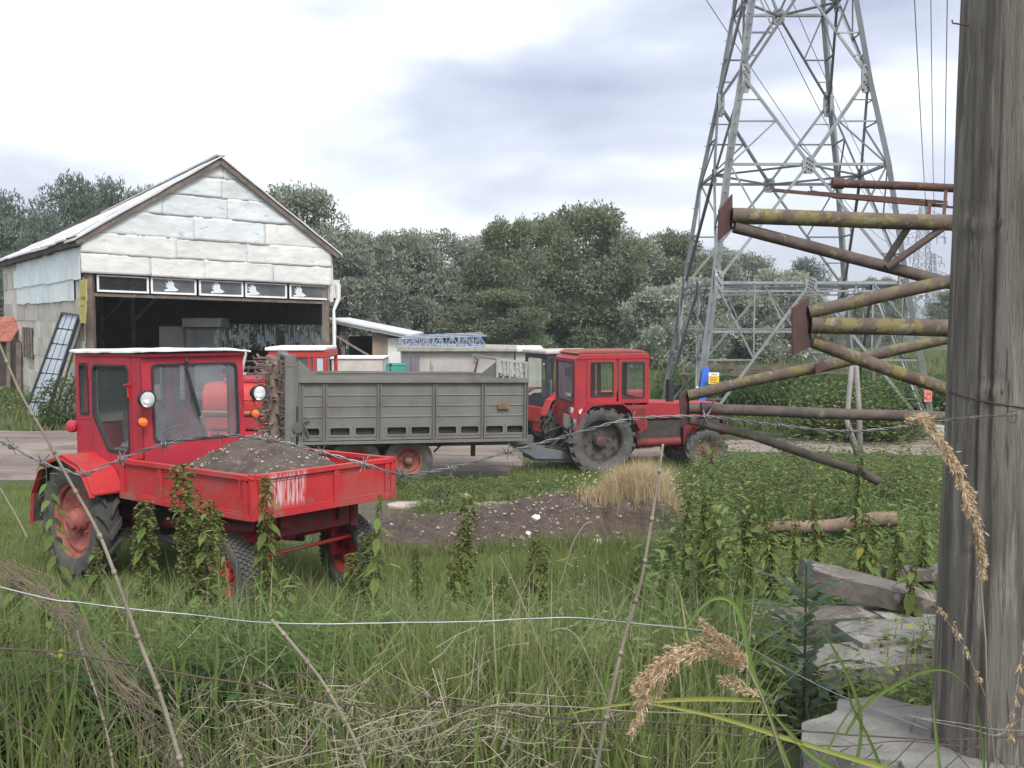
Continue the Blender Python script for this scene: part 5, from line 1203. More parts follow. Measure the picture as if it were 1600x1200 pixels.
# rear and front glass
inn = rr(-cy + .10, 1.52, cy - .10, 2.36, .05); outr = rep(rect4(-cy - .03, 1.30, cy + .03, ct - .16)); window(mt, 'rear_frame', outr, inn, (c0x - .03, 0, 0), (0, 1, 0), (.0, 0, 1), (.03, 0, 0), TRED, GL, 'rear_window')
inn = rr(-cy + .08, 1.56, cy - .08, 2.36, .05); outr = rep(rect4(-cy - .03, 1.40, cy + .03, ct - .16)); window(mt, 'windscreen_frame', outr, inn, (c1x, 0, 0), (0, 1, 0), (0, 0, 1), (.03, 0, 0), TRED, GL, 'windscreen')
m = MB(); m.prism([(-cy - .02, 1.29), (cy + .02, 1.29), (cy - .1, .95), (-cy + .1, .95)], (c0x - .03, 0, 0), (0, 1, 0), (0, 0, 1), (.03, 0, 0)); part('rear_panel', m, TRED, mt, bevel=.004)
m = MB(); m.prism([(-.16, .95), (.30, .95), (.30, 1.24), (-.16, 1.24)], (c0x - .06, -.3, 0), (0, 1, 0), (0, 0, 1), (.03, 0, 0)); m.b2((c0x - .09, -cy + .02, 1.30), (c0x - .035, -cy + .16, 1.42)); part('number_plate', m, DIRTYW, mt)
m = MB(); m.b2((c0x - .08, -.5, 1.64), (c0x - .034, -.22, 1.70)); part('rear_lamp', m, DIRTYW, mt)
def disc(c, r0, nx, t=.012, n=24): return MB().tube([Vector(c), Vector(c) + Vector(nx) * t], r0, n)
o = part('speed_disc', disc((-.40, -cy - .04, 1.33), .075, (0, -1, 0)), WHITE, mt)
m = MB(); c_ = Vector((-.40, -cy - .054, 1.33)); 
for i in range(24):
    a, b = i * math.pi / 12, (i + 1) * math.pi / 12; m.tube([c_ + Vector((.068 * math.cos(a), 0, .068 * math.sin(a))), c_ + Vector((.068 * math.cos(b), 0, .068 * math.sin(b)))], .006, 4)
part('disc_rim', m, RED, o)
m = MB()
for (xa, za), (xb_, zb2) in (((-.02, .03), (.02, .03)), ((.02, .03), (.0, .005)), ((.0, .005), (.022, -.012)), ((.022, -.012), (.0, -.032)), ((.0, -.032), (-.02, -.026))): m.bar(c_ + Vector((xa, 0, za)), c_ + Vector((xb_, 0, zb2)), .008, .008, (0, 1, 0))
part('disc_numeral', m, BLACK, o)
o = part('reflector', disc((-.60, -.90, 1.16), .05, (-1, -.2, 0)), DIRTYW, mt)
m = MB(); m.tube([(c0x - .02, -cy, 2.30), (c0x - .18, -cy - .12, 2.28), (c0x - .2, -cy - .13, 2.24)], .012, 6); m.b2((c0x - .26, -cy - .18, 2.08), (c0x - .12, -cy - .14, 2.26)); part('mirror', m, BLACK, mt)
m = MB(); m.b2((-.30, -.26, 1.35), (.15, .26, 1.48)); m.b2((-.36, -.26, 1.45), (-.24, .26, 1.95)); part('seat', m, SEAT, mt, bevel=.04)
m = MB()
for i in range(18):
    a = 2 * math.pi * i / 18; b = 2 * math.pi * (i + 1) / 18; f = lambda t: Vector((.62 + .12 * math.cos(t), .21 * math.sin(t), 1.62 + .12 * math.cos(t))); m.tube([f(a), f(b)], .014, 5)
m.tube([(.95, 0, 1.25), (.63, 0, 1.62)], .02, 6); part('steering_wheel', m, BLACK, mt)
m = MB(); m.b2((.78, -.5, 1.2), (1.0, .5, 1.55)); m.b2((c0x, -cy, 1.18), (c1x, cy, 1.22)); part('dashboard', m, DARK, mt)
m = MB(); m.prism([(c1x + .035, 1.10), (c1x + .035, 1.50), (2.9, 1.42), (3.02, 1.34), (3.02, 1.12)], (0, -.32, 0), (1, 0, 0), (0, 0, 1), (0, .64, 0)); part('bonnet', m, TRED, mt, bevel=.03)
m = MB(); m.b2((2.95, -.30, .72), (3.04, .30, 1.12)); part('grille', m, BLACK, mt)
m = MB(); m.b2((c1x - .1, -.26, .62), (2.9, .26, 1.09)); m.b2((-.5, -.36, .5), (c1x, .36, 1.15)); m.tube([(0, -.62, .72), (0, .62, .72)], .13, 12); part('engine', m, DARK, mt, bevel=.01)
m = MB(); m.tube([(.9, -.42, .62), (1.9, -.42, .62)], .10, 12); part('air_tank', m, REDD, mt, smooth=True)
m = MB(); m.tube([(1.75, -.22, 1.3), (1.75, -.22, 1.95)], .085, 12); part('exhaust_stack', m, BLACK, mt, smooth=True)
m = MB(); m.tube([(2.38, -.62, .46), (2.38, .62, .46)], .09, 10); m.b2((2.2, -.2, .5), (2.6, .2, .75)); m.b2((2.0, -.40, .55), (2.2, -.26, 1.05)); part('front_axle', m, REDD, mt)
for s in (-1, 1):
    m = MB(); pts = [(2.78, .78), (2.62, .97), (2.38, 1.02), (2.1, .95)]; yi, yo = s * .56, s * .90; vs = []
    for x, z in pts: vs += [(x, yi, z), (x, yo, z), (x, yo, z + .02), (x, yi, z + .02)]
    fs = [(0, 1, 2, 3), (len(vs) - 4, len(vs) - 1, len(vs) - 2, len(vs) - 3)]
    for i in range(len(pts) - 1): b = i * 4; fs += [(b + k, b + 4 + k, b + 4 + (k + 1) % 4, b + (k + 1) % 4) for k in range(4)]
    m.add(vs, fs); m.b2((2.2, min(yi, s * .36), .84), (2.3, max(yi, s * .36), .98)); part('front_fender', m, TRED, mt)
m = MB(); m.tube([(-.4, -.35, .55), (-1.0, -.3, .42)], .03, 6); m.tube([(-.4, .35, .55), (-1.0, .3, .42)], .03, 6); m.tube([(-.5, 0, 1.0), (-.95, 0, .85)], .025, 6); m.b2((-.9, -.2, .4), (-.5, .2, .5))
m.tube([(-.5, -.2, .8), (-.8, -.25, .45), (-1.2, -.2, .5), (-1.7, -.1, .55)], .025, 6); m.tube([(-.5, -.1, .9), (-.9, -.3, .6), (-1.5, -.3, .45)], .02, 6); part('hitch', m, DARK, mt)

# ------------------------------------------------------------------ dark cabbed tractor behind
dt = thing('dark_cab_tractor', 'tractor with a dark cab and red fender half hidden by the red one', 'tractor', (1.04, 25.2, -.5), (0, 0, R_(24)))
dt.scale = (.86, .86, .86)
wheel(dt, (0, -.85, .8), .80, .42, .48, DIRTYW, 18, -1, dish=-.02, lugh=.05); wheel(dt, (0, .85, .8), .80, .42, .48, DIRTYW, 18, 1, dish=-.02, lugh=.05)
for s in (-1, 1): wheel(dt, (2.5, s * .8, .55), .55, .3, .3, DIRTYW, 14, s, lugh=.03)
for s in (-1, 1):
    y = s * .70
    for xa, xb_ in ((-.55, .2), (.24, 1.1)):
        window(dt, 'side_window', rep(rect4(xa, 1.35, xb_, 2.78)), rr(xa + .06, 1.55, xb_ - .06, 2.66, .05), (0, y, 0), (1, 0, 0), (0, 0, 1), (0, s * .03, 0), NAVY, GLD, gasket=False)
    m = MB(); pts = [(.85, 1.1), (.6, 1.55), (.3, 1.72), (-.3, 1.72), (-.62, 1.5), (-.8, 1.1)]; vs = []
    for x, z in pts: vs += [(x, y + s * .03, z), (x, s * 1.12, z), (x, s * 1.12, z + .04), (x, y + s * .03, z + .04)]
    fs = [(0, 1, 2, 3), (len(vs) - 4, len(vs) - 1, len(vs) - 2, len(vs) - 3)]
    for i in range(len(pts) - 1): b = i * 4; fs += [(b + k, b + 4 + k, b + 4 + (k + 1) % 4, b + (k + 1) % 4) for k in range(4)]
    m.add(vs, fs); part('fender', m, RED, dt)
window(dt, 'rear_frame', rep(rect4(-.73, 1.3, .73, 2.78)), rr(-.62, 1.5, .62, 2.66, .05), (-.58, 0, 0), (0, 1, 0), (0, 0, 1), (.03, 0, 0), NAVY, GLD, 'rear_window', False)
window(dt, 'windscreen_frame', rep(rect4(-.73, 1.3, .73, 2.78)), rr(-.62, 1.5, .62, 2.66, .05), (1.1, 0, 0), (0, 1, 0), (0, 0, 1), (.03, 0, 0), NAVY, GLD, 'windscreen', False)
m = MB(); m.b2((-.66, -.80, 2.79), (1.22, .80, 2.90)); part('roof', m, DIRTYW, dt, bevel=.04)
m = MB(); m.tube([(-.6, -.6, 2.5), (-.66, -.6, 2.5)], .06, 12); m.tube([(-.6, .6, 2.5), (-.66, .6, 2.5)], .06, 12); part('work_lamp', m, LAMPC, dt)
m = MB(); m.tube([(-.5, -.9, 1.72), (-.5, -.95, 2.6), (-.5, -.7, 2.65)], .018, 6); part('grab_rail', m, BLACK, dt)
m = MB(); m.b2((-.5, -.4, .55), (1.2, .4, 1.3)); m.b2((1.1, -.35, .8), (3.0, .35, 1.65)); m.b2((-.62, -.66, .85), (-.5, .66, 1.29)); part('body', m, RED, dt, bevel=.04)
m = MB(); m.b2((-.2, -.26, 1.4), (.2, .26, 1.55)); m.b2((-.28, -.26, 1.5), (-.16, .26, 2.05)); part('seat', m, SEAT, dt, bevel=.04)

# ------------------------------------------------------------------ old red lorry with rounded bonnet behind the chassis tractor
rt = thing('red_bonnet_lorry', 'old orange red lorry with a rounded bonnet and pale roofed cab between barn and trailer', 'lorry', (P(466, 640, 24.6).x, 24.6, -.5), (0, 0, R_(180)))
g = lambda px, py, Y: (P(px, py, Y) - Vector((rt.location.x, 24.6, -.5)))
# local axes are turned: x_local = -x_world
xc0 = -g(512, 560, 24).x; xc1 = -g(420, 560, 24).x; ztop = g(450, 544, 24).z
yn = 24.6 - 23.9; yf = yn - 1.5
m = MB(); m.b2((xc0 + .02, yf, 1.25), (xc1 - .1, yn, 1.6)); m.b2((xc0, yf, ztop - .22), (xc1, yn, ztop - .06)); 
for x_ in (xc0 + .0, xc0 + .25, xc1 - .10):
    for y_ in (yf, yn - .06): m.b2((x_ + .001, y_ + .001, 1.6), (x_ + .09, y_ + .06, ztop - .22))
part('cab', m, ORED, rt, bevel=.02)
m = MB(); m.b2((xc0 + .05, yn - .10, ztop - .055), (xc1 + .06, yn + .05, ztop + .02)); m.b2((xc0 + .02, yf, ztop - .05), (xc1 + .02, yn - .05, ztop + .03)); part('cab_roof', m, WHITE, rt, bevel=.02)
for xa, xb_ in ((xc0 + .09, xc0 + .25), (xc0 + .34, xc1 - .10)):
    m = MB(); m.b2((xa + .01, yn - .04, 1.6), (xb_ - .01, yn - .03, ztop - .22)); part('cab_window', m, PANEB if xa < xc0 + .2 else GLB, rt)
m = MB(); m.bar((xc0 + .42, yn - .03, 1.6), (xc0 + .42, yn - .03, ztop - .2), .05); part('window_divider', m, ORED, rt)
# bonnet: a half-rounded long body
xh0 = -g(440, 600, 23.6).x; xh1 = -g(312, 600, 23.6).x; zh = g(400, 601, 23.6).z; zl_ = g(400, 652, 23.6).z
prof = [(0, zl_), (.10, zl_ + .0), (.16, zl_ + .25), (.14, zh - .22), (.04, zh - .07), (-.12, zh), (-1.1, zh), (-1.25, zh - .1), (-1.3, zl_)]
m = MB(); m.prism([(yn + a, b) for a, b in prof], (xh0, 0, 0), (0, 1, 0), (0, 0, 1), (xh1 - xh0, 0, 0)); part('bonnet', m, ORED, rt, smooth=True, bevel=.03)
m = MB(); m.b2((xh0, yf + .1, zh + .002), (xh1 - .4, yn - .2, zh + .12)); part('bonnet_cover', m, REDM, rt, bevel=.03)
m = MB(); m.tube([(xh0 + .05, yn + .20, zl_ + .22), (xh0 + .45, yn + .2, zl_ + .10), (xh1, yn + .2, zl_ + .12)], .022, 8); part('green_rail', m, GREEN, rt)
m = MB(); m.b2((xh0 - .3, yf + .05, zl_ - .32), (xh1 - .02, yn + .10, zl_ - .01)); part('lower_body', m, REDM, rt, bevel=.05)
m = MB(); m.b2((xh0 - .3, yn - .1, .52), (xh1, yn + .16, .62)); part('bumper', m, RED, rt)
m = MB(); m.b2((xc0 - 2.2, yf + .1, .75), (xc0 + .2, yn - .1, 1.0)); m.b2((xc0 - .0, yf + .3, .5), (xh1 - .2, yn - .3, .9)); part('chassis', m, DARK, rt)
m = MB(); m.b2((xc0 - 2.2, yf, 1.0), (xc0 - .06, yn, 1.1)); part('platform', m, WOODG, rt)
for xw in (xh1 - .6, xc0 - 1.2):
    for s, y_ in ((1, yn - .15), (-1, yf + .15)): wheel(rt, (xw, y_, .45), .45, .22, .26, RIMD, 0, s, lugh=.02)
m = MB(); a = g(378, 582, 24.4); b = g(384, 552, 24.4); m.tube([(-a.x, .2, a.z), (-b.x, .2, b.z), (-b.x + .03, .2, b.z + .08), (-b.x + .1, .2, b.z + .05)], .035, 8); m.b2((-a.x - .1, .12, a.z - .05), (-a.x + .12, .28, a.z)); part('exhaust_pipe', m, DIRTYW, rt, smooth=True)
# dark seed drill in the barn mouth behind the lorry
sd = thing('rusty_farm_implement', 'dark rusty farm implement crowded behind the red lorry bonnet', 'implement', (P(398, 600, 27.5).x, 27.5, -.5))
m = MB(); m.b2((-.9, 0, 1.3), (.5, .8, 1.75)); m.bar((-1, 0, 1.95), (.7, 0, 1.9), .07); m.bar((-1, .5, 2.1), (.7, .5, 2.05), .05); part('hopper', m, RUST, sd, bevel=.02)
m = MB()
for k in range(9): m.bar((-.9 + k * .18, -.05, .3), (-.9 + k * .18, .1, 1.3), .04); m.bar((-.9 + k * .18, -.05, 1.75), (-.85 + k * .18, .0, 2.0), .03)
m.bar((-1, 0, .6), (.7, 0, .6), .1); part('coulter', m, RUST, sd)
for s in (-1.05, .65):
    m = MB(); m.lathe([(.45, -.05), (.5, -.05), (.5, .05), (.45, .05)], 24, Matrix.Translation((s, .3, .5)) @ Matrix.Rotation(R_(90), 4, 'Z'), True)
    for q in range(6): m.bar((s, .3, .5), (s, .3 + .46 * math.cos(q * 1.047), .5 + .46 * math.sin(q * 1.047)), .03)
    part('wheel', m, RUST, sd)

# ------------------------------------------------------------------ wooden pole
POLE = MAT('pole_wood', (.185, .165, .142), (.105, .092, .08), 3.2, .9, .9, 26, stretch=(9, 9, .7), spots=[((.25, .225, .195), .56, 4.4), ((.12, .12, .085), .60, .5), ((.075, .064, .055), .60, 7.0)], streak=((.022, .018, .016), .63, (34, 34, .6)), bdist=.010, detail=11, lo=.42, hi=.58)
pc = P(1592, 1100, 2.6); PXc, PYc = pc.x, 2.62
pole = thing('wooden_pole', 'thick weathered wooden pole rising at the right edge of the picture', 'pole', (PXc, PYc, 1.2))
vs = []; nr, nseg = 190, 200
knots = [(1550, 345, .03), (1562, 615, .02), (1540, 862, .015), (1545, 72, .015)]
kp = [(P(a, b, PYc - .17), r) for a, b, r in knots]
for i in range(nr + 1):
    z = 1.35 + 3.6 * i / nr; R = .196 - .0105 * (z - 1.7)
    for j in range(nseg):
        a = 2 * math.pi * j / nseg; dx, dy = math.cos(a), math.sin(a)
        r = R + .006 * mn.noise(Vector((dx * 2, dy * 2, z * .8))) + .0035 * mn.noise(Vector((dx * 16, dy * 16, z * .9)))
        c_ = mn.noise(Vector((dx * 21 + 5, dy * 21, z * .30)));
        r += .0012 * mn.noise(Vector((dx * 48, dy * 48, z * 3.0)))
        if c_ > .40: r -= min(.010, (c_ - .40) * .12)
        p = Vector((PXc + r * dx, PYc + r * dy, z))
        for k_, kr_ in kp:
            d_ = math.hypot((p.x - k_.x), (p.z - k_.z) * .8)
            if dy < 0 and d_ < kr_ * 2.5: r += .006 * math.cos(d_ / kr_ * 2.2) * max(0, 1 - d_ / (kr_ * 2.5))
        vs.append((PXc + r * dx, PYc + r * dy, z))
fs = [(i * nseg + j, i * nseg + (j + 1) % nseg, (i + 1) * nseg + (j + 1) % nseg, (i + 1) * nseg + j) for i in range(nr) for j in range(nseg)]
m = MB(); m.add(vs, fs); part('shaft', m, POLE, pole, True, smooth='all')
for k_, kr_ in kp[:3]:
    m = MB(); p = k_.copy(); dd = Vector((p.x - PXc, p.y - PYc, 0)); dd.normalize(); q = Vector((PXc, PYc, p.z)) + dd * (.196 - .0105 * (p.z - 1.7) - .002)
    m.sph((0, 0, 0), kr_ * .45, 12, 6, (1, .2, 1.15)); m.v = [tuple(q + Vector(v)) for v in m.v]; part('knot', m, MAT('knot_wood', (.05, .042, .038), (.035, .03, .028), 12, .9, .4), pole, True, smooth=True)
# staple, nail and the loop of wire round the pole
def ploop(pxa, ya, yb, n=26):
    pts = []
    for i in range(n + 1):
        a = R_(-185 + 190 * i / n); z0, z1 = P(1480, ya, 2.5).z, P(1600, yb, 2.45).z
        t = i / n; R = .2 - .0105 * 1; pts.append((PXc + R * math.cos(a), PYc + R * math.sin(a), z0 + (z1 - z0) * min(1, t * 1.6) - .01 * math.sin(t * 3.1)))
    return pts
m = MB(); m.tube(ploop(0, 617, 640), .0022, 6); part('wire_loop', m, WIRER, pole, True)
m = MB(); q = P(1590, 650, 2.415); m.tube([q + Vector((-.012, .01, .012)), q + Vector((-.006, -.006, .012)), q + Vector((-.006, -.006, -.016)), q + Vector((-.012, .01, -.016))], .0018, 6); part('staple', m, WIRE, pole, True)
m = MB(); q = P(1496, 40, 2.6); m.tube([q + Vector((.03, 0, -.0)), q + Vector((-.012, 0, .006)), q + Vector((-.014, 0, .014))], .002, 6); part('nail', m, RUST, pole, True)

# ------------------------------------------------------------------ steel pipe frames
def pipe(parent, pts, r, mat=PIPE, name='pipe'):
    m = MB(); P_ = [Vector(p) for p in pts]; out_ = []
    for a, b in zip(P_, P_[1:]):
        k = 10
        for i in range(k): out_.append(a.lerp(b, i / k))
    out_.append(P_[-1]); out_ = [p + Vector((0, .003 * mn.noise(p * 3), .005 * mn.noise(p * 2.3 + Vector((4, 0, 0))))) for p in out_]
    m.tube(out_, [r * (1 + .03 * mn.noise(p * 6)) for p in out_], 18); return part(name, m, mat, parent, True, smooth=True)
def plate(parent, px, Y, dY=0.0, name='end_plate', mat=PLATE):
    c = [P(a, b, Y + (dY if i in (1, 2) else 0)) for i, (a, b) in enumerate(px)]
    n_ = (c[1] - c[0]).cross(c[2] - c[0]).normalized() * .012
    m = MB(); m.add(c + [p + n_ for p in c], [(0, 1, 2, 3), (7, 6, 5, 4), (0, 4, 5, 1), (1, 5, 6, 2), (2, 6, 7, 3), (3, 7, 4, 0)]); return part(name, m, mat, parent, True, bevel=.003)
def upright(parent, px, py, Y, r=.05):
    a = P(px, py, Y); pipe(parent, [a, Vector((a.x, a.y, ground(a.x, a.y) - .1))], r, PIPEG, 'upright')
fa = thing('pipe_frame', 'upper pipe frame with a red brown end plate at the height of the pylon waist', 'pipe frame', tuple(P(1150, 340, 6.8)), group='welded pipe frames')
plate(fa, [(1124, 328), (1145, 303), (1145, 357), (1124, 376)], 6.72, .16)
pipe(fa, [P(1144, 337, 6.85), P(1320, 343, 6.8), P(1660, 354, 6.7)], .052); pipe(fa, [P(1147, 355, 6.85), P(1390, 418, 6.9), P(1660, 490, 7.0)], .040, PIPEG)
pipe(fa, [P(1418, 356, 6.8), P(1381, 414, 6.9)], .024, PIPEG, 'brace_pipe'); pipe(fa, [P(1472, 357, 6.75), P(1386, 418, 6.85)], .024, PIPEG, 'brace_pipe'); upright(fa, 1650, 350, 6.85)
fb = thing('pipe_frame', 'middle pipe frame with three yellow lichened pipes spreading from a rusty plate', 'pipe frame', tuple(P(1265, 505, 5.9)), group='welded pipe frames')
plate(fb, [(1239, 481), (1264, 463), (1270, 541), (1240, 555)], 5.80, .18)
pipe(fb, [P(1264, 488, 5.95), P(1380, 462, 5.9), P(1640, 405, 5.8)], .038); pipe(fb, [P(1267, 508, 5.95), P(1400, 511, 5.9), P(1640, 518, 5.8)], .050); pipe(fb, [P(1270, 534, 5.98), P(1340, 560, 5.95), P(1460, 602, 5.9), P(1600, 655, 5.8)], .039)
pipe(fb, [P(1452, 512, 5.86), P(1510, 514, 5.84)], .030, BLACK, 'sleeve'); upright(fb, 1620, 409, 5.8)
fc = thing('pipe_frame', 'lowest pipe frame whose rusty end stands before the red tractor front', 'pipe frame', tuple(P(1072, 635, 8.5)), group='welded pipe frames')
plate(fc, [(1062, 618), (1077, 604), (1077, 662), (1066, 668)], 8.45, .12)
pipe(fc, [P(1075, 618, 8.55), P(1160, 598, 8.5), P(1284, 573, 8.4), P(1475, 530, 8.3), P(1660, 490, 8.2)], .046); pipe(fc, [P(1076, 638, 8.55), P(1270, 645, 8.5), P(1470, 652, 8.4), P(1660, 660, 8.3)], .046, PIPEG); pipe(fc, [P(1076, 656, 8.55), P(1180, 682, 8.7), P(1345, 738, 8.9), P(1372, 752, 8.95)], .040, PIPEG)
plate(fc, [(1273, 568), (1287, 563), (1294, 577), (1275, 584)], 8.32, .03, 'small_plate'); pipe(fc, [P(1095, 639, 8.5), P(1112, 640, 8.5)], .056, PLATE, 'collar'); upright(fc, 1640, 494, 8.25)
m = MB(); m.bar(P(1108, 634, 8.4), P(1122, 620, 8.4), .03, .01); m.bar(P(1106, 650, 8.4), P(1116, 626, 8.4), .02, .01); part('bracket', m, STEELD, fc, True)
fd = thing('rail_and_pipe', 'topmost rusty pipe with thin red rails hanging below it', 'pipe frame', tuple(P(1300, 290, 7.0)), group=None)
pipe(fd, [P(1302, 286, 7.0), P(1660, 301, 6.9)], .028, RUST); pipe(fd, [P(1300, 286, 7.0), P(1318, 287, 7.0)], .036, RUST, 'collar')
for a, b, r in (((1208, 297), (1480, 322), .011), ((1262, 300), (1480, 316), .008), ((1300, 308), (1500, 325), .007)): 
    m = MB(); m.bar(P(*a, 7.0), P(*b, 6.95), r * 2, r * 2); part('rail', m, RUST, fd, True)
for a, b in (((1330, 304), (1345, 312)), ((1365, 307), (1380, 314)), ((1400, 310), (1415, 317)), ((1435, 312), (1450, 319))):
    m = MB(); m.bar(P(*a, 7.0), P(*b, 7.0), .014); part('rung', m, RUST, fd, True)
m = MB(); m.bar(P(1453, 318, 6.9), P(1450, 346, 6.8), .022); m.box(P(1454, 316, 6.95), (.06, .04, .03)); m.bar(P(1478, 298, 6.9), P(1474, 346, 6.8), .02); part('hanger', m, RUST, fd, True); upright(fd, 1645, 301, 6.9, .03)
m = MB(); m.tube([P(1270, 293, 7.0), P(1266, 291, 7.0), P(1268, 298, 7.0), P(1278, 300, 7.0)], .006, 6); part('wire_hook', m, RUST, fd, True)

# ------------------------------------------------------------------ corral rails, forked posts
cf = thing('corral_rails', 'pale horizontal rail fence seen through the foot of the pylon', 'fence', (P(1200, 620, 34.6).x, 34.6, -.5))
for (xa, ya), (xb_, yb), r in (((1080, 572), (1290, 577), .06), ((1082, 596), (1140, 597), .05), ((1112, 624), (1372, 624), .06), ((1060, 584), (1180, 586), .035), ((1140, 581), (1330, 583), .035)):
    m = MB(); m.bar(P(xa, ya, 34.6), P(xb_, yb, 34.6), .06, r * 2.2); part('rail', m, DIRTYW if ya > 600 else WOODG, cf, True)
for x_ in (1068, 1142, 1215, 1290, 1365):
    p = P(x_, 568, 34.7); m = MB(); m.bar(Vector((p.x, p.y, -.6)), p, .10, .10, (0, 1, 0)); part('post', m, WOODG, cf, True)
fp = thing('forked_post', 'pair of grey wooden stakes standing crossed by the dirt track', 'post', (P(1338, 715, 21.5).x, 21.5, -.5))
WG2 = MAT('grey_stake', (.27, .25, .23), (.19, .17, .16), 6, .9, .5, 20, stretch=(1, 1, .3))
for a, b, c in (((1331, 566), (1323, 657), (1342, 716)), ((1338, 570), (1342, 640), (1344, 716))):
    m = MB(); m.tube([P(*a, 21.5), P(*b, 21.5), P(*c, 21.4)], [.05, .06, .075], 8); part('stake', m, WG2, fp, True, smooth='all')

# ------------------------------------------------------------------ slabs, timber and the footing by the pole
def slab(name, label, cat, pts, Yb, Yf, th, mat, tilt=0.0, group=None, seed=1):
    """irregular block: top outline given as (px, py, distance)"""
    c = [P(a, b, y) for a, b, y in pts]; o0 = c[0].copy(); bmx = bmesh.new()
    top = [bmx.verts.new(p - o0) for p in c]; bot = [bmx.verts.new(p - o0 - Vector((0, 0, th))) for p in c]
    bmx.faces.new(top); bmx.faces.new(bot[::-1])
    for i in range(len(c)): bmx.faces.new((top[i], bot[i], bot[(i + 1) % len(c)], top[(i + 1) % len(c)]))
    bmesh.ops.recalc_face_normals(bmx, faces=bmx.faces)
    bmesh.ops.triangulate(bmx, faces=bmx.faces)
    for _ in range(4): bmesh.ops.subdivide_edges(bmx, edges=[e for e in bmx.edges if e.calc_length() > .05], cuts=1)
    for v in bmx.verts:
        n_ = mn.noise_vector(v.co * 9 + Vector((seed, 0, 0))) * .008 + mn.noise_vector(v.co * 30) * .003; v.co += n_ * 1.7
    me = bpy.data.meshes.new(name); bmx.to_mesh(me); bmx.free(); me.materials.append(mat)
    me.polygons.foreach_set('use_smooth', [True] * len(me.polygons))
    try: me.set_sharp_from_angle(angle=R_(40))
    except Exception: pass
    o = bpy.data.objects.new(name, me); COL.objects.link(o); o.location = o0; return meta(o, label, cat, group)
CONCL = MAT('old_concrete', (.24, .235, .215), (.15, .145, .13), 5, .92, 1.0, 45, spots=[((.12, .115, .10), .64, 24), ((.14, .15, .09), .68, 6)], bdist=.012)
slab('concrete_footing', 'broken pale concrete slab at the foot of the wooden pole', 'concrete block', [(1254, 1128, 2.8), (1296, 1119, 2.88), (1312, 1096, 3.05), (1372, 1088, 3.12), (1440, 1100, 3.1), (1700, 1112, 3.1), (1750, 1240, 2.3), (1430, 1222, 2.32), (1405, 1190, 2.45), (1330, 1186, 2.46), (1252, 1158, 2.62)], 0, 0, .42, CONCL)
SLABG = MAT('weathered_slab', (.21, .20, .18), (.13, .12, .105), 6, .92, .9, 40, spots=[((.08, .075, .065), .58, 12), ((.28, .27, .25), .62, 20), ((.10, .11, .06), .64, 5)], bdist=.012)
TIMB = MAT('old_timber', (.135, .118, .102), (.085, .075, .066), 6, .9, .7, 30, spots=[((.22, .19, .17), .58, 8), ((.05, .04, .035), .66, 12)])
def beam(name, label, cat, p0, p1, w, h, mat, seed, roll=0.0):
    d = p1 - p0; L_b = d.length; bmx = bmesh.new(); bmesh.ops.create_cube(bmx, size=1)
    for v in bmx.verts: v.co = Vector((v.co.x * L_b, v.co.y * w, v.co.z * h))
    for _ in range(5): bmesh.ops.subdivide_edges(bmx, edges=[e for e in bmx.edges if e.calc_length() > .045], cuts=1)
    for v in bmx.verts:
        endf = max(0, abs(v.co.x) / (L_b / 2) - .93) * 3
        v.co += mn.noise_vector(v.co * 7 + Vector((seed, 0, 0))) * .0035 + mn.noise_vector(v.co * 28 + Vector((seed, 0, 0))) * (.0018 + .014 * endf)
    me = bpy.data.meshes.new(name); bmx.to_mesh(me); bmx.free(); me.materials.append(mat); me.polygons.foreach_set('use_smooth', [True] * len(me.polygons))
    try: me.set_sharp_from_angle(angle=R_(40))
    except Exception: pass
    o = bpy.data.objects.new(name, me); COL.objects.link(o); o.location = (p0 + p1) / 2; o.rotation_euler = (d.to_track_quat('X', 'Z').to_matrix() @ Euler((roll, 0, 0)).to_matrix()).to_euler()
    return meta(o, label, cat, 'beams and slabs heaped by the pole')
beam('timber_beam', 'dark squared timber lying slanted on top of the slab pile', 'timber', P(1258, 896, 4.45), P(1500, 956, 4.5), .17, .085, TIMB, 1, .12)
beam('timber_board', 'thin dark board lying level beneath the slanted timber', 'timber', P(1335, 955, 4.55), P(1500, 948, 4.6), .22, .035, TIMB, 2)
beam('timber_board', 'short board end showing behind the slanted timber beside the pole', 'timber', P(1388, 897, 5.2), P(1500, 893, 5.3), .12, .06, TIMB, 3)
beam('timber_beam', 'brownish squared beam end half hidden under weeds left of the pile', 'timber', P(1218, 975, 4.25), P(1352, 966, 4.35), .20, .075, TIMB, 4)
beam('concrete_slab', 'grey slab with a ragged edge just above the lowest pale one', 'slab', P(1322, 996, 3.95), P(1510, 985, 4.05), .24, .04, SLABG, 5, .05)
beam('concrete_slab', 'lowest pale concrete slab of the pile, nearest the viewer', 'slab', P(1262, 1044, 3.75), P(1510, 1024, 3.85), .24, .075, SLABG, 6, .06)
beam('support_block', 'dark block propping the lowest pale slab beside the pole', 'block', P(1395, 1072, 3.75), P(1500, 1070, 3.85), .2, .12, TIMB, 7)
beam('support_block', 'rough concrete block under the timbers in the middle of the pile', 'block', P(1375, 975, 4.35), P(1470, 975, 4.4), .25, .08, CONC, 8)
slab('rubble_lump', 'rough pale lump of rubble left of the slab pile', 'rubble', [(1180, 960, 4.3), (1200, 950, 4.5), (1240, 955, 4.5), (1235, 970, 4.2)], 0, 0, .1, CONCL, seed=13)
lg = thing('log', 'reddish brown log lying in the weeds left of the wooden pole', 'log', tuple(P(1290, 822, 12)))
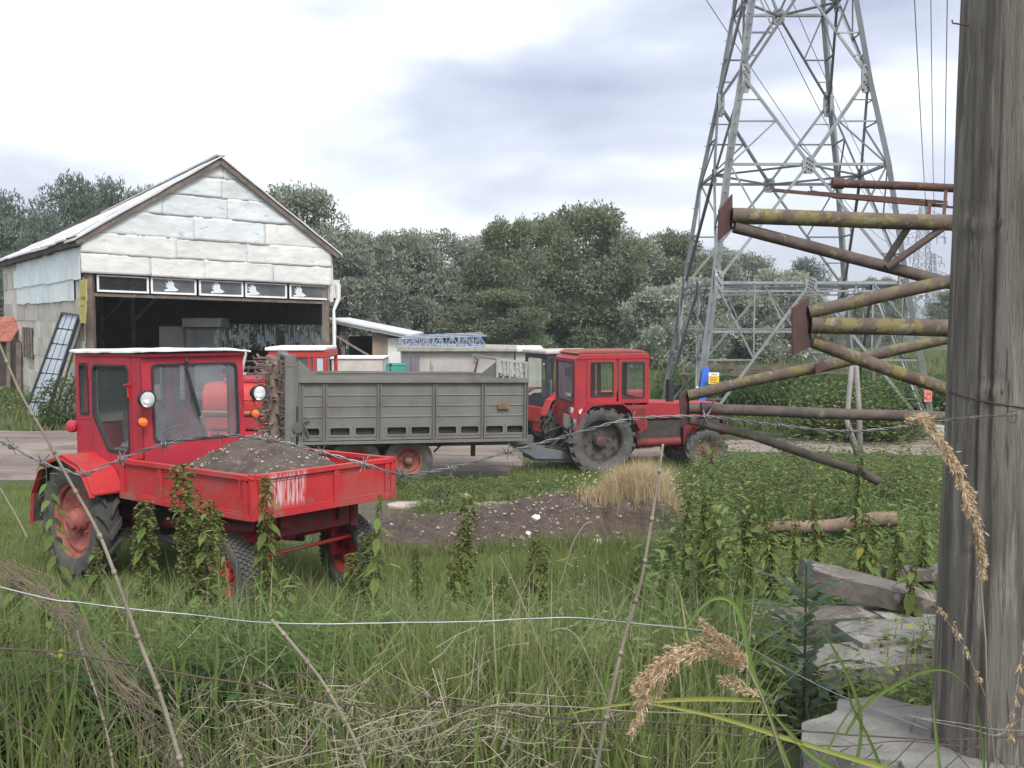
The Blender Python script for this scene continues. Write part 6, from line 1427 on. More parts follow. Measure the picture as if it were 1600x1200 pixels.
m = MB(); pts = [P(1175, 829, 12.2).lerp(P(1402, 812, 11.6), t) + Vector((0, 0, .02 * math.sin(t * 9))) for t in [i / 12 for i in range(13)]]; m.tube(pts, [.055, .062, .068, .072, .076, .08, .082, .082, .084, .086, .088, .09, .086], 12); part('trunk', m, MAT('peeled_bark', (.24, .16, .12), (.16, .105, .08), 5, .9, .6, 20, spots=[((.16, .17, .1), .58, 6)]), lg, True, smooth=True)
m = MB(); m.tube([pts[4], pts[4] + Vector((.05, -.05, .09))], .02, 6); part('branch_stub', m, BARK, lg, True)

# ------------------------------------------------------------------ soil mound, block, pale rubble
mdx, mdy = .25, 13.2
def mound(x, y):
    h = .46 * math.exp(-(((x - .75) / 1.15) ** 2 + ((y - 13.3) / 1.0) ** 2)) + .16 * math.exp(-(((x + .9) / 1.1) ** 2 + ((y - 13.2) / 1.1) ** 2))
    if x > 1.0 and y > 12.3: h = max(h, .46 * (1 - sstep(1.95, 2.3, x)) * sstep(12.35, 12.6, y) * (1 - sstep(13.6, 14.6, y)) * sstep(.9, 1.3, x))
    return h + .06 * mn.noise(Vector((x * 3, y * 3, 2))) + .045 * mn.noise(Vector((x * 8, y * 8, 2))) + .028 * mn.noise(Vector((x * 22, y * 22, 2)))
mo = thing('soil_mound', 'low mound of dark soil and rubble in the middle of the grass', 'soil mound', (mdx, mdy, 0))
m = MB(); nx_, ny_ = 120, 64; vs = []
for j in range(ny_ + 1):
    for i in range(nx_ + 1):
        x = -2.3 + 4.8 * i / nx_; y = 11.6 + 3.4 * j / ny_; e_ = sstep(0, .12, min(i / nx_, 1 - i / nx_)) * sstep(0, .2, min(j / ny_, 1 - j / ny_)); vs.append((x, y, ground(x, y) - .06 * (1 - e_) + e_ * (.05 + mound(x, y))))
m.add(vs, [(j * (nx_ + 1) + i, j * (nx_ + 1) + i + 1, (j + 1) * (nx_ + 1) + i + 1, (j + 1) * (nx_ + 1) + i) for j in range(ny_) for i in range(nx_)]); part('soil', m, SOILP, mo, True, smooth='all')
def surf(x, y):
    if -2.2 < x < 2.4 and 11.7 < y < 14.9: return ground(x, y) + max(0, .05 + mound(x, y))
    return ground(x, y)
m = MB(); random.seed(8)
for k in range(1100):
    x = random.gauss(.3, 1.1); y = random.uniform(11.9, 14.6); r0 = random.choice([.003, .004, .004, .005, .006, .008, .010, .016, .026]); 
    if not -2.1 < x < 2.3: continue
    m.sph((x, y, surf(x, y) + r0 * .3), r0, 5, 3, (1, random.uniform(.6, 1.3), random.uniform(.4, .8)))
o = part('stones', m, STONE, mo, True); o['kind'] = 'stuff'
m = MB()
for k in range(150):
    x = random.gauss(.7, .8); y = random.uniform(12.0, 13.8); a = random.random() * 6.28; l = random.uniform(.05, .22); z = surf(x, y) + .01
    m.tube([(x, y, z), (x + l * .5 * math.cos(a), y + l * .5 * math.sin(a), z + random.uniform(.01, .05)), (x + l * math.cos(a), y + l * math.sin(a), z + random.uniform(-.01, .05))], random.uniform(.002, .004), 4)
o = part('twigs', m, MAT('dry_twigs', (.22, .16, .12), (.13, .09, .07), 8, .9, 0), mo, True); o['kind'] = 'stuff'
for k, (px_, py_, d_, s_, lb) in enumerate([(838, 816, 12.6, .055, 'white stone on the face of the soil mound'), (826, 832, 12.3, .04, 'smaller white stone below the big one on the mound'), (932, 843, 12.2, .04, 'pale stone low on the right side of the mound'), (932, 862, 12.0, .06, 'scrap of crumpled pale plastic at the foot of the mound')]):
    p = P(px_, py_, d_); p.z = surf(p.x, p.y) + s_ * .3; m = MB(); m.sph((0, 0, 0), s_, 7, 5, (1.2, .8, .7)); o = part('stone', m, WHITE if k != 2 else STONE); o.location = p; o.rotation_euler = (.3, .2, k); meta(o, lb, 'stone')
    for v in o.data.vertices: v.co += mn.noise_vector(v.co * 40 + Vector((k, 0, 0))) * s_ * .4
p = P(724, 772, 16.8); m = MB(); m.box((0, 0, .09), (.22, .22, .20)); o = part('concrete_cube', m, CONC, bevel=.012); o.location = (p.x, 16.8, ground(p.x, 16.8)); o.rotation_euler = (0, 0, .3); meta(o, 'small pale concrete cube standing on the bare soil before the trailer', 'concrete block')
LB = ['broad pale paving fragment beside the corner of the red bed', 'narrow pale fragment left of the concrete cube', 'flat pale fragment right below the concrete cube', 'cracked pale fragment midway along the strip', 'long pale fragment near the grass edge', 'last pale fragment at the right end of the strip', 'thin pale chip before the concrete cube', 'whitish chip at the far side of the strip']
for k, (px_, py_, w_, d_) in enumerate([(640, 781, .9, .35), (688, 779, .5, .3), (735, 786, .5, .22), (765, 779, .4, .25), (795, 777, .8, .3), (825, 781, .4, .25), (700, 790, .3, .15), (660, 772, .4, .2)]):
    p = P(px_, py_, 16.0); n_ = 9; m = MB(); pl = []
    for i in range(n_): a = 2 * math.pi * i / n_; rr__ = random.uniform(.7, 1.1); pl.append((w_ / 2 * math.cos(a) * rr__, d_ / 2 * math.sin(a) * rr__ * 1.6))
    m.prism(pl, (0, 0, .03), (1, 0, 0), (0, 1, 0), (0, 0, .05)); Y_ = 16.0 + (783 - py_) * .05; o = part('paving_fragment', m, MAT('pale_paving', (.42, .35, .29), (.33, .27, .23), 4, .9, .3, 20) if k == 0 else bpy.data.materials['pale_paving']); o.location = (p.x, Y_, ground(p.x, Y_) + .01); meta(o, LB[k], 'paving fragment', 'pale paving fragments on the bare soil')
m = MB(); m.bar(P(600, 832, 13.6), P(664, 829, 13.6), .03, .03); o = part('iron_rod', m, RUST); meta(o, 'thin dark rod lying on the soil left of the mound', 'rod')

# ------------------------------------------------------------------ fence wires
def spline(pts, n=10):
    out_ = []; P_ = [pts[0]] + pts + [pts[-1]]
    for i in range(1, len(P_) - 2):
        p0, p1, p2, p3 = P_[i - 1], P_[i], P_[i + 1], P_[i + 2]
        for k in range(n):
            t = k / n; out_.append(.5 * ((2 * p1) + (p2 - p0) * t + (2 * p0 - 5 * p1 + 4 * p2 - p3) * t * t + (3 * p1 - p0 - 3 * p2 + p3) * t ** 3))
    out_.append(P_[-2]); return out_
bpx = [(-60, 660), (18, 697), (66, 723), (102, 735), (132, 740), (190, 717), (257, 694), (342, 681), (419, 687), (504, 707), (569, 725), (629, 741), (704, 731), (794, 706), (890, 680), (987, 655), (1102, 651), (1219, 665), (1326, 674), (1425, 665), (1500, 654), (1590, 648)]
dd = lambda x: 1.75 + (x + 60) / 1650 * .66
path = spline([P(x, y, dd(x)) for x, y in bpx], 16)
bw = thing('barbed_wire', 'sagging twisted barbed wire strand crossing in front of the red vehicles', 'barbed wire', tuple(path[0]))
for ph in (0, math.pi):
    pts = []; L0 = 0
    for i, p in enumerate(path):
        if i: L0 += (p - path[i - 1]).length
        a = L0 / .034 * math.pi + ph; pts.append(p + Vector((0, math.cos(a), math.sin(a))) * .0021)
    # resample finer
    fine = []
    L0 = 0
    for p, q in zip(path, path[1:]):
        k = 4
        for t in range(k):
            c = p.lerp(q, t / k); a = L0 / .034 * math.pi + ph; fine.append(c + Vector((0, math.cos(a), math.sin(a))) * .0022); L0 += (q - p).length / k
    m = MB(); m.tube(fine, .0014, 6); part('strand', m, WIRE, bw, True, smooth=True)
for k, x in enumerate([18, 66, 132, 190, 257, 342, 419, 504, 569, 629, 704, 794, 890, 987, 1102, 1219, 1326, 1425]):
    y = [b for a, b in bpx if a == x][0]; c = P(x, y, dd(x)); m = MB(); rr__ = random.Random(k)
    coil = []
    for i in range(26): a = i / 25 * 4 * math.pi; coil.append(c + Vector(((i / 25 - .5) * .014, .0048 * math.cos(a), .0048 * math.sin(a))))
    m.tube(coil, .0013, 5)
    a1 = rr__.uniform(.7, 2.4); d1 = Vector((math.cos(a1), rr__.uniform(-.3, .3), math.sin(a1)))
    m.tube([c - d1 * .017, c + d1 * .019], [.0006, .0013] if 0 else .0012, 5); a2 = a1 + rr__.uniform(.5, 1.2); d2 = Vector((math.cos(a2), rr__.uniform(-.3, .3), math.sin(a2))); m.tube([c - d2 * .012, c + d2 * .015], .0012, 5)
    part('barb', m, WIRE, bw, True)
def wirething(name, label, pxs, D, r, mat, cat='wire', n=12, wob=.0):
    pts = spline([P(x, y, D(x)) for x, y in pxs], n); pts = [p + Vector((0, 0, wob * mn.noise(p * 14))) for p in pts]
    m = MB(); o0 = pts[0]; m.tube([p - o0 for p in pts], r, 6); o = part(name, m, mat, smooth=True); o.location = o0; return meta(o, label, cat)
W2 = MAT('smooth_wire', (.26, .27, .29), (.17, .175, .18), 5, .5, .05, 60, metal=.7, spots=[((.15, .07, .035), .60, 1.6)])
wirething('plain_wire', 'bright smooth wire sagging across the grass below the barbed strand', [(-60, 900), (7, 919), (82, 937), (120, 941), (202, 951), (295, 960), (400, 972), (500, 975), (610, 973), (737, 971), (820, 967), (906, 966), (1000, 975), (1114, 988), (1164, 1008), (1230, 1045), (1320, 1090), (1450, 1140)], lambda x: 1.75 + (x + 60) / 1650 * .62, .0014, W2, wob=.001)
wirething('rusty_wire', 'dark rusty wire low down running to the foot of the pole', [(-60, 1010), (100, 1020), (240, 1045), (400, 1072), (470, 1090), (560, 1103), (650, 1106), (770, 1104), (870, 1122), (960, 1126), (1100, 1133), (1250, 1142), (1360, 1150), (1480, 1156), (1600, 1150)], lambda x: 1.8 + (x + 60) / 1650 * .55, .0019, WIRER, wob=.002)
wirething('rusty_wire', 'second dark wire lying just over the lowest rusty one', [(380, 1090), (440, 1052), (520, 1060), (600, 1075), (700, 1098), (780, 1115), (900, 1138), (1020, 1140), (1150, 1148), (1300, 1166), (1420, 1158), (1540, 1172)], lambda x: 1.82 + (x + 60) / 1650 * .5, .0014, WIRER, wob=.002)
wirething('silvery_wire', 'pale wire curving up from the footing round the wooden pole', [(1420, 1118), (1470, 1130), (1520, 1140), (1560, 1148), (1600, 1118), (1640, 1090)], lambda x: 2.25, .0011, WIRE)
wirething('silvery_wire', 'pale wire touching the pole just above the footing', [(1440, 1122), (1500, 1130), (1560, 1140), (1640, 1142)], lambda x: 2.3, .0011, WIRE)
ms = thing('wire_mesh', 'sagging dark chain link mesh in the weeds below the rusty wires', 'wire mesh', tuple(P(300, 1100, 1.9)))
m = MB(); m2 = MB(); rr_m = random.Random(4)
DM = lambda x: 1.82 + (x + 60) / 1650 * .52
def topy(x): return np.interp(x, [-100, 0, 240, 400, 650, 960, 1250, 1600], [970, 985, 1045, 1072, 1106, 1126, 1142, 1150])
for i in range(-12, 46):
    x0 = i * 52; pts = []
    for k in range(15):
        t = k / 14; xx = x0 + 470 * t; yy = 1330 - 470 * t * .72 + 7 * math.sin(i * 1.3 + k * 1.7)
        if yy < topy(xx) - 4: break
        pts.append(P(xx, yy, DM(xx) + .004 * (k % 2)))
    if len(pts) > 2 and rr_m.random() < .8: m.tube(pts, .0013, 5)
    pts = []
    for k in range(15):
        t = k / 14; xx = x0 - 380 * t; yy = 1330 - 470 * t * .72 + 8 * math.sin(i * 2.1 + k * 1.9)
        if yy < topy(xx) - 4: break
        pts.append(P(xx, yy, DM(xx) + .004 * ((k + 1) % 2)))
    if len(pts) > 2 and rr_m.random() < .45 and x0 > 100: m2.tube(pts, .0012, 5)
part('woven_wire', m, WIRER, ms, True); part('cross_wire', m2, WIRER, ms, True)

# ------------------------------------------------------------------ plants
GRASS = LEAF('grass_blades', (.095, .132, .044), (.225, .255, .10), None, .8, .6, .35, 0, yel=((.24, .23, .10), .94))
GRASSC = LEAF('coarse_blades', (.09, .15, .045), (.18, .25, .09), None, .8, .6, .4, 0, yel=((.32, .30, .15), .93))
GRASS2 = LEAF('lawn_blades', (.105, .15, .045), (.23, .27, .095), None, .35, .6, .3, 0, yel=((.22, .21, .10), .95))
MEADOW = LEAF('meadow_blades', (.075, .115, .04), (.15, .19, .075), None, .12, .7, .2, 0, yel=((.25, .22, .11), .88))
DRYG = LEAF('dry_tuft', (.36, .28, .16), (.56, .45, .29), None, 2, .8, .3, 0)
DRYS = MAT('dry_stalk', (.25, .215, .17), (.16, .135, .105), 8, .8, .2, 60)
DRYT = LEAF('straw_litter', (.20, .17, .11), (.40, .36, .27), None, 2, .8, .2, 0)
WEED = LEAF('weed_leaves', (.065, .105, .03), (.20, .24, .09), (.15, .19, .09), 1.4, .75, .3, 0, yel=((.30, .27, .05), .985))
WEEDD = LEAF('dark_weed_leaves', (.032, .062, .022), (.075, .125, .04), (.085, .125, .05), 1.4, .8, .3, 0)
NETL = LEAF('nettle_leaf_green', (.085, .135, .035), (.15, .20, .06), (.16, .20, .09), 8, .7, .35, .25)
NETLY = LEAF('nettle_leaf_yellow', (.24, .22, .04), (.30, .26, .06), None, 8, .5, .35, .2)
NFLW = LEAF('nettle_flower', (.085, .10, .03), (.17, .175, .06), None, 12, .8, .2, .12)
NSTEM = MAT('nettle_stem', (.07, .085, .035), (.06, .05, .03), 8, .7, .1)
def frus(n, y0, y1, marg=1.0, pw_=1.0):
    y = y0 + (y1 - y0) * rng.random(n) ** pw_; x = (rng.random(n) * 2 - 1) * (.52 * y + marg); return x, y
def nz(x, y, s, seed=0): return np.array([mn.noise(Vector((a * s, b * s, seed))) for a, b in zip(x, y)])
def surfv(x, y): return np.array([surf(a, b) for a, b in zip(x, y)])
def inbare(x, y):
    e = ((x + .6) / 3.7) ** 2 + ((y - 15.0) / 2.3) ** 2
    mo_ = (np.abs(x - .15) < 2.0) & (y > 12.0) & (y < 14.6)
    return (e < 1) & (y > 12.4) | mo_
def blades(name, x, y, z, h, w, mat, lean=.45, seg=2, label=None, cat=None):
    n = len(x); a = rng.random(n) * 6.283; b = rng.random(n) * 6.283
    d = np.stack([np.cos(a), np.sin(a), np.zeros(n)], 1); s = np.stack([-np.sin(b), np.cos(b), np.zeros(n)], 1)
    B = np.stack([x, y, z - .02], 1); ln = (rng.random(n) ** 1.4 * lean)[:, None] * h[:, None]; H = h[:, None] * np.array([0, 0, 1.0]); W = (s * w[:, None]) / 2
    if seg == 1:
        V = np.stack([B - W, B + W, B + H + d * ln], 1).reshape(-1, 3); me = npmesh(name, V, None, np.arange(n * 3).reshape(-1, 3), mat)
    else:
        V = np.stack([B - W, B + W, B + H * .55 + d * ln * .28 + W * .85, B + H * .55 + d * ln * .28 - W * .85, B + H * (1 - .25 * ln / h[:, None]) + d * ln], 1).reshape(-1, 3)
        i = np.arange(n)[:, None] * 5; me = npmesh(name, V, i + np.array([0, 1, 2, 3]), i + np.array([3, 2, 4]), mat)
    o = nobj(name, me); return meta(o, label, cat, kind='stuff')
NOTE_ = 0
def atslab(x, y): return (x / y > .235) & (y > 2.2) & (y < 5.6) & (x / y < .47)
# near grass on the bank
x, y = frus(185000, 2.3, 9.6, 2.4, .8); kk = ~atslab(x, y) | (rng.random(len(x)) < .12); x, y = x[kk], y[kk]; k = nz(x, y, .9, 1); z = surfv(x, y)
h = (.17 + .22 * rng.random(len(x))) * (1 + .8 * k) * (1 + .35 * (y < 6.5)); h = np.clip(h, .06, .6) * np.where(atslab(x, y), .45, 1)
blades('bank_grass', x, y, z, h, .0045 + .0035 * rng.random(len(x)), GRASS, .7, 2, 'tall rough grass on the bank in the foreground', 'grass')
x, y = frus(16000, 2.7, 9.0, .8, .9); kk = ~atslab(x, y) & (nz(x, y, .8, 21) > -.15); x, y = x[kk], y[kk]; blades('coarse_grass', x, y, surfv(x, y), .28 + .42 * rng.random(len(x)), .007 + .006 * rng.random(len(x)), GRASSC, 1.1, 2, 'coarse long bladed grass mixed through the bank', 'grass')
x, y = frus(5200, 2.8, 9.5, .8, .9); kk = ~atslab(x, y); x, y = x[kk], y[kk]; blades('pale_stems', x, y, surfv(x, y), .30 + .42 * rng.random(len(x)), .0035 + .002 * rng.random(len(x)), DRYT, .8, 2, 'thin pale dead grass stems standing in the green grass', 'dry grass')
x, y = frus(350000, 8.5, 19.8, 2.0, 1.0); kk = ~inbare(x, y) | (rng.random(len(x)) < .03); x, y = x[kk], y[kk]; z = surfv(x, y); k = nz(x, y, .7, 5)
h = np.clip((.07 + .13 * rng.random(len(x))) * (1 + .9 * k), .03, .3)
edge = 1 - np.clip((y - 18.2) / 1.6, 0, 1) * .6
blades('yard_grass', x, y, z, h * edge, .008 + .006 * rng.random(len(x)), GRASS2, .8, 1, 'shorter green grass around the red load bed and mound', 'grass')
x, y = frus(60000, 19.6, 23.6, .8, 1.0); kk = (x > .2 + .6 * nz(x, y, .5, 8)) ; x, y = x[kk], y[kk]; blades('track_edge_grass', x, y, surfv(x, y), (.06 + .2 * rng.random(len(x))) * (1 - .5 * np.clip((y - 22.5), 0, 1)), .012 + .01 * rng.random(len(x)), GRASS2, .8, 1, 'green grass between the red tractor wheels and the track', 'grass')
# meadow beyond the track and by the barn
x, y = frus(150000, 29.2, 95, 6, 1.3)
u_ = (x - A0.x) * U.x + (y - A0.y) * U.y; v_ = (x - A0.x) * BK.x + (y - A0.y) * BK.y
kk = ~((u_ > -.2) & (u_ < BW_ + .3) & (v_ > -1.5) & (v_ < BD_)) & ~((x > -7) & (x < 1.5) & (y > 32) & (y < 42)); x, y = x[kk], y[kk]
k = nz(x, y, .15, 3); h = np.clip((.14 + .3 * rng.random(len(x))) * (1 + .9 * k), .05, .9)
blades('meadow_grass', x, y, groundv(x, y), h, .035 + .04 * rng.random(len(x)), MEADOW, .7, 1, 'rough meadow grass beyond the dirt track', 'meadow')
# tall grass by the barn side wall
x = rng.uniform(-21, -14.6, 9000); y = rng.uniform(31.5, 42, 9000)
kk = ((x - A0.x) * U.x + (y - A0.y) * U.y < -.3); x, y = x[kk], y[kk]
blades('wall_grass', x, y, groundv(x, y), .25 + .4 * rng.random(len(x)), .03 + .03 * rng.random(len(x)), MEADOW, .5, 1, 'tall grass growing against the barn side wall', 'grass')
# dry tan grass clump
x = rng.normal(1.72, .33, 9000); y = rng.normal(13.45, .30, 9000); z = surfv(x, y); e_ = np.exp(-((x - 1.7) / .6) ** 2)
blades('dry_grass_clump', x, y, z, (.14 + .42 * rng.random(len(x)) ** 1.3) * (.35 + .75 * e_), .004 + .003 * rng.random(len(x)), DRYG, 1.1, 2, 'clump of dry tan grass on top of the soil mound', 'dry grass')
def leaves(name, base, ax, up, ln, wd, mat, label=None, cat=None, droop=.25, parent=None, kind='stuff', full=True):
    """pointed leaves with a folded midrib"""
    n = len(base); sd = np.cross(ax, up); sd /= np.linalg.norm(sd, axis=1)[:, None] + 1e-9; nn = np.cross(sd, ax)
    l = ln[:, None]; w = wd[:, None] / 2; dn = np.array([0, 0, -1.0])
    if full:
        M1 = base + ax * l * .35 - nn * w * .28 + dn * l * droop * .1; M2 = base + ax * l * .7 - nn * w * .2 + dn * l * droop * .5; T = base + ax * l + dn * l * droop
        V = np.stack([base, M1 + sd * w + nn * w * .3, M2 + sd * w * .7 + nn * w * .2, T, M2 - sd * w * .7 + nn * w * .2, M1 - sd * w + nn * w * .3, M1, M2], 1).reshape(-1, 3)
        i = np.arange(n)[:, None] * 8; Q = np.concatenate([i + np.array([1, 2, 7, 6]), i + np.array([6, 7, 4, 5])]); Tr = np.concatenate([i + np.array([0, 1, 6]), i + np.array([0, 6, 5]), i + np.array([2, 3, 7]), i + np.array([7, 3, 4])])
        me = npmesh(name, V, Q, Tr, mat)
    else:
        T = base + ax * l + dn * l * droop; M = base + ax * l * .5
        V = np.stack([base, M + sd * w, T, M - sd * w], 1).reshape(-1, 3); me = npmesh(name, V, np.arange(n * 4).reshape(-1, 4), None, mat)
    o = nobj(name, me, parent); return meta(o, label, cat, kind=kind)
def weedmass(name, x, y, hh, nl, ln, wr, mat, label, full=True, spread=.10, zf=None, droop=.3):
    n = len(x); z = surfv(x, y) if zf is None else zf; B = np.repeat(np.stack([x, y, z], 1), nl, 0); H = np.repeat(hh, nl); N_ = len(B)
    t = rng.random(N_) ** .75; a = rng.random(N_) * 6.283; el = rng.uniform(-.15, .6, N_)
    ax = np.stack([np.cos(a) * np.cos(el), np.sin(a) * np.cos(el), np.sin(el)], 1)
    base = B + np.stack([np.cos(a) * .01, np.sin(a) * .01, H * t], 1) + rng.normal(0, spread * .35, (N_, 3)) * np.array([1, 1, .2])
    up = np.tile([0, 0, 1.0], (N_, 1)) + rng.normal(0, .2, (N_, 3)); l = ln * (.6 + .7 * rng.random(N_)) * (1.15 - .45 * t)
    return leaves(name, base, ax, up, l, l * wr, mat, label, 'weeds', droop, full=full)
def region(n, pxr, yr, f=None):
    y = rng.uniform(*yr, n); px_ = rng.uniform(*pxr, n); return (px_ - 800) / FPX * y, y
x, y = region(1500, (1010, 1500), (5.6, 11)); k = nz(x, y, .8, 2) - .9 * np.clip((1110 - (x / y * FPX + 800)) / 100, 0, 1) * rng.random(len(x)); k = k - .30 * (y > 8.3) - .8 * ((y > 8.2) & (np.abs(x / y * FPX + 800 - 1290) < 130)); kk = (k > -.45) & ~((x / y > .26) & (y < 6.4)); x, y, k = x[kk], y[kk], k[kk]
weedmass('roadside_weeds', x, y, .40 + .75 * rng.random(len(x)) ** 1.4 + .5 * k, 30, .115, .30, WEED, 'dense leafy green weeds between the mound and the pole')
x, y = region(700, (1080, 1480), (12.0, 20.0)); weedmass('far_weeds', x, y, .25 + .85 * rng.random(len(x)) ** 1.3, 30, .12, .36, WEED, 'leafy weeds along the dirt track before the red tractor front', False)
x, y = region(210, (-80, 230), (2.7, 4.4)); weedmass('corner_weeds', x, y, .14 + .22 * rng.random(len(x)), 20, .075, .38, WEEDD, 'dark leafy weeds filling the lower left corner')
x, y = region(420, (960, 1230), (3.2, 6.5)); weedmass('bank_weeds', x, y, .22 + .22 * rng.random(len(x)), 26, .07, .34, WEED, 'green weeds on the bank left of the slab pile')
x, y = region(150, (1150, 1480), (3.2, 5.6)); weedmass('slab_weeds', x, y, .08 + .14 * rng.random(len(x)), 16, .06, .34, WEED, 'weeds growing between and over the concrete slabs')
x, y = region(1500, (-60, 620), (2.8, 5.6)); kk = nz(x, y, 1.6, 4) > -.1; x, y = x[kk], y[kk]; weedmass('bank_herbs', x, y, .15 + .34 * rng.random(len(x)), 20, .07, .36, WEEDD, 'patches of dark broad leaved herbs low on the bank at left')
x, y = region(2400, (60, 1000), (3.0, 8.0)); kk = nz(x, y, 1.3, 14) > -.15; x, y = x[kk], y[kk]; weedmass('low_herbs', x, y, .12 + .36 * rng.random(len(x)), 18, .06, .36, WEED, 'low herbs scattered through the foreground grass')
x, y = region(800, (560, 1120), (17.2, 19.6)); kk = rng.random(len(x)) < .9; x, y = x[kk], y[kk]; weedmass('trailer_weeds', x, y, .12 + .32 * rng.random(len(x)), 24, .07, .45, WEED, 'low leafy weeds in front of the grey trailer wheels', False)
x, y = region(260, (690, 1120), (14.6, 17.2)); weedmass('mound_weeds', x, y, .10 + .3 * rng.random(len(x)), 22, .07, .40, WEED, 'scattered weeds behind the soil mound', False)
x, y = region(160, (640, 740), (14.4, 16.2)); weedmass('soil_tufts', x, y, .10 + .18 * rng.random(len(x)), 22, .06, .25, WEED, 'small tufts on the bare soil left of the mound', False)
x, y = region(210, (1075, 1470), (5.2, 8.6)); kk = ~((x / y > .27) & (y < 6)); x, y = x[kk], y[kk]; weedmass('willow_weeds', x, y, .55 + .6 * rng.random(len(x)), 46, .105, .15, WEED, 'taller narrow leaved weeds rising out of the thicket left of the pole', True, .04)
x = rng.random(12000); y = rng.uniform(5.6, 13, 12000); x = (rng.uniform(1030, 1500, 12000) - 800) / FPX * y; kk = ~((x / y > .26) & (y < 6.4)) & (nz(x, y, .8, 33) > -.1) & ~((y > 8.2) & (y < 12.2) & (np.abs(x / y * FPX + 800 - 1290) < 130)); x, y = x[kk], y[kk]; blades('thicket_grass', x, y, surfv(x, y), .3 + .5 * rng.random(len(x)), .010 + .006 * rng.random(len(x)), GRASSC, .9, 2, 'long coarse grass growing up through the weed thicket', 'grass')
x, y = region(60, (-60, 1000), (3.2, 7.5)); weedmass('narrow_weeds', x, y, .35 + .4 * rng.random(len(x)), 36, .08, .16, WEED, 'narrow leaved weeds standing singly in the long bank grass', True, .04)
# maize behind the corral
x = rng.uniform(P(1075, 600, 34).x, P(1560, 600, 34).x, 2300); y = rng.uniform(31.5, 41, 2300); weedmass('crop_plants', x, y, .9 + .35 * rng.random(len(x)), 16, .5, .12, WEEDD, 'dark green block of tall crop behind the corral rails', False, .1, groundv(x, y), .5)
# ivy bush right side behind
x = rng.normal(P(1360, 610, 26).x, 1.1, 300); y = rng.normal(27, .6, 300); weedmass('track_bush', x, y, .5 + 1.3 * rng.random(len(x)), 20, .16, .6, WEED, 'leafy bush by the right foot of the pylon', False, .2, groundv(x, y))
# small white flowers
m = MB()
for k in range(260):
    y_ = random.uniform(6.5, 12.5) if k % 2 else random.uniform(4.2, 8); x_ = random.uniform(-.3, .32) * y_; z_ = surf(x_, y_) + random.uniform(.10, .3); r0 = random.uniform(.005, .009); m.sph((x_, y_, z_), r0, 5, 3, (1, 1, .5))
o = part('white_flowers', m, WHITE); meta(o, 'tiny white flowers dotted through the grass', 'flowers', kind='stuff')
m = MB()
for k in range(260):
    x_ = random.gauss(2.1, .65); y_ = random.uniform(14.6, 18.6); z_ = surf(x_, y_) + random.uniform(.2, .5); m.sph((x_, y_, z_), random.uniform(.012, .022), 5, 3, (1, 1, .7))
o = part('yellow_flowers', m, MAT('cream_flower', (.5, .52, .26), (.42, .46, .2), 5, .8, 0)); meta(o, 'cream yellow flower heads before the red tractor wheel', 'flowers', kind='stuff')
# shrub at the barn corner
def shrub(px, py, Y, H, Rr, n, label, mat, leaf=.10):
    p = P(px, py, Y); g0 = ground(p.x, p.y); t = thing('shrub', label, 'shrub', (p.x, p.y, g0))
    d = rng.normal(size=(n, 3)); d /= np.linalg.norm(d, axis=1)[:, None]; r0 = (.5 + .55 * rng.random(n) ** .5) * (1 + .25 * np.sin(d[:, 0] * 6) * np.sin(d[:, 2] * 7))
    base = d * r0[:, None] * np.array([Rr, Rr * .8, H * .5]) + np.array([0, 0, H * .5]); kk = base[:, 2] > .05; base, d = base[kk], d[kk]
    ax = d + rng.normal(0, .5, base.shape); ax /= np.linalg.norm(ax, axis=1)[:, None]
    leaves('foliage', base, ax, np.tile([0, 0, 1.0], (len(base), 1)) + rng.normal(0, .3, base.shape), leaf * (.7 + .6 * rng.random(len(base))), leaf * .5 * (.7 + .6 * rng.random(len(base))), mat, None, None, .3, t, None, False)
    m = MB()
    for k in range(7): a = k * .9; m.tube([(0, 0, -.05), (Rr * .3 * math.cos(a), Rr * .3 * math.sin(a), H * .45), (Rr * .6 * math.cos(a), Rr * .6 * math.sin(a), H * .85)], [.03, .018, .006], 5)
    part('stem', m, BARK, t); return t
shrub(100, 660, 29.8, 1.5, .75, 1500, 'dark green shrub growing at the barn corner behind the red cab', WEEDD, .12)
shrub(-6, 650, 33, .95, 1.2, 1200, 'green bush before the barn side wall at the left edge', WEED, .14)
shrub(492, 700, 17.2, .62, .30, 420, 'small bright green plant showing over the red bed edge', WEED, .09)
shrub(690, 790, 15.5, .45, .35, 500, 'leafy green tuft on the bare soil behind the nettle', WEED, .07)
shrub(745, 578, 32.2, .9, .7, 500, 'thin weeds against the stained concrete shed wall', WEEDD, .12)

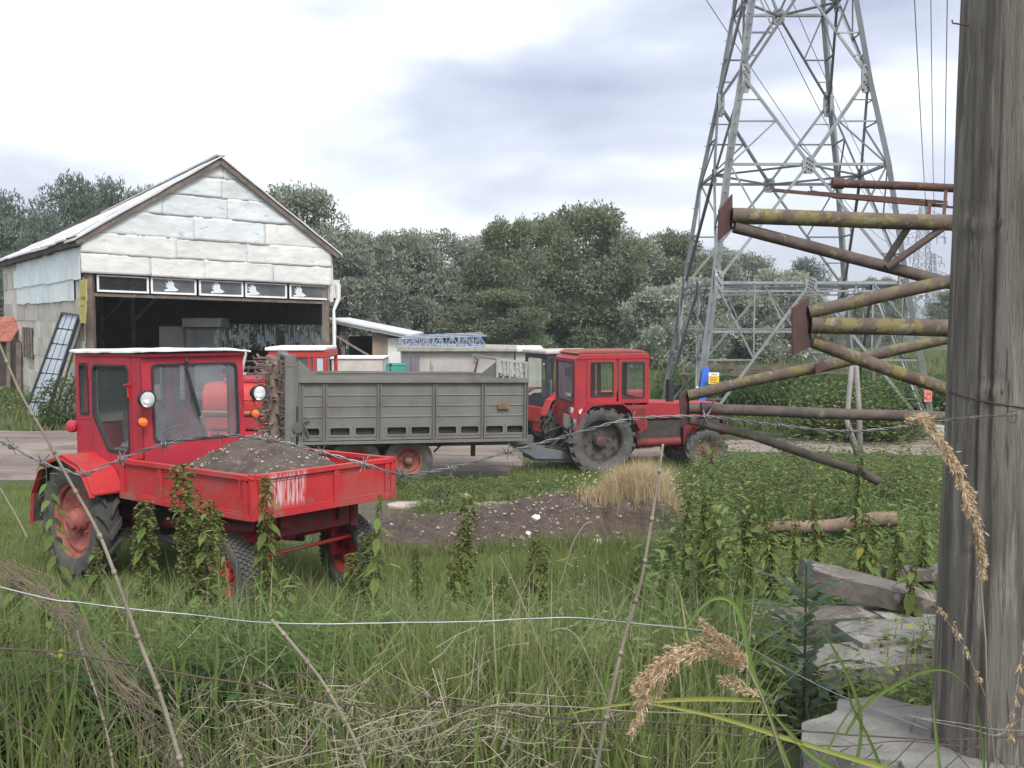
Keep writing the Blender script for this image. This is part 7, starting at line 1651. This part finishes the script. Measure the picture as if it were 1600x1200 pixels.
# ------------------------------------------------------------------ nettles
def leafmesh(seed, mat, L0=1.0):
    n = 9; V = []; F = []
    for i in range(n + 1):
        t = i / n; w = .20 * math.sin(min(1, t * 1.12 + .10) * math.pi) ** .8 * (1 - .25 * t) if t < .93 else .03
        if i == n: w = .004
        ser = .035 if i % 2 else 0
        dz = -.38 * t * t; dz += .02 * math.sin(t * 9 + seed)
        V += [(t, 0, dz - .03), (t + .03, w + ser, dz + .03 - .05 * t), (t + .03, -(w + ser), dz + .03 - .05 * t)]
    for i in range(n): a = i * 3; F += [(a, a + 3, a + 4, a + 1), (a, a + 2, a + 5, a + 3)]
    m = MB(); m.add(V, F); me = mesh('leaf', m, mat, 'all'); return me
LM = [leafmesh(i, NETL) for i in range(3)]; LMY = leafmesh(5, NETLY)
def flowers_mb(H, seed, dens=1.0):
    r = np.random.default_rng(seed); V = []
    z = H * .42
    while z < H * 1.0:
        t = z / H
        for q in range(int(5 * dens)):
            a = r.random() * 6.283; ln = (.05 + .07 * r.random()) * (1.35 - .85 * t)
            for s in range(11):
                f = s / 10; c = np.array([math.cos(a) * (.008 + ln * .55 * f ** .6), math.sin(a) * (.008 + ln * .55 * f ** .6), z - ln * f * f * .95 + .01])
                c += r.normal(0, .003, 3); u = r.normal(size=3); u /= np.linalg.norm(u); v = np.cross(u, r.normal(size=3)); v /= np.linalg.norm(v); k = .0042 + .003 * r.random()
                V += [c - u * k * 1.3, c + v * k, c + u * k * 1.3, c - v * k]
        z += .036
    return npmesh('flower_string', V, np.arange(len(V)).reshape(-1, 4), None, NFLW)
FLW = [flowers_mb(1.2, 20 + i, 1.5) for i in range(3)]
def stem_me(H, seed):
    m = MB(); r = random.Random(seed); m.tube([(0, 0, -.1), (r.uniform(-.02, .02), r.uniform(-.02, .02), H * .4), (r.uniform(-.02, .02), r.uniform(-.02, .02), H * .75), (0, 0, H)], [.005, .0045, .0035, .0015], 5); return mesh('stem', m, NSTEM, 'all')
STM = [stem_me(1.2, i) for i in range(3)]
nk = 0
def nettle(px, top, d, label, full=1.0, yellow=0.0, lf=1.0, lean=None):
    global nk; nk += 1
    p = P(px, top, d); g0 = surf(p.x, p.y); H = max(.45, p.z - g0); r = random.Random(nk * 7)
    t = thing('nettle', label, 'nettle', (p.x, p.y, g0), (r.uniform(-.05, .05), r.uniform(-.06, .06) if lean is None else lean, r.random() * 6.28), 'nettles growing on the bank')
    k = H / 1.2; full = full * .85 if px < 1000 else full * .75; k *= r.uniform(.8, 1.0) if px > 1080 else 1; H *= k / (H / 1.2); lf *= 1.12
    t.rotation_euler = (r.uniform(-.10, .10), r.uniform(-.10, .10), r.random() * 6.28)
    s = nobj('stem', STM[nk % 3], t); s.scale = (1, 1, k)
    f = nobj('flower_string', FLW[nk % 3], t); f.scale = (full, full, k)
    z = .30 * H; i = 0
    while z < H * .99:
        tt = z / H; a0 = (i % 2) * 1.57 + r.uniform(-.2, .2)
        for sgn in (0, math.pi):
            ln = (.155 - .100 * max(0, tt - .35) / .65) * r.uniform(.8, 1.15) * lf
            if r.random() < (.12 if tt < .7 else 0): continue
            yl = yellow and tt < .85 and r.random() < yellow
            o = nobj('leaf', LMY if yl else LM[i % 3], t); droop = .15 + r.random() * .55 - (.9 if tt > .93 else 0) * .5
            pos = Vector((0, 0, z + r.uniform(-.01, .01)))
            o.matrix_local = Matrix.Translation(pos) @ Matrix.Rotation(a0 + sgn, 4, 'Z') @ Matrix.Rotation(droop, 4, 'Y') @ Matrix.Translation((.012, 0, 0)) @ Matrix.Scale(ln, 4)
        z += (.082 - .04 * tt) * (.8 + .4 * r.random()); i += 1
    return t
NET = [
 (316, 722, 4.9, 'tallest thick nettle standing before the red bed side', 1.9, 0), (298, 780, 4.8, 'nettle pressed against the left of the tallest one', 1.6, 0), (334, 800, 5.0, 'nettle just right of the tallest one before the bed', 1.5, 0),
 (217, 778, 5.0, 'nettle in front of the big rear wheel', 1.6, 0), (105, 715, 5.6, 'slim nettle before the rear wheel rim', .01, 0), (411, 742, 5.2, 'narrow nettle with few leaves before the front board corner', 1.2, 0),
 (452, 900, 5.4, 'short drooping nettle right of the near front wheel', 1.2, 0), (575, 772, 4.9, 'nettle whose pale top crosses the front board', .5, 0), (572, 838, 5.1, 'full nettle hiding the far front wheel', 1.7, 0), (545, 870, 5.3, 'nettle left of the one hiding the far front wheel', 1.2, 0),
 (704, 778, 6.2, 'brownish nettle top standing against the bare soil', 1.9, 0), (736, 880, 5.6, 'slim dark nettle in the open grass', 1.3, 0), (690, 890, 5.8, 'short nettle left of the slim dark one', 1.2, 0), (821, 842, 5.9, 'dark nettle spire before the soil mound', 1.9, 0), (803, 900, 5.7, 'lower dark nettle beside the spire', 1.4, 0),
 (100, 925, 3.7, 'nettle with dark flower strings above the bright wire at left', 1.8, 0), (30, 1010, 3.3, 'bushy nettle at the lower left corner', 1.0, 0), (60, 960, 4.2, 'nettle behind the dry brown grass bundle', .9, 0), (180, 1040, 3.6, 'nettle among the mesh at lower left', 1.0, 0), (245, 930, 4.8, 'nettle under the rear wheel', 1.1, 0),
 (1100, 735, 5.6, 'tall nettle at the left edge of the right hand thicket', 1.3, .05), (1075, 770, 6.4, 'nettle overlapping the dry tan grass', 1.0, .03), (1130, 800, 5.4, 'nettle left of the log', 1.1, .05), (1182, 742, 5.8, 'tall nettle rising left of the log middle', 1.2, .06), (1220, 790, 5.5, 'nettle before the left half of the log', 1.1, .06),
 (1262, 770, 6.0, 'nettle crossing the middle of the log', 1.0, .08), (1300, 752, 6.4, 'leafy nettle behind the log', .9, .05), (1335, 790, 5.2, 'nettle with yellowing leaves before the log end', .9, .30), (1372, 752, 6.0, 'tall nettle below the lowest pipe', .9, .05), (1405, 785, 5.0, 'nettle with the most yellow leaves near the pole', .9, .4),
 (1440, 760, 5.3, 'nettle touching the left edge of the pole', 1.0, .2), (1160, 860, 5.0, 'short nettle left of the slab pile', 1.1, .03), (1420, 870, 4.4, 'nettle growing over the slanted timber', .8, .15), (1205, 700, 8.5, 'nettle top seen against the grass below the sloping pipe', .9, 0), (1330, 700, 9.0, 'nettle at the foot of the sloping pipe', .9, 0), (1098, 640, 6.6, 'slender plant before the rusty end of the lowest pipe frame', .4, 0),
 (1120, 900, 4.6, 'nettle on the bank right of the long dry stalk', 1.0, 0), (900, 980, 4.6, 'nettle low in the grass under the bright wire', 1.0, 0), (620, 950, 5.0, 'nettle in the grass below the far front wheel', 1.0, 0), (500, 990, 4.4, 'small nettle under the bright wire at centre left', .9, 0),
 (770, 900, 5.2, 'small drooping nettle right of the slim dark one', 1.0, 0), (655, 860, 6.4, 'nettle against the near edge of the bare soil', 1.2, 0), (390, 1010, 4.2, 'nettle below the dip of the bright wire at left', 1.0, 0), (985, 870, 5.4, 'nettle left of the long straight dry stalk top half', 1.1, 0), (1040, 900, 5.0, 'nettle right behind the straight dry stalk', 1.0, .03), (150, 860, 5.0, 'nettle just left of the slanting long stalk', 1.0, 0), (15, 900, 4.4, 'nettle half cut by the left edge above the bright wire', 1.0, 0),
]
for a, b, c, lb, fl, yl in NET: nettle(a, b, c, lb, fl, yl, 1.05 if fl > 1.5 else 1.0)

# ------------------------------------------------------------------ thistle
th = thing('thistle', 'blue green thistle with narrow spiky leaves before the slab pile', 'thistle', (P(1256, 1100, 3.3).x, 3.3, 1.15))
TH = LEAF('thistle_leaf', (.055, .095, .06), (.12, .17, .115), (.15, .19, .14), 6, .55, .25, 0)
n = 46
for k in range(n):
    t = k / n; a = k * 2.4; z = .08 + .72 * t; ln = .26 * (1 - .5 * t) + .04; V = []; F = []
    for i in range(13):
        f = i / 12; w = (.022 if i % 2 else .006) * (1 - f) ** .4 + .001; rr0 = ln * f; zz = z + rr0 * (.75 - .5 * f); 
        c = Vector((math.cos(a) * rr0, math.sin(a) * rr0, zz)); s_ = Vector((-math.sin(a), math.cos(a), 0)); V += [c, c + s_ * w + Vector((math.cos(a), math.sin(a), .3)) * w * .6, c - s_ * w + Vector((math.cos(a), math.sin(a), .3)) * w * .6]
    for i in range(12): b = i * 3; F += [(b, b + 3, b + 4, b + 1), (b, b + 2, b + 5, b + 3)]
    m = MB(); m.add(V, F); part('leaf', m, TH, th, fix=False)
m = MB(); m.tube([(0, 0, -.1), (0, 0, .85)], [.008, .003], 6); part('stem', m, NSTEM, th)

# ------------------------------------------------------------------ dry stalks, reeds
def stalk(name, label, pxs, D, r0, r1, mat=DRYS, cat='dry stalk', nodes=True):
    pts = spline([P(x, y, d) for (x, y), d in zip(pxs, D)], 10); o0 = pts[-1]; n = len(pts); t = thing(name, label, cat, tuple(o0))
    m = MB(); m.tube([p - o0 for p in pts], [r0 + (r1 - r0) * i / (n - 1) for i in range(n)], 7); part('stem', m, mat, t, smooth='all')
    if nodes:
        m = MB()
        for i in range(6, n - 1, 9): m.tube([pts[i] - o0 - (pts[i] - pts[i - 1]).normalized() * .004, pts[i] - o0 + (pts[i] - pts[i - 1]).normalized() * .004], (r0 + (r1 - r0) * i / n) * 1.35, 7)
        part('node', m, mat, t, smooth='all')
    return t
stalk('dry_stalk', 'long pale dry stalk slanting down from the left edge across the rear wheel', [(-14, 505), (30, 610), (70, 680), (105, 745), (150, 825), (175, 885), (215, 995), (250, 1085), (285, 1200)], [1.5] * 9, .0015, .0035)
stalk('dry_stalk', 'straight dry stalk rising before the dry tan grass to the tractor wheel', [(1036, 694), (1025, 770), (1012, 850), (1000, 915), (975, 1000), (950, 1110), (930, 1210)], [1.7] * 7, .0022, .0036)
stalk('dry_stalk', 'cut dry stalk leaning in the grass right of the near front wheel', [(424, 968), (460, 1010), (500, 1060), (530, 1110), (556, 1160), (575, 1215)], [1.8] * 6, .003, .0033)
stalk('dry_stalk', 'thin pale stem leaning before the soil mound', [(780, 868), (800, 905), (830, 975), (860, 1050), (905, 1130), (940, 1200)], [1.9] * 6, .0009, .0016, nodes=False)
stalk('dry_stalk', 'bent dry grass stem before the middle of the mound', [(925, 816), (912, 822), (895, 850), (884, 885), (874, 915)], [2.6] * 5, .0035, .0012, nodes=False)
stalk('dry_stalk', 'arched seed stem right of the smooth wire dip', [(862, 985), (885, 983), (905, 1000), (925, 1040), (945, 1085), (960, 1130)], [2.0] * 6, .0018, .0012, nodes=False)
stalk('dry_stalk', 'pale twig rising to the right over the rusty wires', [(1230, 1118), (1000, 1112), (900, 1105), (765, 1104), (680, 1130), (580, 1160), (480, 1180), (380, 1210)], [1.78] * 8, .0010, .0016, nodes=False)
stalk('dry_stalk', 'forked white twig near the bottom centre', [(578, 1062), (545, 1080), (520, 1105), (490, 1145), (462, 1190)], [1.8] * 5, .0010, .0016, nodes=False)
stalk('dry_stalk', 'dark thin stalk at the left edge below the track', [(-10, 745), (10, 780), (30, 815), (42, 840)], [2.2] * 4, .002, .002, nodes=False)
stalk('dry_stalk', 'grey stalk among the mesh at lower left', [(120, 985), (135, 1040), (155, 1100), (170, 1160), (180, 1220)], [1.9] * 5, .0018, .0022)
stalk('dry_stalk', 'thin pale stem crossing the log left of the pole', [(1262, 722), (1250, 770), (1236, 820)], [3.2] * 3, .001, .0016, nodes=False)
bd = thing('brown_stalk_bundle', 'bundle of flattened brown dry stalks slanting through the lower left corner', 'dry grass', tuple(P(250, 1120, 2.2)))
m = MB(); r = random.Random(3)
for k in range(24):
    j = lambda s: r.gauss(0, s * 1.35); a = r.random(); D_ = 2.1 + r.random() * .15
    m.tube([P(-20 + j(14), 878 + j(9), D_), P(60 + j(9), 925 + j(8), D_), P(120 + j(9), 980 + j(9), D_), P(190 + j(12), 1070 + j(12), D_), P(260 + j(20), 1150 + j(16), D_), P(300 + j(40), 1230, D_)], .0009, 4)
part('stalk', m, MAT('brown_stalks', (.17, .13, .10), (.10, .075, .06), 6, .9, 0), bd, True)['kind'] = 'stuff'
# litter of dry straw
x = []; V = []
n = 1300; px_ = rng.normal(600, 210, n); py_ = rng.normal(1165, 55, n)
pts = [P(a, b, 2.0 + .9 * c) for a, b, c in zip(px_, py_, rng.random(n))]
m = MB()
for i, p in enumerate(pts[:900]):
    a = random.gauss(.7, 1.0); l = random.uniform(.03, .12); d = Vector((math.cos(a), random.uniform(-.3, .3), math.sin(a))) * l; k_ = p + d * .5 + Vector((0, 0, random.uniform(-.01, .012)))
    m.tube([p, k_, p + d], random.uniform(.0006, .0012), 3, False)
o = part('dry_litter', m, DRYT, fix=False); meta(o, 'tangle of dry grey stems in the bottom centre', 'dry stems', kind='stuff')
# long green blades in front
def blade(parent, pxs, D, w, mat):
    pts = spline([P(x, y, D) for x, y in pxs], 9); n = len(pts); V = []; F = []
    for i, p in enumerate(pts):
        t = i / (n - 1); tg = (pts[min(i + 1, n - 1)] - pts[max(0, i - 1)]).normalized(); s = tg.cross(Vector((0, 1, 0))).normalized(); ww = w * (1 - t) ** .5 * (.5 + .5 * min(1, t * 5)); V += [p - s * ww, p + Vector((0, .0025, 0)), p + s * ww]
    for i in range(n - 1): a = i * 3; F += [(a, a + 1, a + 4, a + 3), (a + 1, a + 2, a + 5, a + 4)]
    m = MB(); m.add(V, F); return part('leaf_blade', m, mat, parent, True, smooth='all', fix=False)
BLD = LEAF('reed_blade', (.10, .16, .04), (.17, .23, .07), None, 6, .45, .4, .2); BLY = LEAF('yellow_reed_blade', (.22, .26, .06), (.30, .30, .09), None, 6, .45, .4, .1)
rd = thing('reed_grass', 'reed grass with a large drooping tan plume at the bottom right of centre', 'reed', tuple(P(1190, 1190, 1.9)))
PLM = LEAF('plume', (.38, .27, .17), (.62, .48, .33), None, 20, .8, .3, 0)
def plume(parent, pxs, D, wd, n, seed, fluff=1.0):
    pts = spline([P(x, y, D) for x, y in pxs], 10); N0 = len(pts); r = np.random.default_rng(seed); V = []
    nb = max(8, n // 34)
    for k in range(nb):
        t = (k + r.random()) / nb; i = min(N0 - 2, int(t * (N0 - 1))); p = np.array(pts[i]); tg = np.array((pts[i + 1] - pts[i]).normalized())
        w = wd * math.sin(min(1, t * .93 + .14) * math.pi) ** .6 + .0015
        o_ = r.normal(0, 1, 3); o_ -= tg * o_.dot(tg); o_ /= np.linalg.norm(o_) + 1e-9
        L1 = w * (1.3 + 1.3 * r.random()); dr_ = tg * (1.0 + .3 * r.random()) + o_ * (.62 * fluff) + np.array([0, 0, -.12]); dr_ /= np.linalg.norm(dr_)
        for q in range(int(26 * (.6 + .8 * r.random()))):
            f = r.random() ** .8; c = p + dr_ * L1 * f + r.normal(0, .0011 + .0016 * (1 - f), 3); ax = dr_ + r.normal(0, .38, 3); ax /= np.linalg.norm(ax); l = .0055 + .0065 * r.random(); s = np.cross(ax, r.normal(size=3)); s /= np.linalg.norm(s); wk = .0007 + .0005 * r.random()
            V += [c, c + ax * l * .5 + s * wk, c + ax * l, c + ax * l * .5 - s * wk]
    me = npmesh('plume', np.array(V) - np.array(parent.location), np.arange(len(V)).reshape(-1, 4), None, PLM); o = nobj('plume', me, parent); o['kind'] = 'stuff'; return o
D1 = 1.55
plume(rd, [(1166, 1042), (1130, 1022), (1080, 1010), (1050, 1022), (1018, 1052), (992, 1078)], D1, .013, 2400, 1); plume(rd, [(1110, 1012), (1060, 1030), (1020, 1065), (1005, 1100), (988, 1146)], D1 - .01, .011, 1700, 2); plume(rd, [(1168, 1044), (1150, 1020), (1125, 1000), (1098, 974)], D1 - .02, .008, 1000, 3)
plume(rd, [(1190, 1088), (1170, 1078), (1150, 1068), (1130, 1060)], D1, .006, 500, 4); plume(rd, [(1060, 1030), (1040, 1050), (1030, 1080), (1028, 1095)], D1 + .01, .006, 500, 5)
m = MB(); m.tube([P(1240, 1240, D1), P(1205, 1130, D1), P(1190, 1088, D1), P(1168, 1044, D1), P(1130, 1022, D1), P(1080, 1010, D1)], [.0018, .0016, .0014, .0012, .001, .0006], 6); part('stem', m, DRYS, rd, True, smooth='all')
for pxs, w, mt_ in (([(1195, 1095), (1100, 1092), (1020, 1096), (960, 1102), (880, 1116)], .0045, BLY), ([(1240, 1215), (1180, 1060), (1160, 970), (1140, 938), (1110, 938), (1080, 970), (1062, 1010)], .0045, BLD), ([(1600, 1260), (1400, 1205), (1250, 1160), (1120, 1120), (1010, 1098), (985, 1100)], .005, BLY), ([(1500, 1280), (1300, 1200), (1230, 1140), (1195, 1095)], .005, BLD)): blade(rd, pxs, D1, w, mt_)
r2 = thing('reed_grass', 'reed grass with a narrow tan plume hanging before the wooden pole', 'reed', tuple(P(1535, 1100, 1.7)))
plume(r2, [(1412, 652), (1440, 655), (1470, 690), (1500, 740), (1520, 800), (1532, 850), (1536, 900)], 1.6, .012, 2600, 6, .6); plume(r2, [(1440, 660), (1475, 700), (1505, 760), (1512, 800)], 1.59, .008, 900, 7, .6)
m = MB(); m.tube([P(1545, 1240, 1.62), P(1540, 1000, 1.62), P(1528, 860, 1.61), P(1500, 745, 1.6), P(1460, 675, 1.6), P(1412, 652, 1.6)], [.0016, .0014, .001, .001, .0008, .0004], 6); part('stem', m, DRYS, r2, True, smooth='all')
r3 = thing('seed_grass', 'grass stem with a thin pale seed spike beside the pole edge', 'grass stem', tuple(P(1560, 1200, 1.8)))
plume(r3, [(1464, 946), (1490, 980), (1512, 1020), (1530, 1060)], 1.8, .004, 260, 8, .4)
m = MB(); m.tube([P(1560, 1240, 1.8), P(1545, 1100, 1.8), P(1512, 1020, 1.8), P(1464, 946, 1.8)], [.001, .001, .0008, .0005], 5); part('stem', m, DRYS, r3, True)
r4 = thing('seed_grass', 'grass stem with a pale curled seed spike at the right edge', 'grass stem', tuple(P(1590, 1200, 1.7)))
plume(r4, [(1602, 985), (1595, 1050), (1583, 1110), (1578, 1165)], 1.7, .004, 260, 9, .6)
m = MB(); m.tube([P(1578, 1240, 1.7), P(1583, 1110, 1.7), P(1602, 985, 1.7)], .0009, 5); part('stem', m, DRYS, r4, True)
r5 = thing('broad_leaved_grass', 'clump of long arching green blades before the concrete footing', 'grass', tuple(P(1420, 1240, 1.8)))
for pxs, w in (([(1320, 1150), (1350, 1105), (1400, 1070), (1450, 1048), (1490, 1052), (1525, 1088)], .0042), ([(1322, 1260), (1345, 1150), (1335, 1080), (1300, 1010), (1262, 950)], .004), ([(1475, 1260), (1466, 1180), (1460, 1120), (1457, 1078)], .0035), ([(1540, 1260), (1535, 1160), (1525, 1090)], .003), ([(1262, 1260), (1290, 1180), (1330, 1110), (1375, 1080)], .003), ([(1400, 1260), (1360, 1160), (1330, 1100), (1325, 1060)], .0035)): blade(r5, pxs, 1.8, w, BLD)
r6 = thing('broad_leaved_grass', 'long arching green blades low at the left before the bright wire', 'grass', tuple(P(200, 1240, 1.9)))
for pxs, w in (([(80, 950), (110, 925), (128, 950), (150, 1010), (165, 1060)], .0045), ([(150, 1000), (175, 988), (205, 990), (222, 1010), (230, 1040)], .0035), ([(60, 1230), (70, 1150), (95, 1080), (120, 1040)], .0035), ([(118, 925), (128, 908), (145, 900), (162, 898)], .002), ([(520, 1230), (500, 1150), (460, 1100), (420, 1080)], .003)): blade(r6, pxs, 1.9, w, BLD)
for k in range(26):
    a = random.uniform(240, 1240); h0 = random.uniform(80, 230); s_ = random.choice((-1, 1)) * random.uniform(15, 80)
    blade(r5 if a > 800 else r6, [(a, 1250), (a + s_ * .2, 1230 - h0 * .5), (a + s_ * .6, 1230 - h0), (a + s_ * 1.4, 1230 - h0 * random.uniform(.7, 1.0))], random.uniform(2.0, 2.5), random.uniform(.002, .004), BLD)
